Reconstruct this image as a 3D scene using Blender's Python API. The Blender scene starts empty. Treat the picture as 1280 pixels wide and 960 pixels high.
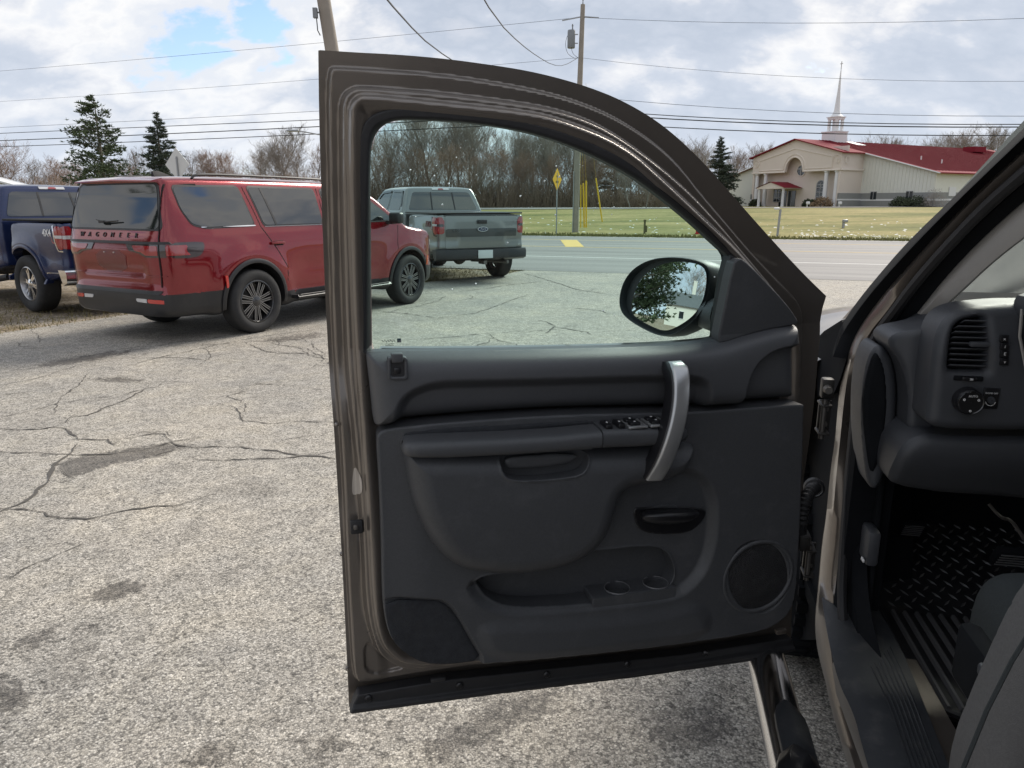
import bpy, bmesh, math, random
import numpy as np
from mathutils import Vector, Matrix
random.seed(7)
RNG = np.random.default_rng(11)
scene = bpy.context.scene
COL = scene.collection
R = math.radians

# ------------------------------------------------------------------ camera
cam_data = bpy.data.cameras.new('camera')
cam = bpy.data.objects.new('camera', cam_data)
COL.objects.link(cam)
cam.location = (0, 0, 1.61)
cam.rotation_euler = (R(90 - 13.75), 0, 0)
cam_data.sensor_width = 36.0
cam_data.lens = 36.0 * 920 / 1280
cam_data.clip_start = 0.05
cam_data.clip_end = 4000
scene.camera = cam

# ------------------------------------------------------------------ light
SUN_EL, SUN_AZ = R(36), R(52)          # azimuth measured from +X towards +Y
world = bpy.data.worlds.new('World')
scene.world = world
world.use_nodes = True
scene.view_settings.view_transform = 'Standard'
scene.view_settings.look = 'None'
scene.view_settings.exposure = 0.92
scene.view_settings.gamma = 1.0
scene.cycles.use_denoising = True
scene.cycles.max_bounces = 8
scene.cycles.transparent_max_bounces = 24
scene.cycles.caustics_reflective = False
scene.cycles.caustics_refractive = False
scene.cycles.sample_clamp_indirect = 6.0


class NT:
    """small wrapper to write node trees in few lines"""
    def __init__(self, tree):
        self.t = tree
        tree.nodes.clear()

    def n(self, kind, **kw):
        nd = self.t.nodes.new('ShaderNode' + kind)
        ins = kw.pop('i', {})
        for k, v in kw.items():
            setattr(nd, k, v)
        for k, v in ins.items():
            s = nd.inputs[k]
            if hasattr(v, 'is_linked') or isinstance(v, bpy.types.NodeSocket):
                self.t.links.new(v, s)
            else:
                s.default_value = v
        return nd

    def math(self, op, a, b=0.0, c=0.0, clamp=False):
        nd = self.n('Math', operation=op, use_clamp=clamp, i={0: a, 1: b, 2: c})
        return nd.outputs[0]

    def noise(self, vec, scale, detail=4, rough=.55, dist=0.0, out=0):
        nd = self.n('TexNoise', i={'Scale': scale, 'Detail': detail, 'Roughness': rough, 'Distortion': dist})
        if vec is not None:
            self.t.links.new(vec, nd.inputs['Vector'])
        return nd.outputs[out]

    def ramp(self, fac, stops, interp='LINEAR'):
        nd = self.n('ValToRGB', i={0: fac})
        cr = nd.color_ramp
        cr.interpolation = interp
        while len(cr.elements) < len(stops):
            cr.elements.new(0.5)
        for e, (p, c) in zip(cr.elements, stops):
            e.position = p
            e.color = c if len(c) == 4 else (*c, 1)
        return nd.outputs[0]

    def mix(self, fac, a, b, blend='MIX'):
        nd = self.n('MixRGB', blend_type=blend, i={0: fac, 1: a if not isinstance(a, tuple) else (*a[:3], 1),
                                                   2: b if not isinstance(b, tuple) else (*b[:3], 1)})
        return nd.outputs[0]


def gray(v):
    return (v, v, v)


SKX, SKY = 12.12, 3.27
w = NT(world.node_tree)
tc = w.n('TexCoord').outputs['Generated']
sep = w.n('SeparateXYZ', i={0: tc})
zc = w.math('MAXIMUM', sep.outputs[2], 0.0)
den = w.math('ADD', zc, 0.62)
vec = w.n('CombineXYZ', i={0: w.math('DIVIDE', sep.outputs[0], den), 1: w.math('DIVIDE', sep.outputs[1], den), 2: 3.7})
stretch = w.n('Mapping', i={0: vec.outputs[0], 1: (SKX, SKY, 0), 3: (1.0, 1.45, 1)}).outputs[0]
big = w.noise(stretch, 2.3, 8, .52, .15)
puff = w.noise(stretch, 6.0, 8, .55, .1)
fine = w.math('SUBTRACT', .62, w.math('ABSOLUTE', w.math('MULTIPLY', w.math('SUBTRACT', puff, .5), 2.0)))
body = w.math('ADD', w.math('MULTIPLY', big, .78), w.math('MULTIPLY', fine, .26))
cover = w.ramp(body, [(0.365, gray(0)), (0.41, gray(1))], 'EASE')
shade = w.ramp(body, [(0.42, (.82, .85, .90)), (0.465, (1.0, .99, .97)), (0.50, (.84, .85, .88)), (0.545, (.60, .655, .75)), (0.60, (.50, .565, .67)), (.66, (.64, .68, .76))])
sky = w.n('TexSky', sky_type='NISHITA', sun_disc=False, sun_elevation=SUN_EL, sun_rotation=R(90) - SUN_AZ,
          air_density=1.0, dust_density=0.6, ozone_density=1.5).outputs[0]
clouds = w.mix(1.0, shade, (4.15, 4.15, 4.2), 'MULTIPLY')
low = w.ramp(zc, [(0.0, gray(.85)), (0.10, gray(.35)), (0.28, gray(0))])
mixed = w.mix(cover, w.mix(1.0, sky, (.62, .68, .76), 'MULTIPLY'), clouds)
mixed = w.mix(low, mixed, (3.2, 3.5, 3.95))
bg = w.n('Background', i={0: mixed, 1: 0.13})
w.t.links.new(bg.outputs[0], w.n('OutputWorld').inputs[0])

sun_data = bpy.data.lights.new('sun', 'SUN')
sun_data.energy = 2.5
sun_data.angle = R(26)
sun_data.color = (1.0, .93, .83)
sun = bpy.data.objects.new('sun', sun_data)
COL.objects.link(sun)
sun_dir = Vector((math.cos(SUN_EL) * math.cos(SUN_AZ), math.cos(SUN_EL) * math.sin(SUN_AZ), math.sin(SUN_EL)))
sun.rotation_euler = (-sun_dir).to_track_quat('-Z', 'Y').to_euler()


# ------------------------------------------------------------------ materials
def mat(name, color, rough=.6, metal=0.0, var=0.0, vscale=6.0, bump=0.0, bscale=200.0, bdist=.002, spec=.5, coat=0.0,
        dirt=0.0, dcol=(.25, .23, .2), dscale=9.0, bvor=False, rvar=0.0, flake=0.0, ior=1.5):
    m = bpy.data.materials.new(name)
    m.use_nodes = True
    t = NT(m.node_tree)
    p = t.n('BsdfPrincipled')
    t.t.links.new(p.outputs[0], t.n('OutputMaterial').inputs[0])
    p.inputs['Metallic'].default_value = metal
    p.inputs['Roughness'].default_value = rough
    p.inputs['Specular IOR Level'].default_value = spec
    p.inputs['Coat Weight'].default_value = coat
    p.inputs['Coat Roughness'].default_value = .035
    p.inputs['IOR'].default_value = ior
    p.inputs['Coat IOR'].default_value = 1.6
    tc = t.n('TexCoord').outputs['Object']
    c = None
    if var:
        nz = t.noise(tc, vscale, 6, .6)
        c = t.mix(nz, tuple(x * (1 - var) for x in color), tuple(min(1, x * (1 + var)) for x in color))
    if dirt:
        nz = t.noise(tc, dscale, 8, .68)
        f = t.ramp(nz, [(.52, gray(0)), (.74, gray(dirt))])
        c = t.mix(f, c if c is not None else color, dcol)
    if c is not None:
        t.t.links.new(c, p.inputs['Base Color'])
    else:
        p.inputs['Base Color'].default_value = (*color, 1)
    if rvar:
        nz = t.noise(tc, vscale * 1.7, 5, .6)
        t.t.links.new(t.math('ADD', rough - rvar * .5, t.math('MULTIPLY', nz, rvar)), p.inputs['Roughness'])
    if bump:
        if bvor:
            h = t.n('TexVoronoi', i={'Vector': tc, 'Scale': bscale}).outputs[0]
        else:
            h = t.noise(tc, bscale, 3, .6)
        b = t.n('Bump', i={'Strength': bump, 'Distance': bdist, 'Height': h})
        t.t.links.new(b.outputs[0], p.inputs['Normal'])
    if flake:
        h = t.noise(tc, 2500, 1, .5)
        b = t.n('Bump', i={'Strength': flake, 'Distance': .0006, 'Height': h})
        t.t.links.new(b.outputs[0], p.inputs['Normal'])
    return m


def glass_mat(name, tint, dark=0.0, rough=0.0):
    """thin pane: tinted see-through plus a fresnel reflection"""
    m = bpy.data.materials.new(name)
    m.use_nodes = True
    t = NT(m.node_tree)
    fr = t.n('Fresnel', i={0: 1.5}).outputs[0]
    tr = t.n('BsdfTransparent', i={0: (*tint, 1)})
    gl = t.n('BsdfGlossy', i={0: (1, 1, 1, 1), 'Roughness': rough})
    mx = t.n('MixShader', i={0: fr, 1: tr.outputs[0], 2: gl.outputs[0]})
    t.t.links.new(mx.outputs[0], t.n('OutputMaterial').inputs[0])
    return m


# ------------------------------------------------------------------ objects
def link(name, me, m=None, parent=None, mw=None, smooth=True):
    o = bpy.data.objects.new(name, me)
    COL.objects.link(o)
    if m is not None and not me.materials:
        me.materials.append(m)
    if parent is not None:
        o.parent = parent
    if mw is not None:
        o.matrix_local = mw
    if smooth:
        me.polygons.foreach_set('use_smooth', [True] * len(me.polygons))
    return o


def mesh(name, v, f, m=None, parent=None, mw=None, smooth=False, sharp=None):
    me = bpy.data.meshes.new(name)
    me.from_pydata([tuple(map(float, p)) for p in v], [], [tuple(map(int, q)) for q in f])
    me.update()
    o = link(name, me, m, parent, mw, smooth)
    if sharp is not None:
        me.set_sharp_from_angle(angle=R(sharp))
    return o


def tag(o, label=None, cat=None, group=None, kind=None):
    for k, v in (('label', label), ('category', cat), ('group', group), ('kind', kind)):
        if v is not None:
            o[k] = v
    return o


def empty(name, mw=None, parent=None):
    o = bpy.data.objects.new(name, None)
    COL.objects.link(o)
    o.empty_display_size = .2
    if parent is not None:
        o.parent = parent
    if mw is not None:
        o.matrix_local = mw
    return o


def copy_tree(o, parent=None):
    c = o.copy()
    COL.objects.link(c)
    if parent is not None:
        c.parent = parent
        c.matrix_parent_inverse = o.matrix_parent_inverse
    for ch in list(o.children):
        copy_tree(ch, c)
    return c


class MB:
    """collects simple solids and builds them as one mesh"""
    def __init__(self):
        self.v, self.f = [], []

    def add(self, v, f):
        n = len(self.v)
        self.v += [tuple(p) for p in v]
        self.f += [tuple(i + n for i in q) for q in f]
        return self

    def box(self, c, s, rot=None):
        h = [x / 2 for x in s]
        v = [Vector((x * h[0], y * h[1], z * h[2])) for x in (-1, 1) for y in (-1, 1) for z in (-1, 1)]
        if rot is not None:
            v = [rot @ p for p in v]
        v = [p + Vector(c) for p in v]
        return self.add(v, [(0, 1, 3, 2), (4, 6, 7, 5), (0, 4, 5, 1), (2, 3, 7, 6), (0, 2, 6, 4), (1, 5, 7, 3)])

    def rbox(self, c, s, r, rot=None, seg=2):
        bm = bmesh.new()
        bmesh.ops.create_cube(bm, size=1)
        bmesh.ops.scale(bm, vec=s, verts=bm.verts)
        bmesh.ops.bevel(bm, geom=bm.edges[:], offset=r, segments=seg, affect='EDGES', profile=.5)
        if rot is not None:
            bmesh.ops.transform(bm, matrix=rot.to_4x4(), verts=bm.verts)
        bm.verts.index_update()
        self.add([v.co + Vector(c) for v in bm.verts], [[v.index for v in f.verts] for f in bm.faces])
        bm.free()
        return self

    def tube(self, path, r, n=8, caps=True, flat=None):
        P = [Vector(p) for p in path]
        rr = r if isinstance(r, (list, tuple)) else [r] * len(P)
        v, f = [], []
        up = None
        for i, p in enumerate(P):
            d = (P[min(i + 1, len(P) - 1)] - P[max(i - 1, 0)])
            if d.length < 1e-9:
                d = Vector((0, 0, 1))
            d.normalize()
            if up is None:
                up = d.orthogonal().normalized()
            up = (up - d * up.dot(d))
            up = up.normalized() if up.length > 1e-6 else d.orthogonal().normalized()
            s = d.cross(up)
            for k in range(n):
                a = 2 * math.pi * k / n
                v.append(p + (up * math.cos(a) + s * math.sin(a)) * rr[i])
        for i in range(len(P) - 1):
            for k in range(n):
                k2 = (k + 1) % n
                f.append((i * n + k, i * n + k2, (i + 1) * n + k2, (i + 1) * n + k))
        if caps:
            f.append(tuple(range(n - 1, -1, -1)))
            f.append(tuple((len(P) - 1) * n + k for k in range(n)))
        return self.add(v, f)

    def lathe(self, prof, n=32, axis='Z', c=(0, 0, 0)):
        """prof: list of (radius, height)"""
        v, f = [], []
        for (r, h) in prof:
            for k in range(n):
                a = 2 * math.pi * k / n
                q = (r * math.cos(a), r * math.sin(a), h)
                if axis == 'Y':
                    q = (q[0], q[2], q[1])
                elif axis == 'X':
                    q = (q[2], q[0], q[1])
                v.append((q[0] + c[0], q[1] + c[1], q[2] + c[2]))
        for i in range(len(prof) - 1):
            for k in range(n):
                k2 = (k + 1) % n
                f.append((i * n + k, i * n + k2, (i + 1) * n + k2, (i + 1) * n + k))
        return self.add(v, f)

    def loft(self, secs, closed=True, caps=True):
        n = len(secs[0])
        v = [p for s in secs for p in s]
        f = []
        for i in range(len(secs) - 1):
            for k in range(n if closed else n - 1):
                k2 = (k + 1) % n
                f.append((i * n + k, i * n + k2, (i + 1) * n + k2, (i + 1) * n + k))
        if caps and closed:
            f.append(tuple(range(n - 1, -1, -1)))
            f.append(tuple((len(secs) - 1) * n + k for k in range(n)))
        return self.add(v, f)

    def prism(self, pts, d0, d1, ax='Z'):
        """extrude a 2-D outline along an axis"""
        n = len(pts)
        def q(p, h):
            return {'Z': (p[0], p[1], h), 'Y': (p[0], h, p[1]), 'X': (h, p[0], p[1])}[ax]
        v = [q(p, d0) for p in pts] + [q(p, d1) for p in pts]
        f = [tuple(range(n - 1, -1, -1)), tuple(range(n, 2 * n))]
        f += [(k, (k + 1) % n, n + (k + 1) % n, n + k) for k in range(n)]
        return self.add(v, f)

    def build(self, name, m=None, parent=None, mw=None, smooth=False, sharp=35, sub=0, bevel=0.0):
        me = bpy.data.meshes.new(name)
        me.from_pydata([tuple(map(float, p)) for p in self.v], [], self.f)
        bm = bmesh.new()
        bm.from_mesh(me)
        bmesh.ops.recalc_face_normals(bm, faces=bm.faces)
        if bevel:
            es = [e for e in bm.edges if len(e.link_faces) == 2 and e.calc_face_angle(0) > R(40)]
            bmesh.ops.bevel(bm, geom=es, offset=bevel, segments=2, affect='EDGES', profile=.5)
        bm.to_mesh(me)
        bm.free()
        o = link(name, me, m, parent, mw, True)
        me.set_sharp_from_angle(angle=R(sharp))
        if sub:
            md = o.modifiers.new('sub', 'SUBSURF')
            md.levels = md.render_levels = sub
        return o


# ------------------------------------------------------------------ 2-D outlines and sheets
def ch(pts, it=2, closed=True):
    """corner cutting"""
    P = np.array(pts, float)
    for _ in range(it):
        if closed:
            Q = np.roll(P, -1, 0)
            P = np.stack([P * .75 + Q * .25, P * .25 + Q * .75], 1).reshape(-1, 2)
        else:
            A, B = P[:-1], P[1:]
            M = np.stack([A * .75 + B * .25, A * .25 + B * .75], 1).reshape(-1, 2)
            P = np.vstack([P[:1], M[1:-1], P[-1:]])
    return P


def ch3(pts, it=2):
    P = np.array(pts, float)
    for _ in range(it):
        A, B = P[:-1], P[1:]
        M = np.stack([A * .75 + B * .25, A * .25 + B * .75], 1).reshape(-1, P.shape[1])
        P = np.vstack([P[:1], M[1:-1], P[-1:]])
    return P


def sd(poly):
    """signed distance to a closed outline, positive inside"""
    P = np.array(poly, np.float32)
    def fn(X, Z):
        X = np.asarray(X, np.float32)
        Z = np.asarray(Z, np.float32)
        sh = np.broadcast_shapes(X.shape, Z.shape)
        d2 = np.full(sh, 1e9, np.float32)
        ins = np.zeros(sh, bool)
        for i in range(len(P)):
            a, b = P[i - 1], P[i]
            ex, ez = b[0] - a[0], b[1] - a[1]
            L = ex * ex + ez * ez
            if L < 1e-12:
                continue
            wx, wz = X - a[0], Z - a[1]
            t = np.clip((wx * ex + wz * ez) / L, 0, 1)
            d2 = np.minimum(d2, (wx - ex * t) ** 2 + (wz - ez * t) ** 2)
            c = (a[1] <= Z) != (b[1] <= Z)
            if ez != 0:
                ins ^= c & (wx < ex * wz / ez)
        d = np.sqrt(d2)
        return np.where(ins, d, -d)
    return fn


def polyline_dist(pts):
    P = np.array(pts, np.float32)
    def fn(X, Z):
        d2 = np.full(np.shape(X), 1e9, np.float32)
        for i in range(len(P) - 1):
            a, b = P[i], P[i + 1]
            e = b - a
            L = max(float(e @ e), 1e-12)
            wx, wz = X - a[0], Z - a[1]
            t = np.clip((wx * e[0] + wz * e[1]) / L, 0, 1)
            d2 = np.minimum(d2, (wx - e[0] * t) ** 2 + (wz - e[1] * t) ** 2)
        return np.sqrt(d2)
    return fn


def ss(x, a, b):
    t = np.clip((x - a) / (b - a), 0, 1)
    return t * t * (3 - 2 * t)


def msheet(name, region, bbox, cell, wf, m, parent=None, skirt=0.0, rim=0.0, to3=None, mw=None, sharp=None, flip=False, nrm=0.0):
    """sheet over the inside of a 2-D region (marching squares), depth wf(x, z); a skirt closes its edge"""
    x0, x1, z0, z1 = bbox
    nx, nz = int((x1 - x0) / cell) + 2, int((z1 - z0) / cell) + 2
    xs, zs = x0 + np.arange(nx) * cell, z0 + np.arange(nz) * cell
    X, Z = np.meshgrid(xs, zs, indexing='ij')
    S = region(X, Z).astype(np.float64)
    S[np.abs(S) < cell * .02] = cell * .02
    inside = S > 0
    idx = np.full(X.shape, -1, int)
    idx[inside] = np.arange(inside.sum())
    V = [np.stack([X[inside], Z[inside]], 1)]
    nv = int(inside.sum())
    hx = np.full((nx - 1, nz), -1, int)
    c = inside[:-1] != inside[1:]
    t = S[:-1][c] / (S[:-1][c] - S[1:][c])
    V.append(np.stack([X[:-1][c] + t * cell, Z[:-1][c]], 1))
    hx[c] = nv + np.arange(c.sum())
    nv += int(c.sum())
    hz = np.full((nx, nz - 1), -1, int)
    c = inside[:, :-1] != inside[:, 1:]
    t = S[:, :-1][c] / (S[:, :-1][c] - S[:, 1:][c])
    V.append(np.stack([X[:, :-1][c], Z[:, :-1][c] + t * cell], 1))
    hz[c] = nv + np.arange(c.sum())
    V = np.vstack(V)
    a, b, cc, d = inside[:-1, :-1], inside[1:, :-1], inside[1:, 1:], inside[:-1, 1:]
    full = a & b & cc & d
    F = np.stack([idx[:-1, :-1][full], idx[1:, :-1][full], idx[1:, 1:][full], idx[:-1, 1:][full]], 1).tolist()
    part = (a | b | cc | d) & ~full
    segs = []
    for i, j in zip(*np.nonzero(part)):
        ring = [(idx[i, j], inside[i, j]), (hx[i, j], None), (idx[i + 1, j], inside[i + 1, j]), (hz[i + 1, j], None),
                (idx[i + 1, j + 1], inside[i + 1, j + 1]), (hx[i, j + 1], None), (idx[i, j + 1], inside[i, j + 1]), (hz[i, j], None)]
        poly = [q for q, fl in ring if (fl is None and q >= 0) or fl]
        kinds = [fl is None for q, fl in ring if (fl is None and q >= 0) or fl]
        if len(poly) < 3:
            continue
        F.append([int(q) for q in poly])
        n = len(poly)
        for k in range(n):
            if kinds[k] and kinds[(k + 1) % n]:
                segs.append((int(poly[k]), int(poly[(k + 1) % n])))
    W = wf(V[:, 0], V[:, 1])
    W = np.broadcast_to(W, (len(V),)).astype(np.float64).copy()
    if rim:
        dd = np.clip(region(V[:, 0], V[:, 1]), 0, rim)
        W -= rim - np.sqrt(np.maximum(rim * rim - (rim - dd) ** 2, 0))
    if to3 is None:
        to3 = lambda x, wv, z: np.stack([x, wv, z], 1)
    P3 = to3(V[:, 0], W, V[:, 1])
    NV = None
    if nrm:
        def full_pt(a, b):
            ww = np.broadcast_to(wf(a, b), a.shape).astype(np.float64).copy()
            if rim:
                dd_ = np.clip(region(a, b), 0, rim)
                ww -= rim - np.sqrt(np.maximum(rim * rim - (rim - dd_) ** 2, 0))
            return to3(a, ww, b)
        ta = full_pt(V[:, 0] + nrm, V[:, 1]) - full_pt(V[:, 0] - nrm, V[:, 1])
        tb = full_pt(V[:, 0], V[:, 1] + nrm) - full_pt(V[:, 0], V[:, 1] - nrm)
        NV = np.cross(tb, ta)
        NV /= np.maximum(np.linalg.norm(NV, axis=1), 1e-12)[:, None]
    if skirt:
        bi = sorted({q for s in segs for q in s})
        mp = {q: len(P3) + k for k, q in enumerate(bi)}
        mb = {q: len(P3) + len(bi) + k for k, q in enumerate(bi)}
        top = P3[bi]
        P3 = np.vstack([P3, top, to3(V[bi, 0], W[bi] - skirt, V[bi, 1])])
        for p, q in segs:
            F.append([mp[q], mp[p], mb[p], mb[q]])
    if flip:
        F = [f[::-1] for f in F]
    me = bpy.data.meshes.new(name)
    me.from_pydata(P3.tolist(), [], F)
    me.update()
    o = link(name, me, m, parent, mw, True)
    if NV is not None:
        N3 = np.zeros((len(P3), 3))
        N3[:len(NV)] = NV if flip else -NV
        if skirt:
            sn = np.zeros((len(P3), 3))
            for p, q in segs:
                e = P3[q] - P3[p]
                d_ = P3[mb[p]] - P3[mp[p]]
                nn = -np.cross(e, d_)
                for k in (mp[p], mp[q], mb[p], mb[q]):
                    sn[k] += nn
            sn[len(NV):] /= np.maximum(np.linalg.norm(sn[len(NV):], axis=1), 1e-12)[:, None]
            N3[len(NV):] = sn[len(NV):] * (-1 if flip else 1)
        me.normals_split_custom_set_from_vertices(N3.tolist())
    elif sharp:
        me.set_sharp_from_angle(angle=R(sharp))
    return o


def rp(pts, r, n=5):
    """round the corners of an outline"""
    P = [np.array(p, float) for p in pts]
    out = []
    for i, p in enumerate(P):
        a, b = P[i - 1] - p, P[(i + 1) % len(P)] - p
        la, lb = np.linalg.norm(a), np.linalg.norm(b)
        t = min(r, la * .48, lb * .48)
        q0, q1 = p + a / la * t, p + b / lb * t
        for k in range(n + 1):
            u = k / n
            out.append((1 - u) ** 2 * q0 + 2 * u * (1 - u) * p + u * u * q1)
    return np.array(out)


def bb(P, pad=0.01):
    P = np.array(P)
    return (P[:, 0].min() - pad, P[:, 0].max() + pad, P[:, 1].min() - pad, P[:, 1].max() + pad)


def text_mesh(name, body, size, m, parent=None, mw=None, depth=.002, shear=0.0, mirror=False, spacing=1.0, bold=0.0):
    cu = bpy.data.curves.new(name, 'FONT')
    cu.body = body
    cu.size = size
    cu.extrude = depth
    cu.shear = shear
    cu.align_x, cu.align_y = 'CENTER', 'CENTER'
    cu.space_character = spacing
    cu.offset = bold
    cu.resolution_u = 2
    o = bpy.data.objects.new(name, cu)
    COL.objects.link(o)
    dg = bpy.context.evaluated_depsgraph_get()
    me = bpy.data.meshes.new_from_object(o.evaluated_get(dg))
    bpy.data.objects.remove(o)
    if mirror:
        me.transform(Matrix.Scale(-1, 4, (1, 0, 0)))
        me.flip_normals()
    return link(name, me, m, parent, mw, False)


def axes(o, x, z):
    """matrix whose X axis and Z (facing) axis are given"""
    x = Vector(x).normalized()
    z = Vector(z)
    z = (z - x * z.dot(x)).normalized()
    y = z.cross(x)
    M = Matrix((x, y, z)).transposed().to_4x4()
    M.translation = Vector(o)
    return M


def rotz(loc, deg):
    return Matrix.Translation(Vector(loc)) @ Matrix.Rotation(R(deg), 4, 'Z')



# ================================================================== SETTING
RD = np.array([.942, -.335])          # along the road
RN = np.array([.335, .942])           # across the road, away from the parking lot


def rq(r, q):
    p = RD * r + RN * q
    return float(p[0]), float(p[1])


def ground_h(q):
    return 1.18 * ss(q, 40, 84) + .0 * q


def sheet_rq(name, r0, r1, qs, z, m, nr=2):
    rs = np.linspace(r0, r1, nr)
    v, f = [], []
    for q in qs:
        for r in rs:
            x, y = rq(r, q)
            v.append((x, y, float(z(q) if callable(z) else z)))
    for i in range(len(qs) - 1):
        for k in range(nr - 1):
            a = i * nr + k
            f.append((a, a + 1, a + nr + 1, a + nr))
    return tag(mesh(name, v, f, m), kind='structure')


def ground_mats():
    # asphalt with exposed aggregate
    m = bpy.data.materials.new('worn_asphalt')
    m.use_nodes = True
    t = NT(m.node_tree)
    p = t.n('BsdfPrincipled')
    t.t.links.new(p.outputs[0], t.n('OutputMaterial').inputs[0])
    tc = t.n('TexCoord').outputs['Object']
    warp = t.n('VectorMath', operation='ADD', i={0: tc, 1: t.n('VectorMath', operation='SCALE', i={0: t.noise(tc, 60, 2, .5, out=1), 'Scale': .008}).outputs[0]}).outputs[0]
    vo = t.n('TexVoronoi', i={'Vector': warp, 'Scale': 150.0, 'Randomness': 1.0})
    rnd = t.n('SeparateXYZ', i={0: vo.outputs['Color']}).outputs[0]
    stone = t.ramp(rnd, [(0.0, (.17, .162, .152)), (.2, (.31, .295, .272)), (.5, (.44, .415, .376)), (.75, (.54, .51, .463)), (.93, (.65, .62, .568)), (1, (.74, .71, .66))])
    vo2 = t.n('TexVoronoi', i={'Vector': warp, 'Scale': 62.0})
    r2 = t.n('SeparateXYZ', i={0: vo2.outputs['Color']}).outputs[1]
    pit = t.ramp(r2, [(.0, gray(.55)), (.2, gray(1)), (1, gray(1.08))])
    stone = t.mix(1.0, stone, pit, 'MULTIPLY')
    edge = t.ramp(vo.outputs['Distance'], [(.35, gray(1)), (.8, gray(.55))])
    stone = t.mix(1.0, stone, edge, 'MULTIPLY')
    wide = t.noise(tc, .7, 7, .62)
    tint = t.ramp(wide, [(.3, (.74, .745, .75)), (.5, (.91, .895, .87)), (.7, (1.05, 1.01, .95))])
    col = t.mix(1.0, stone, tint, 'MULTIPLY')
    mid = t.noise(tc, 9, 6, .7)
    col = t.mix(1.0, col, t.ramp(mid, [(.3, gray(.72)), (.7, gray(1.15))]), 'MULTIPLY')
    m3_ = t.noise(tc, 2.3, 7, .68, .6)
    col = t.mix(1.0, col, t.ramp(m3_, [(.28, (.74, .735, .73)), (.45, gray(1)), (.7, (1.1, 1.08, 1.03))]), 'MULTIPLY')
    at = t.n('Attribute', attribute_name='stain_and_shade').outputs['Fac']
    sn = t.noise(tc, 22, 6, .7)
    sf = t.math('ADD', at, t.math('MULTIPLY', t.math('SUBTRACT', sn, .5), 2.4))
    sf = t.ramp(sf, [(.38, gray(0)), (.75, gray(.82))])
    col = t.mix(sf, col, t.mix(1.0, col, (.30, .29, .285), 'MULTIPLY'))
    t.t.links.new(col, p.inputs['Base Color'])
    t.t.links.new(t.ramp(sf, [(0, gray(.85)), (1, gray(.55))]), p.inputs['Roughness'])
    p.inputs['Specular IOR Level'].default_value = .35
    hb = t.math('ADD', t.math('MULTIPLY', vo.outputs['Distance'], -.6), t.math('MULTIPLY', r2, .25))
    b = t.n('Bump', i={'Strength': .55, 'Distance': .006, 'Height': hb})
    t.t.links.new(b.outputs[0], p.inputs['Normal'])

    # smooth road asphalt
    m2 = bpy.data.materials.new('road_asphalt')
    m2.use_nodes = True
    t = NT(m2.node_tree)
    p = t.n('BsdfPrincipled', i={'Roughness': .8})
    t.t.links.new(p.outputs[0], t.n('OutputMaterial').inputs[0])
    tc = t.n('TexCoord').outputs['Object']
    mp = t.n('Mapping', vector_type='POINT', i={0: tc, 2: (0, 0, R(19.6))}).outputs[0]
    st = t.n('Mapping', i={0: mp, 3: (.05, 1.1, 1)}).outputs[0]
    lanes = t.noise(st, 1.3, 5, .6)
    c = t.ramp(lanes, [(.3, (.115, .112, .112)), (.5, (.19, .183, .178)), (.7, (.25, .24, .23))])
    c = t.mix(1, c, t.ramp(t.noise(tc, 40, 4, .7), [(.3, gray(.75)), (.7, gray(1.2))]), 'MULTIPLY')
    t.t.links.new(c, p.inputs['Base Color'])

    # winter lawn
    m3 = bpy.data.materials.new('winter_lawn')
    m3.use_nodes = True
    t = NT(m3.node_tree)
    p = t.n('BsdfPrincipled', i={'Roughness': .9, 'Specular IOR Level': .1})
    t.t.links.new(p.outputs[0], t.n('OutputMaterial').inputs[0])
    tc = t.n('TexCoord').outputs['Object']
    a = t.noise(t.n('Mapping', i={0: tc, 3: (.35, 1, 1)}).outputs[0], .22, 6, .65, .4)
    c = t.ramp(a, [(.32, (.115, .125, .038)), (.45, (.185, .18, .062)), (.56, (.27, .235, .095)), (.72, (.34, .28, .13))])
    c = t.mix(1, c, t.ramp(t.noise(tc, 2.6, 6, .75), [(.3, gray(.62)), (.7, gray(1.3))]), 'MULTIPLY')
    t.t.links.new(c, p.inputs['Base Color'])

    # gravel and dead grass
    m4 = bpy.data.materials.new('gravel_and_dead_grass')
    m4.use_nodes = True
    t = NT(m4.node_tree)
    p = t.n('BsdfPrincipled', i={'Roughness': .95, 'Specular IOR Level': .1})
    t.t.links.new(p.outputs[0], t.n('OutputMaterial').inputs[0])
    tc = t.n('TexCoord').outputs['Object']
    a = t.noise(tc, .9, 8, .7, .5)
    c = t.ramp(a, [(.3, (.15, .125, .07)), (.42, (.21, .165, .11)), (.55, (.29, .245, .19)), (.7, (.38, .35, .31))])
    vo = t.n('TexVoronoi', i={'Vector': tc, 'Scale': 38.0})
    c = t.mix(1, c, t.ramp(t.n('SeparateXYZ', i={0: vo.outputs['Color']}).outputs[0], [(0, gray(.5)), (.6, gray(1)), (1, gray(1.5))]), 'MULTIPLY')
    t.t.links.new(c, p.inputs['Base Color'])
    b = t.n('Bump', i={'Strength': .6, 'Distance': .02, 'Height': t.noise(tc, 30, 4, .7)})
    t.t.links.new(b.outputs[0], p.inputs['Normal'])
    return m, m2, m3, m4


M_ASPH, M_ROAD, M_LAWN, M_DIRT = ground_mats()
M_CRACK = mat('crack_tar', (.075, .068, .06), .8, var=.5, vscale=40)

# verge of gravel and dead grass below everything on this side of the road
sheet_rq('ground', -900, 900, [-900, -40, 17.45, 37.2], -.012, M_DIRT, 5)
sheet_rq('lawn', -1500, 1500, [37.0] + list(np.linspace(38, 90, 27)) + [140, 300, 700, 2400], lambda q: float(ground_h(np.float64(q))), M_LAWN, 7)
sheet_rq('road', -900, 900, [17.5, 37.1], .008, M_ROAD, 3)

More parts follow.
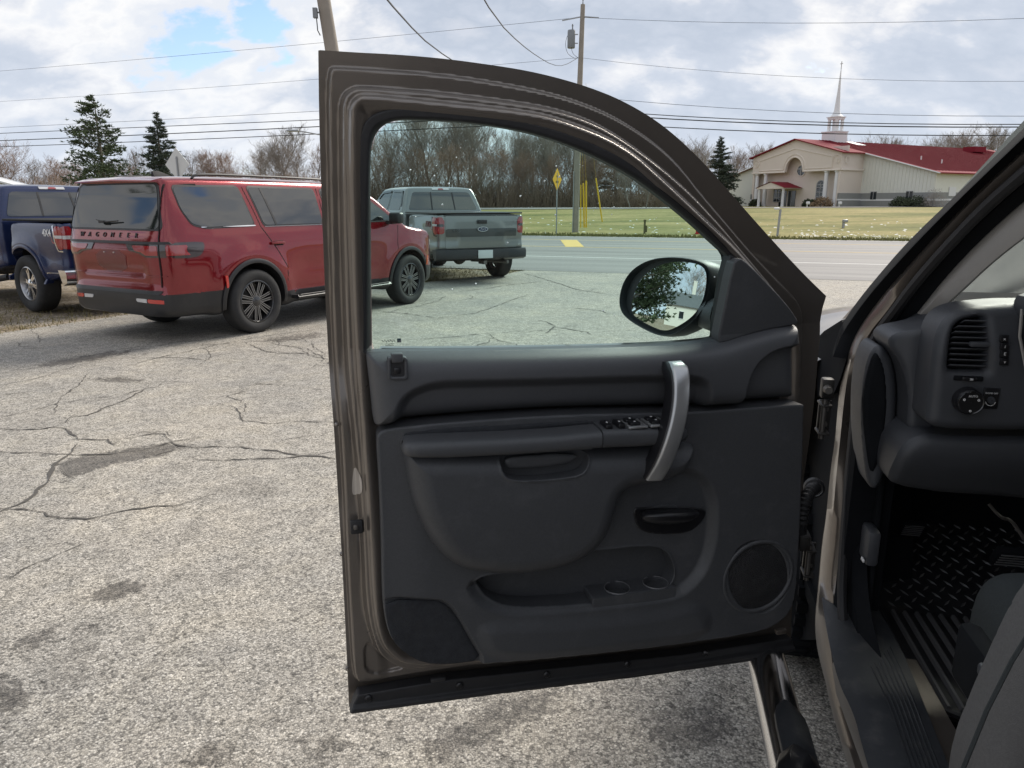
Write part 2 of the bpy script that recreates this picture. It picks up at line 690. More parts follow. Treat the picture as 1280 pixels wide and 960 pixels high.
# the lot: worn asphalt with old oil, damp spots and painted shade by the red SUV
LOT = [(-40, -30), (34, -30), (34, 6.48)] + [(.3, 18.47), (-.2, 17.4), (-1.2, 16.3), (-2.0, 15.4), (-3.4, 13.6), (-4.6, 12.3), (-5.6, 11.3), (-6.1, 10.2), (-6.6, 9.2), (-7.6, 8.2), (-10, 7.0), (-40, 2)]
STAINS_AND_SHADE = [
    ([(-2.88,4.43),(-2.82,4.56),(-2.66,4.65),(-2.55,4.75),(-2.39,4.82),(-2.19,4.79),(-2.31,4.59),(-2.51,4.46),(-2.62,4.29),(-2.69,4.19)], 1.0),
    ([(-4.89,7.41),(-4.68,7.82),(-4.39,8.09),(-4.25,8.09),(-4.46,7.57),(-4.71,7.30)], 1.0),
    ([(-1.79,2.81),(-1.76,2.88),(-1.68,2.92),(-1.57,2.88),(-1.65,2.79),(-1.72,2.75)], .95),
    ([(-1.87,2.42),(-1.84,2.51),(-1.77,2.59),(-1.76,2.49),(-1.81,2.39)], .95),
    ([(-1.79,2.25),(-1.70,2.22),(-1.62,2.15),(-1.62,2.08),(-1.66,2.06)], .95),
    ([(-0.29,1.87),(-0.20,2.02),(0.00,2.15),(0.16,2.17),(0.13,2.08),(-0.05,1.97),(-0.19,1.85)], .78),
    ([(0.41,2.02),(0.56,2.12),(0.69,2.12),(0.70,1.98),(0.58,1.90),(0.44,1.90)], .75),
    ([(-3.99,6.77),(-3.74,6.84),(-3.45,6.71),(-3.62,6.61)], .85),
    ([(-3.04,8.89),(-2.47,9.35),(-2.34,9.06),(-2.84,8.57)], .8),
    ([(-0.79,2.02),(-0.75,2.05),(-0.71,2.01),(-0.75,1.98)], .8),
    ([(-1.02,1.85),(-0.93,1.93),(-0.82,1.90),(-0.84,1.82)], .7),
    ([(-0.69,1.93),(-0.55,1.98),(-0.46,1.91),(-0.56,1.83)], .6),
    ([(-1.69,2.54),(-1.69,2.62),(-1.62,2.58),(-1.63,2.51)], .7),
    ([(0.36,16.83),(1.24,14.26),(2.68,13.73),(2.69,13.01),(1.13,13.01),(0.16,15.13)], .33),
    ([(-2.44,3.21),(-2.30,3.37),(-2.09,3.41),(-2.21,3.21),(-2.36,3.09)], .33),
    ([(-4.52,9.11),(-3.26,8.67),(-2.67,10.13),(-2.48,9.60),(-3.08,8.18),(-4.03,8.27)], .33),  # shade on the ground beside the red SUV, painted into the asphalt
]
LOTF = sd(LOT)
NEAR = sd([(-7.0, .6), (1.6, .6), (1.6, 7.2), (-7.0, 7.2)])
flat3 = lambda x, wv, z: np.stack([x, z, wv], 1)
far_lot = msheet('parking_lot', lambda x, z: np.minimum(LOTF(x, z), -NEAR(x, z) + .03), (-40, 34, -30, 19), .15, lambda x, z: np.full(np.shape(x), .004), M_ASPH, to3=flat3, flip=True)
near_lot = msheet('parking_lot', lambda x, z: np.minimum(LOTF(x, z), NEAR(x, z)), (-7.1, 1.7, .5, 7.3), .045, lambda x, z: np.full(np.shape(x), .0046), M_ASPH, to3=flat3, flip=True)
for lot in (far_lot, near_lot):
    tag(lot, kind='structure')
    co = np.array([v.co[:2] for v in lot.data.vertices], np.float32)
    st = np.zeros(len(co), np.float32)
    for P_, k in STAINS_AND_SHADE:
        dist = np.hypot(np.mean([p[0] for p in P_]), np.mean([p[1] for p in P_]))
        e = .025 + .012 * dist
        st = np.maximum(st, k * ss(sd(P_)(co[:, 0], co[:, 1]), -e, e * .5).astype(np.float32))
    nz = sum(np.sin(co[:, 0] * fx + co[:, 1] * fy + ph) for fx, fy, ph in ((.9, 1.7, 0), (1.9, -1.3, 2), (3.1, .7, 4), (-.6, 2.9, 1))) / 4
    st = np.maximum(st, .30 * ss(nz, .35, .8).astype(np.float32))
    at = lot.data.attributes.new('stain_and_shade', 'FLOAT', 'POINT')
    at.data.foreach_set('value', st)

CRACKS = [
    ([(-3.85,5.13),(-3.76,5.17),(-3.47,5.19),(-3.39,5.23),(-3.19,5.09),(-3.04,4.94),(-2.83,4.91),(-2.66,4.73)], .035),
    ([(-3.39,5.23),(-3.41,5.48),(-3.30,5.51),(-3.29,5.83),(-3.29,6.09),(-3.27,6.34),(-3.34,6.58)], .025),
    ([(-2.83,4.91),(-2.70,4.94),(-2.57,5.02),(-2.49,5.04),(-2.30,4.85),(-2.15,4.77),(-1.85,4.77),(-1.58,4.67),(-1.34,4.57),(-1.14,4.51),(-0.88,4.53)], .028),
    ([(-2.79,4.89),(-2.74,5.00),(-2.66,5.09),(-2.51,5.09),(-2.39,4.96)], .018),
    ([(-2.15,4.77),(-2.28,4.68),(-2.35,4.56),(-2.49,4.51)], .02),
    ([(-3.01,4.82),(-2.92,4.59),(-2.88,4.43),(-2.82,4.26),(-2.74,4.09),(-2.69,3.88),(-2.69,3.75),(-2.74,3.66),(-2.80,3.56)], .04),
    ([(-2.85,4.36),(-2.64,4.15),(-2.71,4.10),(-2.70,4.03)], .015),
    ([(-3.59,5.53),(-3.70,5.76),(-3.85,6.06),(-3.91,6.28),(-4.01,6.64),(-4.18,7.04)], .016),
    ([(-4.18,7.04),(-4.00,7.19),(-3.82,7.65),(-3.62,8.18),(-3.31,8.83),(-2.86,9.29),(-2.49,9.66),(-2.27,9.86)], .02),
    ([(-4.96,7.19),(-4.84,7.37),(-4.63,7.74),(-4.44,8.18),(-4.12,8.47),(-3.72,8.89),(-3.33,9.47)], .018),
    ([(-4.39,7.45),(-4.14,7.30),(-3.94,7.15)], .014),
    ([(-3.21,8.67),(-2.98,8.37),(-2.78,8.09),(-2.56,7.95),(-2.35,8.00),(-2.11,7.86),(-2.03,8.04)], .03),
    ([(-2.60,7.95),(-2.60,7.69),(-2.61,7.57)], .018),
    ([(-2.78,8.09),(-2.68,8.42),(-2.86,8.78)], .014),
    ([(-2.71,9.11),(-2.44,8.67),(-2.24,8.27),(-2.01,7.82)], .018),
    ([(-2.23,2.90),(-2.20,2.97),(-2.17,3.09),(-2.12,3.16),(-2.07,3.24),(-2.05,3.34)], .018),
    ([(-1.75,4.87),(-1.63,4.94),(-1.48,5.00),(-1.27,5.05)], .012),
    ([(-7.21,10.28),(-6.60,9.86),(-5.92,9.11),(-5.57,8.57)], .015),
    ([(-2.10,11.05),(-1.89,11.14),(-1.71,11.58),(-1.49,11.86),(-1.29,12.46),(-1.15,13.24)], .03),
    ([(-2.17,11.40),(-1.96,11.22),(-1.63,11.05),(-1.29,10.73),(-1.10,10.57),(-0.57,11.05),(0.04,12.68),(0.29,13.48)], .03),
    ([(-1.60,10.42),(-1.35,10.28),(-0.93,10.57),(-0.46,10.57)], .02),
    ([(0.29,17.63),(0.43,17.22),(0.85,15.77),(1.24,14.26),(1.76,13.48)], .05),
    ([(-1.19,13.73),(-0.62,14.26),(0.00,15.13),(0.68,15.77)], .04),
]


def ribbon(name, pts, wd, z, m, rough=.5):
    P = [Vector((p[0], p[1], 0)) for p in pts]
    dense = []
    for a, b in zip(P, P[1:]):
        n = max(2, int((b - a).length / .05))
        dense += [a.lerp(b, k / n) for k in range(n)]
    dense.append(P[-1])
    v, f = [], []
    off = 0
    for i, p in enumerate(dense):
        d = dense[min(i + 1, len(dense) - 1)] - dense[max(i - 1, 0)]
        s = Vector((-d.y, d.x, 0)).normalized()
        off = off * .75 + random.uniform(-1, 1) * .018
        k = min(1, i / 6, (len(dense) - 1 - i) / 6) * .9 + .1
        hw = wd * .5 * k * random.uniform(1 - rough, 1 + rough)
        c = p + s * off
        v += [(c.x + s.x * hw, c.y + s.y * hw, z), (c.x - s.x * hw, c.y - s.y * hw, z)]
        if i:
            f.append((2 * i - 2, 2 * i - 1, 2 * i + 1, 2 * i))
    return mesh(name, v, f, m)


for pts, wd in CRACKS:
    tag(ribbon('crack', pts, wd * .46, .009, M_CRACK, .8), kind='structure')

# a web of hairline cracks between the larger ones
rc = random.Random(31)
for _ in range(46):
    if rc.random() < .62:
        x, y = rc.uniform(-6.2, -.4), rc.uniform(3.2, 9.5)
    else:
        x, y = rc.uniform(-3.0, 5.5), rc.uniform(8.5, 16.5)
    a = rc.choice((R(15), R(75), R(-20), R(120))) + rc.gauss(0, .3)
    pts = [(x, y)]
    for _ in range(rc.randint(4, 11)):
        a += rc.gauss(0, .38)
        x, y = x + .22 * math.cos(a), y + .22 * math.sin(a)
        pts.append((x, y))
    tag(ribbon('crack', pts, rc.uniform(.005, .011) * (1 if y < 9 else 2), .0088, M_CRACK, .8), kind='structure')

# road paint
M_YEL = mat('yellow_road_paint', (.62, .42, .10), .7, var=.15, vscale=3, dirt=.35, dcol=(.2, .19, .17), dscale=2.2)
M_WHT = mat('white_road_paint', (.62, .62, .6), .7, var=.15, vscale=3, dirt=.4, dcol=(.2, .19, .18), dscale=2.2)
for q in (27.75, 33.2):
    sheet_rq('yellow_line', -300, 300, [q - .07, q + .07], .012, M_YEL, 2)
for q in (22.4, 36.6):
    sheet_rq('white_line', -300, 300, [q - .07, q + .07], .012, M_WHT, 2)
hb = [rq(*x) for x in ((-8.5, 33.05), (-5.9, 33.05), (-5.3, 27.9), (-7.2, 27.9))]
hb = [(2.21,34.24),(2.96,34.24),(2.77,28.72),(2.06,28.72)]
tag(mesh('yellow_line', [(x, y, .0125) for x, y in hb], [(0, 1, 2, 3)], M_YEL), kind='structure')

# side road beyond the lawn
def path_sheet(name, pts, wd, m, dz=.03):
    v, f = [], []
    P = [Vector(p) for p in ch(pts, 3, False)]
    for i, p in enumerate(P):
        d = P[min(i + 1, len(P) - 1)] - P[max(i - 1, 0)]
        s = Vector((-d.y, d.x)).normalized() * wd / 2
        for sgn in (1, -1):
            c = p + s * sgn
            q = c.x * RN[0] + c.y * RN[1]
            v.append((c.x, c.y, float(ground_h(np.float64(q))) + dz))
        if i:
            f.append((2 * i - 2, 2 * i - 1, 2 * i + 1, 2 * i))
    return tag(mesh(name, v, f, m), kind='structure')


path_sheet('side_road', [(-80, 92), (-30, 86), (0, 82), (18, 80), (30, 84), (44, 96), (70, 120), (110, 150)], 7, M_ROAD, .05)


# ------------------------------------------------------------------ snow left in the grass
M_SNOW = mat('old_snow', (.72, .75, .78), .7, bump=.3, bscale=40)


def snow_lumps(n, rfun):
    mb = MB()
    for _ in range(n):
        x, y, s = rfun()
        q = x * RN[0] + y * RN[1]
        z = float(ground_h(np.float64(q)))
        k = random.randint(5, 7)
        ring = []
        a0 = random.uniform(0, 6)
        for j in range(k):
            a = a0 + 2 * math.pi * j / k
            rr = s * random.uniform(.5, 1.2)
            ring.append((x + rr * 1.6 * math.cos(a), y + rr * math.sin(a), z))
        top = (x, y, z + s * .35)
        mb.add(ring + [top], [(j, (j + 1) % k, k) for j in range(k)])
    return mb


def snow_spot():
    c = random.random()
    if c < .74:
        r, q = random.uniform(1, 27), 37.5 + abs(random.gauss(0, 4.2))
        s = random.uniform(.015, .06)
    elif c < .85:
        r, q = random.uniform(-25, 8), random.uniform(38, 60)
        s = random.uniform(.03, .09)
    else:
        r, q = random.uniform(-60, -6), random.uniform(84, 92)
        s = random.uniform(.08, .2)
    x, y = rq(r, q)
    return x, y, s


tag(snow_lumps(1900, snow_spot).build('snow_patches', M_SNOW), kind='stuff')

# tufts along the far edge of the road
M_TUFT = mat('lawn_tufts', (.17, .165, .06), .9, var=.45, vscale=2.5)
tb = MB()
for _ in range(9000):
    x, y = rq(random.uniform(-32, 28), 37.05 + abs(random.gauss(0, 1.3)) - random.random() * .18)
    z = float(ground_h(np.float64(x * RN[0] + y * RN[1])))
    h = random.uniform(.04, .15)
    tb.add([(x - .03, y, z), (x + .03, y + random.uniform(-.03, .03), z), (x + random.uniform(-.07, .07), y + random.uniform(-.05, .05), z + h)], [(0, 1, 2)])
tag(tb.build('roadside_grass', M_TUFT), kind='stuff')

# dead grass along the edge of the asphalt
M_GRASS = mat('dead_grass', (.20, .17, .075), .9, var=.4, vscale=3)
gb = MB()
edge = LOT[3:]
for _ in range(4200):
    k = random.randrange(len(edge) - 2)
    a, b = Vector(edge[k]), Vector(edge[k + 1])
    p = a.lerp(b, random.random())
    nrm = Vector((-(b - a).y, (b - a).x)).normalized()
    p = p - nrm * (abs(random.gauss(0, 1.9)) - .15)
    if abs(p.x) > 14:
        continue
    h = random.uniform(.02, .075)
    a1 = random.uniform(0, 6.28)
    dx, dy = math.cos(a1) * .007, math.sin(a1) * .007
    lx, ly = random.uniform(-.05, .05), random.uniform(-.05, .05)
    gb.add([(p.x - dx, p.y - dy, -.012), (p.x + dx, p.y + dy, -.012), (p.x + lx, p.y + ly, h)], [(0, 1, 2)])
tag(gb.build('verge_grass', M_GRASS), kind='stuff')



# ================================================================== PICKUP TRUCK: open front door
M_PAINT = mat('bronze_metallic_paint', (.17, .146, .125), .34, metal=.65, coat=.5, flake=.12, var=.05, vscale=3, dirt=.25, dcol=(.16, .14, .12), dscale=14)
M_PAINT_IN = mat('bronze_inner_paint', (.185, .162, .143), .30, metal=.65, coat=.45, var=.06, vscale=4, dirt=.35, dcol=(.14, .125, .11), dscale=18, rvar=.15)
M_RUB = mat('black_rubber', (.016, .016, .018), .62, var=.3, vscale=20, dirt=.12, dcol=(.08, .08, .08), dscale=30)
M_VINYL = mat('charcoal_grained_vinyl', (.066, .068, .074), .42, bump=.28, bscale=900, bdist=.0008, bvor=True, var=.16, vscale=260, dirt=.18, dcol=(.11, .11, .115), dscale=10, rvar=.14, spec=.42)
M_TRIM = mat('charcoal_hard_plastic', (.058, .060, .065), .46, bump=.30, bscale=1100, bdist=.0008, var=.24, vscale=230, dirt=.42, dcol=(.105, .105, .11), dscale=14, rvar=.16, spec=.38)
M_PAD = mat('charcoal_soft_pad', (.064, .066, .071), .48, bump=.22, bscale=1300, bdist=.0006, var=.20, vscale=230, dirt=.30, dcol=(.10, .10, .105), dscale=12, spec=.35)
M_CARPET = mat('black_carpet', (.042, .044, .049), .95, bump=.8, bscale=700, bdist=.003, var=.4, vscale=60, dirt=.25, dcol=(.06, .055, .05), dscale=20, spec=.1)
M_BLK = mat('gloss_black_plastic', (.010, .010, .012), .32, var=.2, vscale=30)
M_SILVER = mat('brushed_silver_plastic', (.46, .465, .47), .34, metal=.75, var=.05, vscale=30, rvar=.1)
M_CHROME = mat('chrome', (.80, .81, .83), .07, metal=1.0, dirt=.25, dcol=(.30, .29, .27), dscale=20)
M_STEEL = mat('dirty_steel', (.16, .15, .14), .5, metal=.7, dirt=.7, dcol=(.06, .045, .035), dscale=30, var=.3, vscale=40)
M_STEELD = mat('dark_oily_steel', (.045, .042, .04), .5, metal=.5, dirt=.6, dcol=(.03, .025, .02), dscale=40, var=.3, vscale=60)
M_HEADR = mat('worn_grey_rim', (.12, .12, .125), .45)
M_WHITE = mat('white_print', (.72, .72, .72), .6)
M_GLASS = glass_mat('green_tinted_glass', (.745, .955, .925))
M_DROP = mat('water', (.85, .9, .9), .03, spec=.8)
M_MIRROR = mat('mirror_silver', (.86, .9, .9), .004, metal=1.0)

truck = empty('pickup_truck', rotz((.80, 1.706, 0), 79))
tag(truck, 'bronze pickup truck whose open front door fills the middle of the picture', 'pickup truck')

door = None
OUT = ch([(1.182,1.870),(1.182,1.870),(1.112,1.869),(1.043,1.869),(0.957,1.866),(0.868,1.859),(0.807,1.853),(0.744,1.843),(0.679,1.829),(0.611,1.809),(0.539,1.778),(0.482,1.745),(0.420,1.701),(0.377,1.667),(0.309,1.611),(0.238,1.553),(0.163,1.493),(0.097,1.442),(0.033,1.396),(0.033,1.396),(0.036,1.359),(0.029,1.300),(0.029,1.260),(0.026,1.098),(0.035,0.930),(0.038,0.754),(0.032,0.568),(0.022,0.427),(0.022,0.427),(0.151,0.427),(0.474,0.436),(0.890,0.456),(1.197,0.469),(1.197,0.469),(1.193,0.780),(1.193,0.969),(1.193,1.148),(1.196,1.285),(1.194,1.497),(1.188,1.742)], 2)
P1 = ch([(1.164,1.840),(1.170,1.812),(1.175,1.685),(1.181,1.502),(1.185,1.313),(1.182,1.199),(1.180,1.063),(1.183,0.885),(1.184,0.736),(1.184,0.599),(1.178,0.549),(1.156,0.545),(0.976,0.547),(0.709,0.535),(0.397,0.516),(0.099,0.514),(0.081,0.541),(0.076,0.654),(0.077,0.830),(0.077,0.998),(0.080,1.158),(0.087,1.275),(0.092,1.341),(0.110,1.380),(0.143,1.409),(0.205,1.456),(0.278,1.515),(0.348,1.576),(0.414,1.633),(0.468,1.684),(0.517,1.720),(0.572,1.751),(0.633,1.779),(0.699,1.800),(0.762,1.814),(0.830,1.824),(0.910,1.833),(0.974,1.838),(1.049,1.841),(1.116,1.842),(1.160,1.842)], 2)
PA = ch([(1.116,1.810),(1.131,1.806),(1.143,1.797),(1.149,1.783),(1.151,1.763),(1.157,1.617),(1.161,1.425),(1.162,1.280),(1.157,1.164),(1.151,1.026),(1.150,0.881),(1.152,0.769),(1.145,0.691),(1.126,0.624),(1.084,0.585),(1.048,0.574),(0.902,0.569),(0.609,0.552),(0.289,0.541),(0.118,0.543),(0.092,0.577),(0.091,0.745),(0.093,0.916),(0.097,1.080),(0.104,1.218),(0.115,1.295),(0.125,1.339),(0.158,1.380),(0.231,1.446),(0.309,1.515),(0.373,1.571),(0.462,1.643),(0.572,1.713),(0.669,1.762),(0.759,1.785),(0.850,1.795),(0.973,1.805),(1.050,1.808)], 2)
PB = ch([(1.111,1.795),(1.123,1.791),(1.133,1.781),(1.138,1.763),(1.143,1.617),(1.145,1.424),(1.144,1.279),(1.140,1.163),(1.137,1.024),(1.135,0.879),(1.135,0.766),(1.128,0.688),(1.106,0.633),(1.057,0.594),(0.902,0.585),(0.609,0.569),(0.290,0.557),(0.136,0.559),(0.112,0.592),(0.105,0.747),(0.107,0.918),(0.111,1.081),(0.117,1.219),(0.125,1.295),(0.139,1.337),(0.176,1.377),(0.253,1.448),(0.337,1.521),(0.398,1.565),(0.513,1.650),(0.619,1.724),(0.758,1.768),(0.850,1.779),(0.973,1.787),(1.050,1.792)], 2)
PK = ch([(1.140,1.327),(1.141,1.311),(1.090,1.300),(0.538,1.281),(0.304,1.285),(0.287,1.299),(0.312,1.485),(0.324,1.505),(0.381,1.553),(0.454,1.605),(0.533,1.656),(0.623,1.702),(0.724,1.738),(0.818,1.760),(0.908,1.771),(0.994,1.775),(1.050,1.775),(1.085,1.768),(1.107,1.755),(1.119,1.732),(1.124,1.692),(1.131,1.545)], 2)
GLO = ch([(1.109,1.328),(1.110,1.312),(1.088,1.308),(0.529,1.289),(0.374,1.292),(0.336,1.302),(0.330,1.320),(0.337,1.483),(0.341,1.496),(0.383,1.527),(0.447,1.574),(0.518,1.621),(0.593,1.665),(0.681,1.703),(0.764,1.730),(0.843,1.746),(0.933,1.755),(1.020,1.757),(1.057,1.756),(1.081,1.745),(1.097,1.722),(1.102,1.687),(1.105,1.544)], 2)
JAMB = ch([(1.156,0.565),(1.159,0.630),(1.152,0.653),(1.140,0.651),(1.117,0.619),(1.084,0.587),(1.063,0.565)], 2)
HOLE = ch([(1.028,1.222),(0.217,1.225),(0.179,1.047),(0.181,0.842),(0.381,0.611),(0.901,0.651),(1.027,0.711)], 1)
sHOLE = sd(HOLE)
sOUT, s1, sA, sB, sK, sG, sJ = [sd(p) for p in (OUT, P1, PA, PB, PK, GLO, JAMB)]
LEAN = .2
dto3 = lambda s, wv, z: np.stack([s, wv + LEAN * np.maximum(0, z - 1.33), z], 1)


def w_frame(s, z):
    wv = -.078 + .020 * ss(s1(s, z), -.003, .005) + .030 * ss(sA(s, z), -.004, .008) + .016 * ss(sB(s, z), -.003, .007)
    wv = wv - .012 * ss(sB(s, z), .010, .035)
    wv = wv - .007 * ss(sJ(s, z), -.002, .005)
    # wavy pressed channel down the rear jamb
    g = ss(1.36 - z, 0, .08) * ss(s, 1.10, 1.13)
    wv = wv - .075 * ss(sB(s, z), .045, .060) * ss(1.345 - z, 0, .01)
    wv = wv + g * (.006 * np.sin(z * 23.) * ss(-sA(s, z), -.01, .01) + .004 * np.sin(z * 11. + 1))
    return wv


door = msheet('door', lambda s, z: np.minimum(np.minimum(sOUT(s, z), -sK(s, z) + .012), -sHOLE(s, z)), bb(OUT), .0030, w_frame, M_PAINT_IN, truck,
              skirt=.022, to3=dto3, mw=Matrix.Rotation(R(115.49), 4, 'Z'), nrm=.0014, flip=True)


def dsheet(name, poly, cell, wf, m, skirt=0.0, rim=0.0, hole=None, it=2, sharp=None, par=None, rad=0):
    P = rp(poly, rad) if rad else (ch(poly, it) if it else np.array(poly))
    f = sd(P)
    if hole is not None:
        h = sd(hole)
        reg = lambda s, z: np.minimum(f(s, z), -h(s, z))
    else:
        reg = f
    wfun = wf if callable(wf) else (lambda s, z: np.full(np.shape(s), wf))
    return msheet(name, reg, bb(P), cell, wfun, m, par or door, skirt, rim, dto3, sharp=sharp, nrm=.0012 if cell < .0045 else 0, flip=True)


# outer skin of the door, seen only from outside
dsheet('door_skin', OUT, .02, lambda s, z: -.101 + .0 * s, M_PAINT, hole=PK, it=0)
# window
dsheet('window_glass', GLO, .03, -.032, M_GLASS, it=0).scale = (1, 1, 1)
dsheet('window_seal', PK, .0034, lambda s, z: -.016 - .020 * ss(sK(s, z), .014, .034), M_RUB, skirt=.02, rim=.004, hole=GLO, it=0)
# rubber strip along the bottom, with its clips
dsheet('bottom_seal', [(1.177,0.531),(1.175,0.533),(0.972,0.535),(0.699,0.519),(0.381,0.500),(0.058,0.496),(0.050,0.492),(0.047,0.463),(0.172,0.448),(0.488,0.457),(0.897,0.477),(1.195,0.491),(1.197,0.493)], .003,
       lambda s, z: -.034 + .010 * ss(polyline_dist([(1.191,0.501),(0.973,0.493),(0.657,0.483),(0.379,0.473),(0.048,0.468)])(s, z), .011, .004), M_RUB, skirt=.03, rim=.003, it=0)
for s_, z_ in [(1.153,0.523),(0.944,0.518),(0.731,0.510),(0.522,0.502),(0.307,0.497)]:
    MB().lathe([(.001, -.028), (.006, -.0285), (.0085, -.031), (.0088, -.036)], 14, 'Y', (s_, 0, z_)).build('clip', M_BLK, door)

# ---- upper trim
UT = ch([(1.124,1.321),(1.120,1.326),(1.106,1.326),(1.091,1.326),(0.900,1.318),(0.732,1.313),(0.553,1.309),(0.469,1.308),(0.402,1.310),(0.354,1.315),(0.306,1.327),(0.249,1.339),(0.199,1.345),(0.167,1.345),(0.159,1.339),(0.150,1.284),(0.137,1.164),(0.139,1.164),(0.303,1.165),(0.412,1.165),(0.547,1.171),(0.694,1.179),(0.834,1.182),(0.968,1.182),(1.065,1.179),(1.108,1.174),(1.116,1.181),(1.119,1.252)], 2)
REC = ch([(1.074,1.133),(1.066,1.212),(1.051,1.238),(1.023,1.252),(0.983,1.260),(0.901,1.256),(0.731,1.250),(0.587,1.246),(0.494,1.242),(0.407,1.235),(0.391,1.205),(0.386,1.074)], 2)
FR = ch([(0.291,1.105),(0.297,1.199),(0.288,1.250),(0.258,1.282),(0.219,1.298),(0.137,1.305),(0.096,1.089)], 2)
sUT, sREC, sFR = sd(UT), sd(REC), sd(FR)


def w_upper(s, z):
    d = sUT(s, z)
    wv = .002 + .046 * (1 - np.exp(-np.maximum(d, 0) / .012))
    wv = wv - .030 * ss(sREC(s, z), -.014, .014)
    wv = wv - .030 * ss(sFR(s, z), -.004, .010)
    return wv


dsheet('upper_trim', UT, .0034, w_upper, M_VINYL, skirt=.03, rim=.003, it=0)

# ---- lower trim
LT = ch([(1.110,1.168),(1.066,1.176),(0.968,1.179),(0.834,1.179),(0.694,1.176),(0.546,1.168),(0.412,1.161),(0.302,1.161),(0.138,1.161),(0.138,1.155),(0.129,1.053),(0.118,0.890),(0.111,0.763),(0.108,0.664),(0.123,0.616),(0.166,0.587),(0.221,0.580),(0.341,0.579),(0.577,0.588),(0.796,0.602),(0.908,0.611),(0.980,0.615),(1.033,0.628),(1.076,0.659),(1.103,0.697),(1.113,0.752),(1.114,0.818),(1.111,0.909),(1.110,1.051),(1.112,1.136)], 2)
MID = ch([(0.742,0.801),(0.649,0.851),(0.586,1.017),(0.443,1.032),(0.377,1.001),(0.351,0.945),(0.345,0.894),(0.348,0.824),(0.365,0.770),(0.394,0.733),(0.434,0.709),(0.566,0.712),(0.722,0.718),(0.834,0.727),(0.906,0.759),(0.941,0.828)], 2)
POCK = ch([(0.917,0.826),(0.910,0.800),(0.887,0.764),(0.836,0.736),(0.720,0.723),(0.604,0.718),(0.479,0.719),(0.443,0.733),(0.433,0.764),(0.445,0.803),(0.465,0.828),(0.500,0.842),(0.589,0.845),(0.656,0.846),(0.722,0.839),(0.833,0.830)], 2)
LOWL = ch([(1.129,0.805),(1.003,0.787),(0.977,0.774),(0.955,0.741),(0.925,0.674),(0.890,0.603),(0.963,0.580),(1.085,0.641),(1.132,0.727)], 2)
SPK = ch([(0.230,0.832),(0.185,0.816),(0.149,0.778),(0.132,0.722),(0.138,0.671),(0.168,0.638),(0.212,0.631),(0.256,0.651),(0.287,0.692),(0.302,0.745),(0.296,0.797),(0.270,0.827)], 2)
BULGE = ch([(0.907,0.720),(0.721,0.694),(0.463,0.680),(0.386,0.698),(0.335,0.643),(0.353,0.585),(0.602,0.592),(0.796,0.604),(0.886,0.623),(0.911,0.672)], 2)
sLT, sMID, sPOCK, sLOW, sSPK, sBUL = [sd(p) for p in (LT, MID, POCK, LOWL, SPK, BULGE)]


def w_lower(s, z):
    wv = .034 - .018 * ss(sMID(s, z), -.012, .016)
    wv = wv + .004 * np.exp(-(sPOCK(s, z) / .004) ** 2)
    wv = wv - .014 * ss(sLOW(s, z), -.003, .005)
    wv = wv + .010 * ss(sBUL(s, z), -.01, .03)
    wv = wv - .007 * ss(sSPK(s, z), -.002, .004)
    wv = wv - .010 * ss(s, 1.02, 1.12)
    return wv


msheet('lower_trim', lambda s, z: np.minimum(sLT(s, z), -sPOCK(s, z)), bb(LT), .0034, w_lower, M_TRIM, door, .058, .004, dto3, nrm=.0012, flip=True)
dsheet('pocket_liner', [(0.938,0.829),(0.912,0.746),(0.819,0.671),(0.389,0.638),(0.375,0.767),(0.432,0.833),(0.704,0.849)], .012, -.028, M_TRIM, it=0)
dsheet('carpet_panel', [(1.111,0.794),(1.002,0.778),(0.980,0.765),(0.957,0.733),(0.928,0.667),(0.901,0.614),(0.979,0.616),(1.031,0.628),(1.072,0.659),(1.099,0.697),(1.109,0.749)], .006, .0235, M_CARPET, skirt=.004, rim=.002, it=1)

# ---- map pocket face with the pull cup
MP = ch([(1.061,1.138),(1.062,1.115),(1.057,1.070),(1.048,1.017),(1.030,0.963),(1.006,0.913),(0.973,0.872),(0.931,0.846),(0.857,0.827),(0.781,0.820),(0.708,0.828),(0.656,0.850),(0.621,0.888),(0.602,0.940),(0.591,0.999),(0.548,1.006),(0.487,1.009),(0.449,1.021),(0.426,1.043),(0.419,1.073),(0.420,1.097),(0.552,1.099),(0.645,1.103),(0.839,1.114)], 2)
CUP = ch([(0.871,1.118),(0.868,1.080),(0.853,1.063),(0.810,1.057),(0.740,1.056),(0.698,1.059),(0.681,1.077),(0.672,1.105)], 2)
sMP, sCUP = sd(MP), sd(CUP)


def w_map(s, z):
    d = np.clip(sMP(s, z) / .050, 0, 1)
    wv = .022 + .062 * np.sqrt(np.maximum(1 - (1 - d) ** 2, 0)) * (.62 + .38 * ss(z, .70, 1.02))
    return wv + .003 * np.exp(-(sCUP(s, z) / .004) ** 2)


msheet('map_pocket', lambda s, z: np.minimum(sMP(s, z), -sCUP(s, z)), bb(MP), .003, w_map, M_TRIM, door, .032, .003, dto3, nrm=.0012, flip=True)
dsheet('cup_liner', [(0.873,1.122),(0.870,1.066),(0.846,1.046),(0.734,1.039),(0.680,1.045),(0.659,1.104)], .008, .048, M_TRIM, it=0)
dsheet('pull_cup', [(0.859,1.107),(0.857,1.086),(0.842,1.078),(0.755,1.077),(0.709,1.082),(0.695,1.100)], .006, .066, M_PAD, skirt=.01, rim=.004)

# ---- armrest
AT = [(1.066,1.144),(1.063,1.153),(1.055,1.159),(1.035,1.160),(0.980,1.158),(0.851,1.153),(0.750,1.151),(0.658,1.153)]
AB = [(1.066,1.134),(1.063,1.130),(1.056,1.128),(1.036,1.126),(0.981,1.122),(0.851,1.117),(0.750,1.115),(0.657,1.115)]
AWID = [.055, .078, .09, .094, .096, .096, .096, .096]


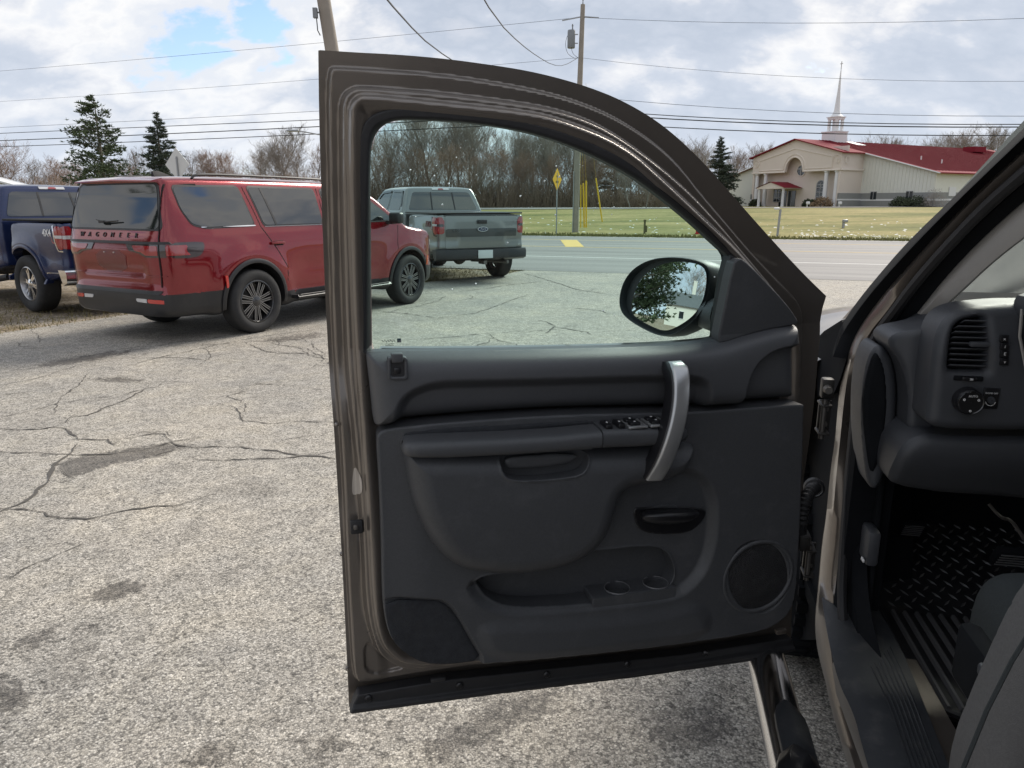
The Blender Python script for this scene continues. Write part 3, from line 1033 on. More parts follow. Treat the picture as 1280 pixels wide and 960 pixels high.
def arm_section(s, zb, zt, wd, back=.026):
    h = zt - zb
    e = min(.012, h * .4)
    pts = [(back, zb), (wd - .014, zb), (wd - .004, zb + e * .35), (wd, zb + e), (wd, zt - e), (wd - .003, zt - e * .4), (wd - .010, zt - .001), (wd - .022, zt + .0005), (back + .02, zt + .001), (back, zt + .001)]
    return [(s, a, b) for a, b in pts]


mb = MB().loft([arm_section(t[0], b[1], t[1], w_) for t, b, w_ in zip(AT, AB, AWID)])
mb.build('armrest', M_PAD, door, sharp=60)
ST = [(0.656,1.156),(0.593,1.153),(0.535,1.149),(0.492,1.148),(0.472,1.146),(0.456,1.138),(0.446,1.126)]
SB = [(0.655,1.115),(0.591,1.112),(0.533,1.110),(0.490,1.110),(0.470,1.110),(0.455,1.112),(0.445,1.115)]
SW = [.096, .096, .096, .094, .09, .08, .06]
MB().loft([arm_section(t[0], b[1], t[1], w_) for t, b, w_ in zip(ST, SB, SW)]).build('switch_panel', M_TRIM, door, sharp=60)
zsw = ST[1][1] + .001
for s_, z_ in [(0.638,1.158),(0.610,1.157)]:
    MB().rbox((s_, .064, zsw + .004), (.016, .040, .012), .003).build('switch', M_BLK, door)
    MB().box((s_, .066, zsw + .0105), (.003, .006, .0008)).build('icon', M_WHITE, door)
for s_, z_ in [(0.575,1.157),(0.526,1.156)]:
    MB().rbox((s_, .062, zsw + .001), (.044, .056, .006), .0025).build('switch_bezel', M_SILVER, door)
    for dw in (-.012, .013):
        MB().rbox((s_ + .005, .062 + dw, zsw + .006), (.024, .019, .009), .003).build('switch', M_BLK, door)
        MB().box((s_ + .004, .062 + dw, zsw + .0108), (.004, .004, .0008)).build('icon', M_WHITE, door)
# seam strip beside the felt pad on top of the armrest
dsheet('felt_pad', [(1.066,1.164),(1.001,1.169),(0.834,1.167),(0.666,1.163),(0.653,1.158),(0.648,1.149),(0.729,1.152),(0.834,1.148),(0.969,1.150),(1.051,1.146)], .006, lambda s, z: .036 + .0 * s, M_CARPET, skirt=.01, rim=.003)

# ---- silver pull handle
HP = [(p[0], w_, p[1]) for p, w_ in zip(
    [(0.490,1.289)] + [(0.488,1.281)] + [(0.492,1.256)] + [(0.495,1.214)] + [(0.504,1.168)] + [(0.516,1.121)] + [(0.527,1.076)] + [(0.535,1.035)],
    (.070, .092, .112, .121, .127, .127, .118, .093))]
HPs = [tuple(p) for p in ch3(HP, 2)]


def handle_loft(w0, w1, half, r):
    secs = []
    n = len(HPs)
    for i, p in enumerate(HPs):
        P = Vector(p)
        d = (Vector(HPs[min(i + 1, n - 1)]) - Vector(HPs[max(i - 1, 0)])).normalized()
        a = Vector((1, 0, 0))
        b = Vector((0, 1, 0))
        d.y *= .5
        b = (b - d * b.dot(d)).normalized()
        a = (a - d * a.dot(d) * .6).normalized()
        t = i / (n - 1)
        hw = half * (1 - .10 * math.sin(t * 3.1416)) * min(1, .75 + t * 3)
        pts = []
        for (x, y) in ((-hw, w0), (hw, w0), (hw, w1 - r), (hw - r * .4, w1 - r * .3), (hw - r * 1.4, w1), (-hw + r * 1.4, w1), (-hw + r * .4, w1 - r * .3), (-hw, w1 - r)):
            pts.append(P + a * x + b * y)
        secs.append(pts)
    return MB().loft(secs)


handle_loft(-.040, -.003, .0225, .004).build('pull_handle', M_BLK, door, sharp=60)
handle_loft(-.004, .002, .0195, .004).build('handle_cover', M_SILVER, door, sharp=60)

# ---- release lever
LV = [(0.537,0.929),(0.522,0.931),(0.486,0.929),(0.447,0.926),(0.411,0.922),(0.389,0.922)]
secs = []
for (s_, z_), hh, ww in zip(LV, (.012, .017, .019, .019, .015, .004), (.045, .058, .064, .064, .058, .044)):
    secs.append([(s_, .02, z_ - hh * 1.1), (s_, ww - .012, z_ - hh * 1.25), (s_, ww - .002, z_ - hh * .5), (s_, ww, z_ + hh * .2), (s_, ww - .006, z_ + hh * .55), (s_, .02, z_ + hh * .6)])
MB().loft(secs).build('release_lever', M_BLK, door, sub=1)
dsheet('lever_bezel', [(0.549,0.938),(0.532,0.942),(0.370,0.925),(0.361,0.908),(0.376,0.882),(0.411,0.861),(0.505,0.872),(0.538,0.892)], .004, lambda s, z: .0195 + .0 * s, M_BLK, skirt=.004, rim=.002)
dsheet('cover_plate', [(0.496,0.943),(0.438,0.938),(0.435,0.922),(0.498,0.927)], .003, .0185, M_TRIM, skirt=.003, rim=.001, it=1)

# ---- cup holders in the pocket
CH = [(0.644,0.739),(0.572,0.725),(0.474,0.719),(0.424,0.721)]
zc_ = CH[1][1] + .010
c1, c2 = (CH[1][0], .000), (CH[2][0], .000)
plate = [(CH[0][0], .030), (CH[0][0], -.035), (CH[3][0] + .01, -.035), (CH[3][0] + .01, .030)]
fpl = sd(plate)
cup_region = lambda s, y: np.minimum(fpl(s, y), np.minimum(np.hypot(s - c1[0], y - c1[1]), np.hypot(s - c2[0], y - c2[1])) - .0285)
msheet('cup_holder', cup_region, bb(plate), .003, lambda s, y: np.full(np.shape(s), zc_), M_TRIM, door, skirt=.03, rim=.002,
       to3=lambda s, wv, y: np.stack([s, y, wv], 1), flip=True)

for c_ in (c1, c2):
    MB().lathe([(.029, zc_ - .002), (.028, zc_ - .040), (.001, zc_ - .040)], 28, 'Z', (c_[0], c_[1], 0)).build('cup_well', M_RUB, door)
    MB().lathe([(.031, zc_), (.030, zc_ + .0025), (.0285, zc_ + .001)], 28, 'Z', (c_[0], c_[1], 0)).build('cup_rim', M_HEADR, door)

# ---- speaker
spk_c = (float(SPK[:, 0].mean()), float(SPK[:, 1].mean()))
spk_r = float((SPK[:, 1].max() - SPK[:, 1].min()) / 2)
fr_ = lambda r: (lambda s, z: r - np.hypot(s - spk_c[0], z - spk_c[1]))
bbs = (spk_c[0] - .1, spk_c[0] + .1, spk_c[1] - .1, spk_c[1] + .1)
M_GRILLE = mat('speaker_mesh', (.012, .012, .014), .6, bump=1.0, bscale=420, bdist=.002, bvor=True, dirt=.3, dcol=(.09, .09, .09), dscale=40)
msheet('speaker_grille', fr_(spk_r * .88), bbs, .004, lambda s, z: .030 + .005 * ss(fr_(spk_r * .88)(s, z), 0, .05), M_GRILLE, door, skirt=.01, to3=dto3, flip=True)
msheet('speaker_ring', lambda s, z: np.minimum(fr_(spk_r * .99)(s, z), -fr_(spk_r * .88)(s, z)), bbs, .003, lambda s, z: np.full(np.shape(s), .036), M_TRIM, door, skirt=.012, rim=.004, to3=dto3, flip=True)

# ---- lock plunger surround
LK = [(1.086,1.324),(1.048,1.322),(1.048,1.277),(1.087,1.279)]
LKi = [(1.080,1.319),(1.054,1.317),(1.055,1.284),(1.081,1.285)]
dsheet('lock_bezel', LK, .002, .053, M_TRIM, skirt=.02, rim=.002, hole=rp(LKi, .004), rad=.008)
dsheet('lock_recess', LKi, .004, .050, M_RUB, it=0)
k0 = [(1.068,1.322),(1.069,1.297)]
MB().rbox((k0[0][0], .047, k0[0][1]), (.022, .022, .018), .003).build('lock_knob', M_TRIM, door)
MB().rbox((k0[1][0], .050, k0[1][1]), (.013, .008, .013), .002).build('lock_button', M_BLK, door)

# ---- sail panel at the front corner of the window
dsheet('sail_panel', [(0.346,1.497),(0.355,1.487),(0.358,1.364),(0.360,1.315),(0.350,1.310),(0.300,1.323),(0.241,1.336),(0.174,1.344),(0.163,1.349),(0.170,1.361),(0.204,1.395),(0.290,1.465),(0.335,1.498)], .003,
       lambda s, z: np.full(np.shape(s), .016), M_PAD, skirt=.03, rim=.004, it=1)
dsheet('division_bar', [(0.355,1.509),(0.333,1.495),(0.328,1.303),(0.352,1.301)], .004, -.008, M_RUB, skirt=.03, rim=.003, it=1)

# ---- latch in the rear edge
L0 = [(1.159,0.942)][0]
MB().rbox((L0[0], -.036, L0[1]), (.026, .012, .030), .003).build('latch', M_RUB, door)
MB().rbox((L0[0] + .002, -.031, L0[1] + .002), (.010, .010, .012), .003).build('latch_pin', M_STEEL, door)
for s_, z_ in [(1.187,1.165),(1.193,0.873),(1.196,0.591)]:
    MB().lathe([(.001, -.052), (.004, -.053), (.005, -.058)], 10, 'Y', (s_, 0, z_)).build('bolt', M_PAINT_IN, door)
# pale patch painted for the whitish reflection on the jamb
M_JAMB_GLINT = mat('pale_jamb_glint', (.40, .36, .32), .16, spec=.8, var=.2, vscale=20)
dsheet('jamb_glint', [(1.158,1.068),(1.151,1.071),(1.142,1.048),(1.145,1.016),(1.159,1.000),(1.165,1.011)], .004, lambda s, z: w_frame(s, z) + .002, M_JAMB_GLINT, it=2)
# drain plug and small clip below the trim
pl_ = [(0.997,0.559)][0]
MB().rbox((pl_[0], -.012, pl_[1]), (.034, .010, .010), .003).build('drain_plug', M_RUB, door)
b_ = [(0.109,0.541)][0]
MB().rbox((b_[0], -.012, b_[1]), (.030, .014, .014), .004).build('bump_stop', M_PAINT_IN, door)

# ---- print on the glass (reads mirrored from inside) and drops of rain
GM_ = [(1.055,1.341)][0]
gmw = axes((GM_[0], -.0305, GM_[1]), (-1, 0, 0), (0, 1, 0))
M_LOGO = mat('blue_print', (.02, .03, .07), .5)
M_PRINT = mat('dark_print', (.03, .03, .035), .5)
M_FAINT = mat('faint_print', (.35, .38, .42), .6)
MB().rbox((GM_[0], -.0306, GM_[1]), (.008, .0006, .008), .0002).build('glass_logo', M_LOGO, door)
text_mesh('glass_logo_lettering', 'GM', .0062, M_WHITE, door, axes((GM_[0], -.0300, GM_[1]), (-1, 0, 0), (0, 1, 0)), .0001, mirror=True)
mb = MB()
for k in range(15):
    x = GM_[0] + .008 + k * .0019
    mb.box((x, -.031, GM_[1] + .0025 * ((k * 7) % 3 - 1) * .5), (.0012, .0004, .0016 + .002 * ((k * 5) % 2)))
    if 2 < k < 12:
        mb.box((x - .002, -.031, GM_[1] - .0065), (.0013, .0004, .0012))
        mb.box((x - .002, -.031, GM_[1] - .0095), (.0013, .0004, .0014))
mb.build('glass_print', M_PRINT, door)
mb = MB()
for s_, z_ in zip(np.random.default_rng(4).uniform(.20, 1.04, 520), np.random.default_rng(5).uniform(1.36, 1.80, 520)):
    keep = .10 + .9 * float(ss(z_, 1.58, 1.74))
    if sG(np.array([s_]), np.array([z_]))[0] < .012 or random.random() > keep * .75:
        continue
    r_ = random.choice((.0008, .001, .0013, .0019))
    wv = -.032 + LEAN * max(0, z_ - 1.33)
    mb.lathe([(.00005, wv + r_ * .9), (r_ * .6, wv + r_ * .7), (r_ * .95, wv + r_ * .25), (r_ * 1.0, wv)], 7, 'Y', (s_, 0, z_))
tag(mb.build('water_drops', M_DROP, door), kind='stuff')

# ---- outside mirror
mc = [(0.383,1.390)][0]
MZ = mc[1]
nrm = Vector((math.cos(R(26)), math.sin(R(26)), .105))
mir = axes((mc[0], -.2, MZ), (-math.sin(R(26)), math.cos(R(26)), 0), nrm)


def mpts(P, kx=1.0):
    return [((x - 600) / 3.048 / 920 * 1.93 / .82 * kx, (275 - y) / 3.048 / 920 * 1.93) for x, y in P]


MG = ch(mpts([(478, 255), (500, 210), (540, 175), (600, 152), (660, 150), (705, 158), (724, 185), (726, 240), (718, 292), (690, 340), (640, 382), (603, 400), (560, 392), (500, 372), (468, 350), (466, 310)]), 2)
MH = ch(mpts([(424, 300), (436, 235), (470, 185), (530, 148), (610, 134), (690, 138), (738, 155), (752, 200), (748, 280), (715, 345), (660, 400), (612, 419), (560, 412), (480, 384), (436, 352)]), 2)
# the axes: x to screen right is minus the local x of this matrix
MGx = [(x, y) for x, y in MG]
msheet('mirror_glass', sd(MGx), bb(MGx), .008, lambda x, y: -.004 - (x * x + y * y) * .11, M_MIRROR, door, to3=lambda x, wv, y: np.stack([x, y, wv], 1), mw=mir, flip=True)
hs = []
for d_, k in ((-.010, .955), (.004, .965), (.008, .985), (.004, 1.0), (-.02, 1.02), (-.05, 1.0), (-.08, .92), (-.105, .78), (-.118, .5), (-.122, .12)):
    hs.append([(x * k + max(0, -d_) * .05, y * k - max(0, -d_) * .02, d_) for x, y in MH])
hs = [[(x, y, -.014) for x, y, _ in hs[0]]] + hs
MB().loft(hs).build('mirror_housing', M_PAD, door, mw=mir, sharp=70)
am = MB()
hx_, hz_ = [(0.332,1.351)][0]
q0 = mir @ Vector((.05, -.035, -.06))
q1 = Vector((hx_ - .012, -.055, hz_ + .01))
secs = []
for t in (0, .25, .5, .75, 1):
    c = q0.lerp(q1, t)
    hw, hh = .030 + .004 * t, .030 + .012 * t
    secs.append([(c.x + hw * math.cos(a) * .9, c.y + .012 * math.cos(a), c.z + hh * math.sin(a)) for a in np.linspace(0, 2 * math.pi, 14)[:-1]])
am.loft(secs).build('mirror_arm', M_TRIM, door, sharp=60)



# ================================================================== PICKUP TRUCK: cab seen through the doorway
M_STEP = mat('sky_paled_chrome', (.80, .81, .83), .16, metal=1.0, dirt=.35, dcol=(.55, .55, .55), dscale=30, rvar=.1)  # pale blotches mixed in for the sky the polished step reflects
M_HEAD = mat('grey_headliner_plastic', (.30, .285, .265), .7, bump=.2, bscale=900, var=.08, vscale=8)
M_DASH = mat('charcoal_dash_plastic', (.050, .053, .060), .50, bump=.25, bscale=1000, bdist=.0006, bvor=True, var=.12, vscale=12, rvar=.12, spec=.4)
M_DARKIN = mat('black_interior_and_shade', (.010, .011, .013), .85, var=.3, vscale=15, spec=.08)
M_FAB = mat('grey_seat_fabric', (.115, .112, .112), .95, bump=.6, bscale=650, bdist=.0015, var=.22, vscale=240, spec=.1, dirt=.2, dcol=(.14, .135, .13), dscale=12)
M_FAB2 = mat('dark_seat_fabric', (.045, .050, .052), .95, bump=.6, bscale=650, bdist=.0015, var=.2, vscale=200, spec=.1)
M_MAT = mat('black_rubber_mat', (.020, .020, .022), .42, var=.3, vscale=15, dirt=.45, dcol=(.075, .065, .055), dscale=10, rvar=.2)
M_MATR = mat('worn_rubber_ridges', (.12, .12, .122), .36, dirt=.7, dcol=(.16, .15, .135), dscale=26)
M_SILL = mat('scuffed_sill_plastic', (.026, .028, .032), .42, bump=.2, bscale=700, dirt=.55, dcol=(.11, .105, .10), dscale=16, rvar=.2)
M_WSG = glass_mat('windshield_tint', (.90, .985, .955))


def ylean(c, z):
    return c - .28 * max(0, z - 1.2)


def P3(c, xz):
    return [(x, ylean(c, z), z) for x, z in xz]


def across(name, lines, m, it=2, sharp=None, par=None):
    """surface through several lines running along the doorway"""
    L = [ch3(l, it) for l in lines]
    n = len(L[0])
    v, f = [], []
    for l in L:
        v += [tuple(p) for p in l]
    for a in range(len(L) - 1):
        for k in range(n - 1):
            f.append((a * n + k, a * n + k + 1, (a + 1) * n + k + 1, (a + 1) * n + k))
    mb = MB().add(v, f)
    return mb.build(name, m, par or truck, sharp=sharp or 55)


def off(l, dy=0, dx=0, dz=0):
    return [(p[0] + dx, p[1] + dy, p[2] + dz) for p in l]


# black outer moulding of the windshield pillar
A0 = P3(-.030, [(-0.381,1.814),(-0.316,1.772),(-0.094,1.632),(0.088,1.525),(0.216,1.420),(0.293,1.348),(0.344,1.276),(0.316,1.210)])
A1 = P3(-.030, [(-0.421,1.784),(-0.359,1.748),(-0.147,1.619),(0.004,1.517),(0.133,1.416),(0.206,1.344),(0.260,1.270),(0.256,1.208)])
A2 = P3(-.040, [(-0.423,1.789),(-0.371,1.762),(-0.142,1.632),(-0.010,1.530),(0.110,1.431),(0.183,1.358),(0.235,1.281),(0.237,1.208)])
across('pillar_moulding', [off(A0, -.05, .02), A0, off(A1, .012), A2, off(A2, -.03, .0)], M_DARKIN)
# painted doorway flange: pillar, hinge post and sill edge
PO = P3(-.050, [(-0.400,1.792),(-0.348,1.764),(-0.114,1.632),(0.019,1.529),(0.142,1.428),(0.221,1.358),(0.277,1.280),(0.266,1.220),(0.274,1.111),(0.259,0.973),(0.275,0.879),(0.265,0.745),(0.282,0.644),(0.270,0.525),(0.270,0.404),(0.208,0.348),(0.069,0.327),(0.019,0.306),(-0.114,0.294),(-0.190,0.290),(-0.322,0.291)])
PM = P3(-.040, [(-0.436,1.785),(-0.393,1.754),(-0.169,1.628),(-0.045,1.527),(0.070,1.429),(0.136,1.360),(0.190,1.288),(0.182,1.232),(0.174,1.131),(0.169,1.001),(0.167,0.916),(0.157,0.791),(0.163,0.698),(0.152,0.588),(0.127,0.489),(0.092,0.417),(-0.014,0.378),(-0.067,0.364),(-0.195,0.359),(-0.266,0.353),(-0.389,0.352)])
PI = P3(-.055, [(-0.425,1.779),(-0.391,1.744),(-0.173,1.624),(-0.051,1.524),(0.058,1.427),(0.100,1.358),(0.169,1.290),(0.169,1.236),(0.179,1.130),(0.173,1.000),(0.163,0.918),(0.145,0.797),(0.142,0.710),(0.139,0.597),(0.090,0.513),(0.058,0.441),(-0.037,0.396),(-0.093,0.385),(-0.209,0.372),(-0.277,0.365),(-0.399,0.364)])
pf = across('doorway_flange', [off(PO, -.07), PO, PM, PI, off(PI, -.03)], M_PAINT_IN)
# sealing rubber round the doorway
SC = P3(-.062, [(-0.439,1.773),(-0.412,1.737),(-0.197,1.622),(-0.074,1.523),(0.026,1.428),(0.073,1.362),(0.127,1.298),(0.132,1.243),(0.139,1.141),(0.133,1.014),(0.130,0.931),(0.112,0.812),(0.101,0.730),(0.082,0.628),(0.036,0.546),(-0.041,0.507),(-0.149,0.477),(-0.203,0.469),(-0.281,0.432),(-0.333,0.415),(-0.438,0.402)])
MB().tube(ch3(SC, 2), .0125, 8).build('doorway_seal', M_RUB, truck)
S2 = P3(-.085, [(-0.430,1.764),(-0.399,1.731),(-0.197,1.617),(-0.064,1.521),(0.027,1.427),(0.073,1.362),(0.125,1.299),(0.134,1.244),(0.140,1.142),(0.132,1.015),(0.128,0.933),(0.110,0.815),(0.092,0.737),(0.059,0.643),(0.003,0.569),(-0.087,0.540),(-0.191,0.511),(-0.232,0.494),(-0.300,0.451),(-0.344,0.428),(-0.448,0.415)])
S3 = P3(-.11, [(-0.425,1.752),(-0.400,1.720),(-0.207,1.614),(-0.080,1.522),(0.013,1.429),(0.055,1.366),(0.103,1.303),(0.111,1.249),(0.121,1.148),(0.112,1.023),(0.108,0.942),(0.089,0.826),(0.072,0.749),(0.034,0.660),(-0.038,0.597),(-0.121,0.565),(-0.213,0.530),(-0.255,0.515),(-0.319,0.470),(-0.369,0.454),(-0.458,0.430)])
across('inner_seal_flange', [off(PI, -.025), off(S2, .004), S2, S3], M_DARKIN)
# grey trim on the windshield pillar
T0 = P3(-.115, [(-0.403,1.742),(-0.367,1.720),(-0.187,1.616),(-0.048,1.527),(0.045,1.435),(0.118,1.361),(0.167,1.305)])
T1 = P3(-.105, [(-0.479,1.723),(-0.445,1.700),(-0.272,1.600),(-0.141,1.519),(-0.050,1.434),(0.024,1.362),(0.077,1.319)])
T2 = P3(-.125, [(-0.494,1.707),(-0.461,1.682),(-0.296,1.580),(-0.166,1.502),(-0.073,1.424),(0.007,1.358),(0.062,1.325)])
T3 = P3(-.145, [(-0.463,1.710),(-0.428,1.683),(-0.261,1.579),(-0.129,1.499),(-0.036,1.419),(0.050,1.352),(0.109,1.320)])
across('pillar_trim', [off(T0, -.02), T0, T1, T2, T3], M_HEAD)

# windshield, hood, cowl
def wsx(z):
    return .62 - (z - 1.26) * 1.42


MB().add([(wsx(1.26), -.12, 1.26), (wsx(1.26), -1.85, 1.26), (wsx(1.86), -1.70, 1.86), (wsx(1.86), -.27, 1.86)], [(0, 1, 2, 3)]).build('windshield', M_WSG, truck)
hs = []
for x, k, dz in ((.52, 1.0, .0), (.62, 1.0, .0), (.9, 1.0, -.005), (1.3, .995, -.02), (1.6, .985, -.05), (1.85, .96, -.10), (1.98, .93, -.2), (2.02, .92, -.34)):
    half = [(.99, .78), (1.0, .95), (.995, 1.06), (.972, 1.125), (.92, 1.165), (.80, 1.19), (.70, 1.225), (.5, 1.25), (.2, 1.258)]
    sec = [(x, -.985 + a * k, b + dz) for a, b in half] + [(x, -.985 - a * k, b + dz) for a, b in half[::-1]]
    hs.append(sec)
MB().loft(hs, closed=False).build('front_body', M_PAINT, truck, sharp=70, sub=1)
MB().rbox((.56, -.985, 1.21), (.20, 1.60, .05), .015).build('cowl', M_BLK, truck)
wb = MB()
wp = [(.68, -.24, 1.29), (.66, -.36, 1.325), (.64, -.48, 1.352), (.63, -.62, 1.368), (.63, -.85, 1.37), (.66, -1.05, 1.34)]
wb.loft([[(x - .03, y, z - .045), (x + .02, y, z - .05), (x + .03, y, z + .010), (x - .012, y, z + .016)] for x, y, z in ch3(wp, 2)])
wb.build('wiper_cowl_lip', M_RUB, truck)
MB().tube([(.56, -.52, 1.335), (.50, -.64, 1.352), (.47, -.84, 1.362)], .007, 6).rbox((.475, -.78, 1.362), (.02, .34, .016), .004).build('wiper', M_RUB, truck)

# ---- dashboard
def xsheet(name, poly, cell, wf, m, skirt=.0, rim=.0, par=None, it=2, hole=None, sharp=None):
    """sheet facing the rear of the cab; wf gives the distance behind the hinge post"""
    P = ch(poly, it) if it else np.array(poly)
    f = sd(P)
    reg = f if hole is None else (lambda y, z: np.minimum(f(y, z), -sd(hole)(y, z)))
    wfun = wf if callable(wf) else (lambda y, z: np.full(np.shape(y), wf))
    return msheet(name, reg, bb(P), cell, wfun, m, par or truck, skirt, rim, lambda y, wv, z: np.stack([-wv, y, z], 1), flip=False, sharp=sharp)


FACE = [(-0.119,1.145),(-0.116,1.194),(-0.114,1.263),(-0.113,1.320),(-0.119,1.357),(-0.134,1.384),(-0.165,1.401),(-0.236,1.411),(-0.290,1.414),(-0.564,1.417),(-1.058,1.422),(-1.125,1.171),(-0.615,1.155),(-0.330,1.153),(-0.241,1.149)]
VENT = ch([(-0.145,1.278),(-0.143,1.315),(-0.146,1.355),(-0.155,1.372),(-0.173,1.380),(-0.198,1.383),(-0.200,1.379),(-0.214,1.279),(-0.211,1.277),(-0.149,1.275)], 1)
dash = xsheet('dashboard', FACE, .005, lambda y, z: .20 - .02 * ss(z, 1.30, 1.42), M_DASH, skirt=.09, rim=.022, hole=VENT, sharp=60)
MB().loft([[(-.13, y, 1.372 - d_), (.05, y, 1.362 - d_), (.30, y, 1.335 - d_), (.50, y, 1.300 - d_)] for y, d_ in ((-.135, .02), (-.15, .004), (-.19, 0), (-.6, 0), (-1.0, -.01), (-1.85, 0))], closed=False).build('dash_top', M_DASH, dash)
CAPP = [(-0.057,1.304),(-0.068,1.331),(-0.126,1.347),(-0.175,1.372),(-0.172,1.323),(-0.167,1.268),(-0.170,1.175),(-0.175,1.099),(-0.116,1.099),(-0.113,1.172),(-0.101,1.228),(-0.083,1.272)]
xsheet('end_cap', CAPP, .006, lambda y, z: .045 + .05 * ss(-y, .01, .11), M_DASH, skirt=.12, rim=.012, par=dash)
PADP = [(-0.051,1.293),(-0.075,1.283),(-0.093,1.255),(-0.105,1.210),(-0.113,1.145),(-0.116,1.076),(-0.110,1.001),(-0.096,0.935),(-0.074,0.935),(-0.060,0.986),(-0.043,1.072),(-0.034,1.160),(-0.034,1.247)]
xsheet('side_pad', PADP, .005, lambda y, z: .02, M_DASH, skirt=.1, rim=.02, par=dash)
xsheet('side_pad_inset', [(-0.044,1.279),(-0.062,1.265),(-0.077,1.224),(-0.089,1.147),(-0.091,1.069),(-0.082,0.989),(-0.070,0.976),(-0.057,1.027),(-0.041,1.106),(-0.033,1.183)], .005, lambda y, z: .024, M_DARKIN, skirt=.02, rim=.008, par=dash)
LOWP = [(-0.086,1.124),(-0.202,1.124),(-0.356,1.132),(-1.173,1.158),(-1.229,0.947),(-0.536,0.955),(-0.318,0.970),(-0.190,0.967),(-0.106,0.980),(-0.074,1.004)]
xsheet('knee_panel', LOWP, .01, lambda y, z: .175 - .10 * ss(1.10 - z, 0, .2), M_DASH, skirt=.25, rim=.02, par=dash)
# vent with its slats
vy0, vy1 = VENT[:, 0].min(), VENT[:, 0].max()
vz0, vz1 = VENT[:, 1].min(), VENT[:, 1].max()
MB().prism([(y, z) for y, z in VENT], -.115, -.11, 'X').build('vent_back', M_DARKIN, dash)
sv = sd(VENT)
for k in range(9):
    z = vz0 + (k + .6) / 9.2 * (vz1 - vz0)
    ys = [y for y in np.linspace(vy0, vy1, 60) if sv(np.array([y]), np.array([z]))[0] > 0]
    if ys:
        rot = Matrix.Rotation(R(22), 3, 'Y')
        MB().box((-.183, (ys[0] + ys[-1]) / 2, z), (.026, ys[-1] - ys[0] + .004, .0022), rot).build('vent_slat', M_DASH, dash)
MB().rbox((-.203, (vy0 + vy1) / 2 - .012, (vz0 + vz1) / 2 + .004), (.014, .036, .010), .003).build('vent_tab', M_DASH, dash)
# side window demister slot
xsheet('demister', [(-0.128,1.329),(-0.125,1.346),(-0.133,1.367),(-0.150,1.381),(-0.162,1.385),(-0.154,1.371),(-0.141,1.350),(-0.135,1.329)], .003, lambda y, z: .137 + .0 * y, M_DARKIN, skirt=.02, rim=.002, par=dash)
# thumbwheel
TWc = [(-0.181,1.261),(-0.202,1.262),(-0.160,1.260)]
MB().rbox((-.2005, TWc[0][1 - 1], TWc[0][1]), (.006, .055, .010), .002).build('dimmer_slot', M_DARKIN, dash)
MB().rbox((-.204, TWc[0][0], TWc[0][1]), (.010, .028, .009), .003).build('dimmer_wheel', M_BLK, dash)
MB().box((-.2095, TWc[0][0] - .003, TWc[0][1] + .001), (.001, .006, .0012)).box((-.2095, TWc[0][0] - .003, TWc[0][1] - .0012), (.001, .006, .0012)).build('dimmer_mark', M_WHITE, dash)
# headlight knob
KN = [(-0.183,1.216)][0]
MB().lathe([(.0275, -.198), (.0275, -.215), (.026, -.224), (.0245, -.226), (.001, -.226)], 36, 'X', (0, KN[0], KN[1])).build('light_knob', M_BLK, dash)
MB().lathe([(.0238, -.2262), (.0232, -.2285), (.0224, -.2262)], 36, 'X', (0, KN[0], KN[1])).build('knob_ring', M_CHROME, dash)
mxx = lambda y, z, x=-.2272: axes((x, y, z), (0, -1, 0), (-1, 0, 0))
text_mesh('knob_lettering', 'AUTO', .0062, M_WHITE, dash, mxx(KN[0] - .002, KN[1] + .0135), .0002)
for a in (-60, 60, 178):
    MB().lathe([(.0026, -.2268), (.0018, -.2274), (.0010, -.2268)], 10, 'X', (0, KN[0] - .0155 * math.sin(R(a)), KN[1] + .0155 * math.cos(R(a)) - .002)).build('knob_mark', M_WHITE, dash)
# dome light dial beside it
DL = [(-0.228,1.221)][0]
MB().rbox((-.201, DL[0], DL[1]), (.004, .030, .044), .0015).build('dome_light_panel', M_BLK, dash)
MB().lathe([(.0075, -.203), (.007, -.208), (.001, -.2085)], 18, 'X', (0, DL[0], DL[1] - .003)).build('dome_light_dial', M_DASH, dash)
text_mesh('dome_light_lettering', 'DOME OFF', .0048, M_WHITE, dash, mxx(DL[0], DL[1] + .011, -.2033), .0002)
MB().tube([(-.2035, DL[0] + .010 * math.cos(a), DL[1] - .003 + .012 * math.sin(a)) for a in np.linspace(R(200), R(340), 10)], .0008, 5).build('dial_arc', M_WHITE, dash)
# four small buttons
for (y, z), ic in zip([(-0.235,1.346),(-0.238,1.330),(-0.240,1.315),(-0.242,1.299)], ('x', 'i', 'E', 'v')):
    MB().rbox((-.2015, y, z), (.006, .016, .0150), .0015).build('button', M_BLK, dash)
    text_mesh('button_icon', ic, .009, M_WHITE, dash, mxx(y, z, -.2048), .0002)
# cluster hood edge and steering column shroud at the right margin
CL = [(-0.257,1.407),(-0.261,1.352),(-0.283,1.271)]
MB().rbox((-.23, CL[0][0] - .20, CL[0][1] + .004), (.16, .40, .05), .018).build('cluster_hood', M_DASH, dash)
MB().tube([(-.205, CL[0][0], CL[0][1]), (-.205, CL[1][0], CL[1][1]), (-.205, CL[2][0] - .004, CL[2][1])], .003, 6).build('cluster_trim', M_HEAD, dash)
MB().lathe([(.055, -.19), (.055, -.21), (.05, -.215), (.001, -.205)], 30, 'X', (0, CL[1][0] - .062, CL[1][1])).build('gauge', M_BLK, dash)

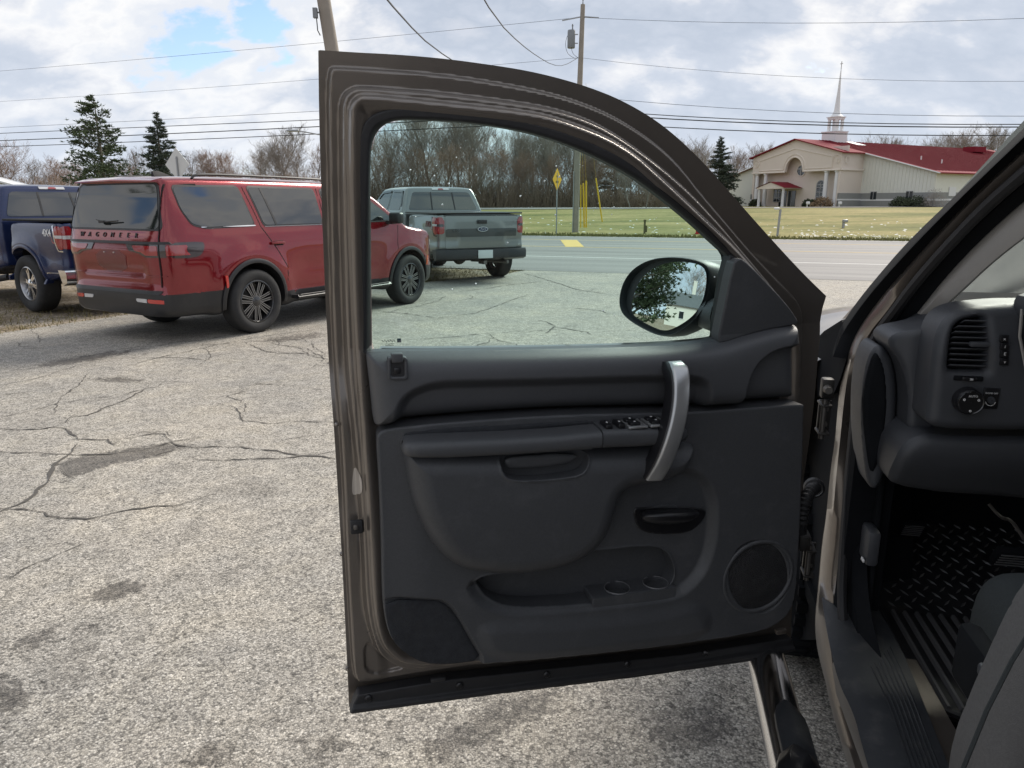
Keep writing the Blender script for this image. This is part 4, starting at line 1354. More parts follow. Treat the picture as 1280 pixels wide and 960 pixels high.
# ---- cab shell
cab = MB()
fl = .46
cab.box((-.62, -1.0, fl - .03), (2.4, 1.9, .05))
cab.box((.56, -1.0, .80), (.04, 1.8, .78))
cab.box((-1.80, -1.0, 1.0), (.05, 1.9, 1.1))
cab.box((-.62, -1.93, .92), (2.4, .05, .85))
cab.build('cab_interior', M_DARKIN, truck)
rf = []
for x, z, k in ((-.32, 1.80, .93), (-.45, 1.87, .95), (-.9, 1.905, .97), (-1.6, 1.89, .96), (-1.95, 1.84, .93)):
    rf.append([(x, -.985 + a * k, z + b) for a, b in ((.80, -.10), (.78, -.03), (.70, .0), (.4, .022), (0, .03), (-.4, .022), (-.70, 0), (-.78, -.03), (-.80, -.10), (-.76, -.10), (-.70, -.045), (0, -.02), (.70, -.045), (.76, -.10))])
MB().loft(rf).build('roof', M_PAINT, truck, sharp=60)
# right-hand pillars, door glass sill
MB().loft([[(.40 - .95 * t + dx, -1.90 + .22 * t + dy, 1.28 + .54 * t) for dx, dy in ((0, 0), (.06, 0), (.06, .06), (0, .06))] for t in (0, 1)]).build('far_pillar', M_BLK, truck)
MB().box((-1.13, -.10, 1.14), (.10, .08, 1.20)).build('rear_post', M_DARKIN, truck)
# rear cab door, bed side, seen only from outside
bd = []
for x in (-1.22, -1.5, -2.2, -2.3, -3.2, -4.0, -4.1):
    hi = 1.30
    bd.append([(x, a, b) for a, b in ((-.03, .56), (-.01, .8), (0, 1.0), (-.02, 1.25), (-.05, hi), (-1.92, hi), (-1.95, 1.25), (-1.97, 1.0), (-1.96, .8), (-1.94, .56))])
MB().loft(bd).build('rear_body', M_PAINT, truck, sharp=60)
MB().loft([[(x, a, b) for a, b in ((-.05, 1.30), (-.19, 1.85), (-1.78, 1.85), (-1.92, 1.30))] for x in (-1.30, -2.1)]).build('rear_cab', M_BLK, truck)

# ---- sill plate with ribs, rocker
SP0 = [(x, -.062, .552) for x in np.linspace(.02, -1.2, 8)]
SO = [(0.153,-0.079),(-0.032,-0.055),(-0.233,-0.037),(-0.342,-0.046),(-0.441,-0.038),(-0.508,-0.034),(-0.644,-0.024)]
SN = [(0.311,-0.178),(0.126,-0.161),(-0.052,-0.170),(-0.261,-0.156),(-0.397,-0.144),(-0.488,-0.137),(-0.624,-0.127)]
across('sill_plate', [[(x, y + .045, .545) for x, y in SO], [(x, y, .556) for x, y in SO], [(x, y, .558) for x, y in SN], [(x, y - .02, .50) for x, y in SN], [(x, y - .03, .44) for x, y in SN]], M_SILL)
for k in range(7):
    t = .30 + k * .085
    pts = [(a[0] * (1 - t) + b[0] * t, a[1] * (1 - t) + b[1] * t, .5572) for a, b in zip(SO, SN)][2:]
    MB().tube(ch3(pts, 2), .0022, 5).build('sill_rib', M_SILL, truck)
MB().loft([[(x, a, b) for a, b in ((-.05, .54), (-.018, .525), (-.012, .50), (-.03, .42), (-.12, .38), (-.2, .40), (-.2, .54))] for x in (-.10, -.3, -.6, -1.3)]).build('rocker', M_PAINT_IN, truck, sharp=50)
# kick panel
KP = [(x, y) for x, y in ((.50, .50), (.50, 1.2), (.05, 1.2), (.06, .9), (.04, .6), (.02, .50))]
MB().prism(KP, -.13, -.118, 'Y').build('kick_panel', M_DARKIN, truck, bevel=.004)
HR = [(0.068,0.800),(0.046,0.766),(0.030,0.729)]
MB().rbox((HR[1][0], -.108, HR[1][1]), (.075, .03, .095), .01).build('hood_release', M_DASH, truck)
MB().rbox((HR[2][0] - .01, -.088, HR[2][1] + .004), (.020, .004, .008), .001).build('release_icon', M_WHITE, truck)

# ---- pedals
PB_ = [(-0.291,0.710)][0]
mt = Matrix.Rotation(R(-35), 3, 'Y')
MB().rbox((.30, PB_[0], PB_[1]), (.014, .062, .062), .004, mt).build('parking_brake_pedal', M_DARKIN, truck)
for k in range(6):
    d = mt @ Vector((-.008, 0, -.024 + k * .0096))
    MB().box((.30 + d.x, PB_[0] + d.y, PB_[1] + d.z), (.003, .050, .003), mt).build('pedal_rib', M_MATR, truck)
PM_ = [(-0.430,0.774)][0]
MB().rbox((.02, PM_[0] - .01, PM_[1]), (.022, .115, .065), .006, mt).build('brake_pedal', M_DARKIN, truck)
for k in range(5):
    d = mt @ Vector((-.012, 0, -.022 + k * .011))
    MB().box((.02 + d.x, PM_[0] - .01 + d.y, PM_[1] + d.z), (.003, .10, .003), mt).build('pedal_rib', M_MATR, truck)
W0, W1 = [(-0.412,0.856)][0], [(-0.467,0.797)][0]
MB().tube(ch3([(.15, W0[0], W0[1]), (.12, W0[0] - .02, W0[1] - .025), (.08, W1[0] + .03, W1[1] + .05), (.05, W1[0], W1[1])], 2), .0045, 6).build('pedal_rod', M_STEEL, truck)

# ---- driver's seat
seat = MB()
SB_ = ch([(-0.055,1.103),(-0.040,1.051),(-0.025,0.981),(-0.011,0.908),(-0.002,0.854),(-0.001,0.795),(-0.011,0.643),(-0.313,0.706),(-0.214,1.221),(-0.089,1.177)], 2)
xs_ = msheet('seat', sd(SB_), bb(SB_), .012, lambda y, z: np.full(np.shape(y), .90), M_FAB, truck, skirt=.06, rim=.05, to3=lambda y, wv, z: np.stack([-wv, y, z], 1))
MB().tube([(-.905, y_, z_) for y_, z_ in [(0.033,0.879),(0.016,0.977),(-0.002,1.050),(-0.019,1.102)]], .003, 5).build('seat_seam', M_FAB2, truck)
sc_ = [(-0.150,0.969)][0]
MB().rbox((-.72, sc_[0] - .27, sc_[1] - .10), (.56, .60, .24), .085, seg=4).build('seat_cushion', M_FAB2, truck, sub=1)
ls = [(-0.038,0.944),(-0.038,0.925),(-0.049,0.928)]
MB().rbox((-.75, ls[0][0] - .01, ls[0][1] - .02), (.16, .035, .10), .014).build('seat_side_cover', M_DARKIN, truck)
MB().rbox((-.80, ls[0][0] + .008, ls[0][1] + .012), (.055, .014, .020), .006).build('seat_lever', M_DASH, truck)

# ---- hinges, check strap and wire boot between door and hinge post
for zc in (1.09, .70):
    hy_ = .032
    h = MB()
    h.box((.085, hy_ - .006, zc), (.010, .030, .080)).box((.06, hy_, zc + .036), (.055, .026, .006)).box((.06, hy_, zc - .036), (.055, .026, .006))
    h.build('hinge', M_STEELD, truck, bevel=.002)
    MB().lathe([(.007, zc - .050), (.007, zc + .050)], 12, 'Z', (.045, hy_ + .004, 0)).build('hinge_pin', M_STEEL, truck)
    for q in (-.02, .02):
        MB().lathe([(.001, -.010), (.007, -.009), (.0085, 0), (.0085, .004)], 8, 'X', (.075, hy_ - .006, zc + q)).build('hinge_bolt', M_STEEL, truck)
MB().lathe([(.001, -.012), (.009, -.012), (.010, .0), (.012, .004)], 12, 'X', (.07, .026, 1.16)).build('hinge_bolt', M_STEEL, truck)
MB().box((.09, .024, 1.16), (.03, .028, .05)).build('hinge_bracket', M_STEELD, truck, bevel=.004)
bp = ch3([(.11, .02, .885), (.07, .040, .895), (.03, .062, .88), (.02, .068, .84), (.03, .066, .79)], 3)
rr = [.017 if k % 2 else .0135 for k in range(len(bp))]
MB().tube(bp, rr, 12).build('wire_boot', M_RUB, truck)
MB().lathe([(.020, .095), (.026, .10), (.026, .115)], 20, 'X', (0, .026, .885)).build('boot_grommet', M_RUB, truck)
MB().rbox((.06, .05, .755), (.05, .03, .045), .006).build('door_check', M_STEELD, truck)
hp = MB().loft([[(.20, -.13, z), (.11, -.055, z), (.085, -.06, z), (.085, -.16, z)] for z in (.50, .7, .95, 1.24)])
hp.build('hinge_post', M_DARKIN, truck)  # body-painted post, coloured black for the shade in the hinge gap
sk = MB().loft([[(x, -.02, b), (x, -.05, b + .0)] for x, b in ((.16, 1.26), (.18, 1.1), (.24, .8), (.3, .45))], closed=False)
BK = [(0.743,1.160),(0.621,1.219),(0.483,1.276),(0.302,1.214),(0.308,1.099),(0.293,0.939),(0.286,0.747),(0.298,0.589),(0.293,0.435),(0.289,0.330),(0.605,0.129),(0.800,0.336),(0.887,0.982)]
_n = len(BK)
MB().add(P3(-.065, BK) + [(x + .03, y - .02, z) for x, y, z in P3(-.065, BK)], [tuple(range(_n)), tuple(range(2 * _n - 1, _n - 1, -1))] + [(k, (k + 1) % _n, _n + (k + 1) % _n, _n + k) for k in range(_n)]).build('hinge_pillar_shade', M_DARKIN, truck)  # dark backing sheet added where the hinge gap lies in shade
FLP = [(0.622,1.182),(0.473,1.228),(0.372,1.297),(0.307,1.307),(0.258,1.255),(0.223,1.203),(0.257,1.146),(0.310,1.092),(0.501,1.034)]
_n = len(FLP)
MB().add(P3(-.045, FLP) + [(x + .01, y - .012, z) for x, y, z in P3(-.045, FLP)], [tuple(range(_n)), tuple(range(2 * _n - 1, _n - 1, -1))] + [(k, (k + 1) % _n, _n + (k + 1) % _n, _n + k) for k in range(_n)]).build('pillar_seal_flap', M_DARKIN, truck)
# ---- front wheel with knobby tyre
fw = empty('wheel', Matrix.Translation((.84, -.15, .41)), truck)
pr = [(.24, -.12), (.30, -.135), (.365, -.13), (.395, -.105), (.40, -.05), (.40, .05), (.395, .105), (.365, .13), (.30, .135), (.24, .12)]
MB().lathe(pr, 48, 'Y').build('tyre', M_DARKIN, fw)
lug = MB()
for k in range(44):
    a = 2 * math.pi * k / 44
    for yy, sgn in ((-.085, 0), (0, .5), (.085, 0)):
        b = a + sgn * 2 * math.pi / 44
        rot = Matrix.Rotation(-b, 3, 'Y')
        lug.box(rot @ Vector((.405, yy, 0)), (.018, .065, .034), rot)
tag(lug.build('tread', M_DARKIN, fw), kind='stuff')
MB().lathe([(.001, .06), (.10, .07), (.20, .06), (.24, .11), (.245, -.1)], 32, 'Y').build('rim', M_CHROME, fw)
# wheel housing
MB().lathe([(.54, -.22), (.52, -.32), (.2, -.34)], 40, 'Y', (.84, 0, .45)).build('wheel_housing', M_DARKIN, truck)

# ---- chrome side step
SR = [(0.035,0.112),(-0.066,0.118),(-0.358,0.129),(-0.516,0.130)]
yb = .124
stp = [(.42, .02, .40), (.36, yb - .03, .425), (.28, yb, .428), (-.15, yb, .43), (-.6, yb, .43), (-1.8, yb, .43)]
MB().tube(ch3(stp, 3), .049, 24).build('side_step', M_STEP, truck)
padm = MB()
secs = []
for x, k in ((-.235, .3), (-.25, .7), (-.28, .95), (-.32, 1.0), (-.9, 1.0)):
    secs.append([(x, yb + a * k - .006, .43 + b) for a, b in ((-.048, .012), (-.040, .040), (-.02, .052), (.01, .054), (.030, .046), (.038, .03))])
padm.loft(secs, closed=False)
padm.build('step_pad', M_SILL, truck)
secs = []
for x, k in ((-.40, .2), (-.42, .75), (-.46, .97), (-.52, 1.0), (-.9, 1.0)):
    secs.append([(x, yb + a * k, .44 + b) for a, b in ((-.062, .0), (-.055, .036), (-.03, .054), (.02, .056), (.045, .042), (.055, .0))])
MB().loft(secs, closed=False).build('step_pad', M_BLK, truck)
MB().rbox((-.52, -.02, .40), (.09, .26, .03), .01).build('step_bracket', M_BLK, truck)

# ---- rubber floor mat (lies in the footwell)
fmat = empty('floor_mat', truck.matrix_world.copy() @ Matrix.Translation((0, 0, 0)))
fmat.matrix_world = rotz((.80, 1.706, 0), 79)
tag(fmat, 'black rubber floor mat with diamond tread and ribs in the footwell', 'floor mat')


def zfl(x):
    return .492 + .42 * np.maximum(0, np.asarray(x) - .22)


MO = ch([(.62, -.17), (.62, -.85), (-.10, -.85), (-.24, -.74), (-.258, -.30), (-.24, -.235), (-.2, -.208), (-.05, -.196), (.1, -.197), (.24, -.20), (.4, -.17)], 2)
msheet('mat_base', sd(MO), bb(MO), .02, lambda x, y: zfl(x), M_MAT, fmat, skirt=.008, rim=.006, to3=lambda x, wv, y: np.stack([x, y, wv], 1), flip=True)
rimp = [(x, y, float(zfl(x)) + .006) for x, y in np.vstack([MO, MO[:1]])]
MB().tube(rimp, .008, 6).build('mat_rim', M_MAT, fmat)
dm = MB()
nx_ = 0
for i in range(26):
    for j in range(36):
        x, y = .235 + i * .0215, -.20 - j * .0215
        if x > .62 or sd(MO)(np.array([x]), np.array([y]))[0] < .03:
            continue
        if (i + j) % 2 == 0:
            a = R(45) if (i % 2 == 0) else R(-45)
            c = Vector((x, y, float(zfl(x)) + .002))
            sl = math.atan(.42) if x > .22 else 0
            rot = Matrix.Rotation(-sl, 3, 'Y') @ Matrix.Rotation(a, 3, 'Z')
            v = [c + rot @ Vector(q) for q in ((-.015, 0, 0), (0, -.004, 0), (.015, 0, 0), (0, .004, 0), (-.006, 0, .004), (.006, 0, .004))]
            dm.add(v, [(0, 1, 5, 4), (1, 2, 5), (2, 3, 5), (3, 0, 4, 5)])
tag(dm.build('diamond_tread', M_MATR, fmat), kind='stuff')
for k in range(17):
    y = -.238 - k * .031
    MB().loft([[(x, y - .007, .493), (x, y - .003, .502), (x, y + .003, .502), (x, y + .007, .493)] for x in (.205, -.232 if y < -.28 else -.215)]).build('rib', M_MATR, fmat)



# ================================================================== PARKED VEHICLES
def smax(a, b, k):
    return np.maximum(a, b) + np.maximum(k - np.abs(a - b), 0) ** 2 / (4 * k)


def surface_nets(F, bounds, cell):
    (x0, x1), (y0, y1), (z0, z1) = bounds
    xs, ys, zs = [a + np.arange(int((b - a) / cell) + 2) * cell for a, b in bounds]
    V = F(xs[:, None, None], ys[None, :, None], zs[None, None, :])
    V = np.broadcast_to(V, (len(xs), len(ys), len(zs))).astype(np.float32)
    s = V < 0
    nx, ny, nz = V.shape
    acc = np.zeros((nx - 1, ny - 1, nz - 1, 3), np.float32)
    cnt = np.zeros((nx - 1, ny - 1, nz - 1), np.float32)
    for ax in range(3):
        o1, o2 = [a for a in range(3) if a != ax]
        for d1 in (0, 1):
            for d2 in (0, 1):
                sa, sb = [None] * 3, [None] * 3
                n = [nx, ny, nz]
                sa[ax], sb[ax] = slice(0, n[ax] - 1), slice(1, n[ax])
                for o, d in ((o1, d1), (o2, d2)):
                    sa[o] = sb[o] = slice(d, n[o] - 1 + d)
                A, B = V[tuple(sa)], V[tuple(sb)]
                m = (A < 0) != (B < 0)
                t = np.where(m, A / np.where(m, A - B, 1), 0)
                cnt += m
                acc[..., ax] += t
                acc[..., o1] += m * d1
                acc[..., o2] += m * d2
    act = cnt > 0
    idx = np.full(act.shape, -1)
    idx[act] = np.arange(act.sum())
    I = np.argwhere(act)
    P = (I + acc[act] / cnt[act][:, None]) * cell + np.array([x0, y0, z0])
    faces = []
    for ax in range(3):
        o1, o2 = (ax + 1) % 3, (ax + 2) % 3
        n = [nx, ny, nz]
        sa, sb = [slice(1, q - 1) for q in n], [slice(1, q - 1) for q in n]
        sa[ax], sb[ax] = slice(0, n[ax] - 1), slice(1, n[ax])
        A, B = s[tuple(sa)], s[tuple(sb)]
        for flip, m in ((False, A & ~B), (True, ~A & B)):
            J = np.argwhere(m)
            if not len(J):
                continue
            base = J.copy()
            base[:, o1] += 1
            base[:, o2] += 1
            q = []
            for e1, e2 in ((0, 0), (1, 0), (1, 1), (0, 1)):
                k = base.copy()
                k[:, o1] -= 1 - e1
                k[:, o2] -= 1 - e2
                q.append(idx[k[:, 0], k[:, 1], k[:, 2]])
            q = np.stack(q, 1)
            faces.append(q[:, ::-1] if flip else q)
    Fc = np.vstack(faces)
    for _ in range(3):
        f0 = F(P[:, 0], P[:, 1], P[:, 2])
        e = .004
        g = np.stack([F(P[:, 0] + e * (k == 0), P[:, 1] + e * (k == 1), P[:, 2] + e * (k == 2)) - f0 for k in range(3)], 1) / e
        st_ = f0[:, None] * g / np.maximum((g * g).sum(1), .25)[:, None]
        P = P - np.clip(st_, -cell * .4, cell * .4)
    return P, Fc


class Car:
    """body from three outlines: side view, half cross-section and plan view"""
    def __init__(self, root, side, sect, plan, k=(.07, .12), arches=(), extra=None):
        self.root = root
        self.s, self.c, self.p = sd(side), sd(sect), sd(plan)
        self.k, self.arches, self.extra = k, arches, extra

    def F(self, x, y, z):
        ay = np.abs(y)
        f = smax(smax(-self.s(x, z), -self.c(ay, z), self.k[0]), -self.p(x, ay), self.k[1])
        if self.extra is not None:
            f = f + self.extra(x, ay, z)
        for (ax, az, r, yin) in self.arches:
            cut = np.maximum(np.hypot(x - ax, z - az) - r, yin - ay)
            f = np.maximum(f, -cut)
        return f

    def hit(self, axis, sgn, a, b, lo, hi):
        """first surface met coming from outside along an axis"""
        a, b = np.asarray(a, float), np.asarray(b, float)
        def f(t):
            if axis == 'y':
                return self.F(a, t, b)
            if axis == 'x':
                return self.F(t, a, b)
            return self.F(a, b, t)
        ts = np.linspace(hi, lo, 40)
        best = np.full(a.shape, lo)
        prev = np.full(a.shape, hi)
        done = np.zeros(a.shape, bool)
        for i in range(1, len(ts)):
            ins = (f(np.full(a.shape, ts[i])) < 0) & ~done
            best[ins] = ts[i]
            prev[ins] = ts[i - 1]
            done |= ins
        u, v = prev.copy(), best.copy()
        for _ in range(14):
            m = (u + v) / 2
            ins = f(m) < 0
            v = np.where(ins, m, v)
            u = np.where(ins, u, m)
        return np.where(done, u, lo)

    def patch(self, name, poly, axis, sgn, m, off_=.006, cell=.03, it=2, skirt=.012, lo=None, hi=None, rim=0.0, hole=None, par=None, rad=0):
        P = rp(poly, rad) if rad else (ch(poly, it) if it else np.array(poly, float))
        f = sd(P)
        reg = f if hole is None else (lambda a, b: np.minimum(f(a, b), -sd(hole)(a, b)))
        lo = {'y': .2, 'x': -.9, 'z': .9}[axis] if lo is None else lo
        hi = {'y': 1.3, 'x': -1.8, 'z': 2.3}[axis] if hi is None else hi
        if axis == 'y':
            wf = lambda a, b: self.hit('y', sgn, a, b, lo * sgn, hi * sgn) * sgn + off_
            to3 = lambda a, wv, b: np.stack([a, wv * sgn, b], 1)
            fl = sgn < 0
        elif axis == 'x':
            s2 = 1 if hi > lo else -1
            wf = lambda a, b: self.hit('x', sgn, a, b, lo, hi) * s2 + off_
            to3 = lambda a, wv, b: np.stack([wv * s2, a, b], 1)
            fl = False
        else:
            wf = lambda a, b: self.hit('z', 1, a, b, lo, hi) + off_
            to3 = lambda a, wv, b: np.stack([a, b, wv], 1)
            fl = True
        return msheet(name, reg, bb(P, .02), cell, wf, m, par or self.root, skirt, rim, to3, flip=not fl, sharp=50)

    def body(self, bounds, cell, m, splits=()):
        """mesh the body; splits = (name, material, predicate on face centres) become parts of their own"""
        P, Fc = surface_nets(self.F, bounds, cell)
        C = P[Fc].mean(1)
        left = np.ones(len(Fc), bool)
        for name, mm, pred in list(splits) + [('body', m, lambda c: np.ones(len(c), bool))]:
            q = left & pred(C)
            left &= ~q
            if not q.any():
                continue
            used, inv = np.unique(Fc[q], return_inverse=True)
            o = mesh(name, P[used], inv.reshape(-1, 4), mm, self.root, smooth=True, sharp=42)
            o.data.validate()


def strip(pts, wd):
    """thin closed outline along a polyline"""
    P = np.array(pts, float)
    d = np.gradient(P, axis=0)
    n = np.stack([-d[:, 1], d[:, 0]], 1)
    n /= np.maximum(np.linalg.norm(n, axis=1), 1e-9)[:, None]
    return np.vstack([P + n * wd / 2, (P - n * wd / 2)[::-1]])


M_TYRE = mat('tyre_rubber', (.022, .022, .023), .8, var=.3, vscale=8, dirt=.4, dcol=(.07, .065, .06), dscale=7)
M_RIMB = mat('gloss_black_rim', (.018, .018, .02), .25, coat=.5)
M_RIMC = mat('polished_rim_face', (.42, .42, .43), .28, metal=.9)
M_TINT = mat('dark_window_glass', (.008, .010, .011), .02, spec=.6, ior=1.95)
M_TINTR = mat('rear_window_glass', (.014, .017, .018), .04, spec=.5, ior=1.75)
M_GAP = mat('panel_gap', (.006, .006, .006), .9)
M_BUMP = mat('satin_black_bumper', (.018, .018, .020), .38, var=.2, vscale=5, dirt=.3, dcol=(.06, .055, .05), dscale=6)
M_TAIL = mat('red_lens', (.28, .008, .012), .12, coat=1.0, spec=.8)
M_TAILD = mat('smoked_lens', (.03, .02, .022), .10, coat=1.0)
M_CLEAR = mat('clear_lens', (.55, .55, .56), .12, coat=1.0)
M_REFL = mat('red_reflector', (.50, .02, .012), .25, coat=1.0)
M_AMBER = mat('amber_reflector', (.65, .10, .02), .25, coat=1.0)
M_LETTER = mat('black_letter', (.02, .02, .022), .35)
M_PLATE = mat('white_plate', (.62, .66, .66), .5)


def make_wheel(root, x, y, R_, wd, style, rr=.62, dish=.0):
    """y > 0 is the left side; the outer face looks away from the car"""
    s = 1 if y > 0 else -1
    w_ = empty('wheel', Matrix.Translation((x, y, R_)), root)
    h = wd / 2
    ri = R_ * rr
    prof = [(ri, -h * .8), (ri + .02, -h * .95), (R_ - .05, -h), (R_ - .015, -h * .85), (R_, -h * .6), (R_ - .004, -h * .3), (R_, 0), (R_ - .004, h * .3), (R_, h * .6), (R_ - .015, h * .85), (R_ - .05, h), (ri + .02, h * .95), (ri, h * .8)]
    MB().lathe(prof, 56, 'Y').build('tyre', M_TYRE, w_, sharp=50)
    f = h * .72 * s
    rim = MB().lathe([(ri + .004, h * .86 * s), (ri - .012, h * .9 * s), (ri - .022, h * .8 * s), (ri - .03, -h * .7 * s), (ri, -h * .8 * s)], 48, 'Y')
    rim.build('rim', M_RIMC if style != 'spoke' else M_RIMB, w_, sharp=40)
    MB().lathe([(.001, -h * .2 * s), (ri - .03, -h * .25 * s)], 32, 'Y').build('brake_disc', M_STEEL, w_)
    mb = MB()
    if style == 'spoke':                # seven pairs of slim spokes, dark with bright edges
        me = MB()
        for k in range(7):
            for e in (-1, 1):
                a0 = 2 * math.pi * k / 7 + e * .10
                a1 = 2 * math.pi * k / 7 + e * .30
                p0 = Vector((.06 * math.sin(a0), 0, .06 * math.cos(a0)))
                p1 = Vector(((ri - .015) * math.sin(a1), 0, (ri - .015) * math.cos(a1)))
                d = (p1 - p0)
                sd_ = Vector((d.z, 0, -d.x)).normalized()
                for dst, wv, y0, y1 in ((mb, .016, f - .035 * s, f), (me, .0022, f - .01 * s, f + .002 * s)):
                    offs = (0,) if dst is mb else (-.0125, .0125)
                    for o_ in offs:
                        q = [p0 + sd_ * (o_ - wv), p0 + sd_ * (o_ + wv), p1 + sd_ * (o_ * 1.25 + wv * 1.2), p1 + sd_ * (o_ * 1.25 - wv * 1.2)]
                        v = [Vector((t.x, y0, t.z)) for t in q] + [Vector((t.x, y1, t.z)) for t in q]
                        dst.add(v, [(0, 1, 2, 3), (4, 5, 6, 7), (0, 1, 5, 4), (1, 2, 6, 5), (2, 3, 7, 6), (3, 0, 4, 7)])
        mb.build('spokes', M_RIMB, w_, sharp=30)
        me.build('spoke_edges', M_RIMC, w_, sharp=30)
    else:                               # six broad spokes
        for k in range(6):
            a0 = 2 * math.pi * (k + .25) / 6
            for e in (-.13, .13):
                q = []
                for rad, hw in ((.05, .030), (ri * .6, .024), (ri - .012, .034)):
                    a1 = a0 + e * (1 if rad > .06 else .6)
                    c = Vector((rad * math.sin(a1), 0, rad * math.cos(a1)))
                    t = Vector((math.cos(a1), 0, -math.sin(a1)))
                    q.append((c - t * hw * .55, c + t * hw * .55))
                ys = (f + .0 * s, f - .012 * s, f - .006 * s)
                v = []
                for (a_, b_), yy in zip(q, ys):
                    v += [Vector((a_.x, yy, a_.z)), Vector((b_.x, yy, b_.z)), Vector((b_.x, yy - .03 * s, b_.z)), Vector((a_.x, yy - .03 * s, a_.z))]
                mb.add(v, [(0, 1, 5, 4), (4, 5, 9, 8), (1, 2, 6, 5), (5, 6, 10, 9), (3, 0, 4, 7), (7, 4, 8, 11)])
        mb.build('spokes', M_CHROME if style == 'chrome' else M_RIMB, w_, sharp=30)
    MB().lathe([(.075, f - .04 * s), (.07, f), (.04, f + .012 * s), (.001, f + .014 * s)], 20, 'Y').build('hub_cap', M_RIMB if style != 'chrome' else M_CHROME, w_)
    return w_


def arch_flare(car, name, x, z, r, sgn, m, a0, a1, wd=.05, dep=.025):
    pts_o, n = [], 26
    P = []
    for t in np.linspace(R(a0), R(a1), n):
        P.append((x + (r + wd) * math.cos(t), z + (r + wd) * math.sin(t)))
    Q = [(x + (r - .004) * math.cos(t), z + (r - .004) * math.sin(t)) for t in np.linspace(R(a0), R(a1), n)]
    X = np.array([p[0] for p in P]); Z = np.array([p[1] for p in P])
    Y = car.hit('y', sgn, X, Z, .2 * sgn, 1.4 * sgn)
    Y = np.where(np.abs(Y) < .5, np.median(Y), Y)
    v, f = [], []
    for i in range(n):
        yo = abs(Y[i])
        for (px, pz), yy in (((P[i]), yo - .01), ((P[i]), yo + dep * .6), (((P[i][0] * .55 + Q[i][0] * .45), (P[i][1] * .55 + Q[i][1] * .45)), yo + dep), (Q[i], yo + dep * .8), (Q[i], yo - .12)):
            v.append((px, yy * sgn, pz))
    for i in range(n - 1):
        for k in range(4):
            f.append((i * 5 + k, i * 5 + k + 1, i * 5 + k + 6, i * 5 + k + 5))
    return MB().add(v, f).build(name, m, car.root, sharp=40)


# ------------------------------------------------------------------ red SUV
M_RED = mat('deep_red_metallic_paint', (.20, .002, .008), .18, metal=.5, coat=.9, flake=.0, var=.04, vscale=2)


M_REDD = mat('dark_red_plastic', (.12, .006, .012), .3, coat=.6)


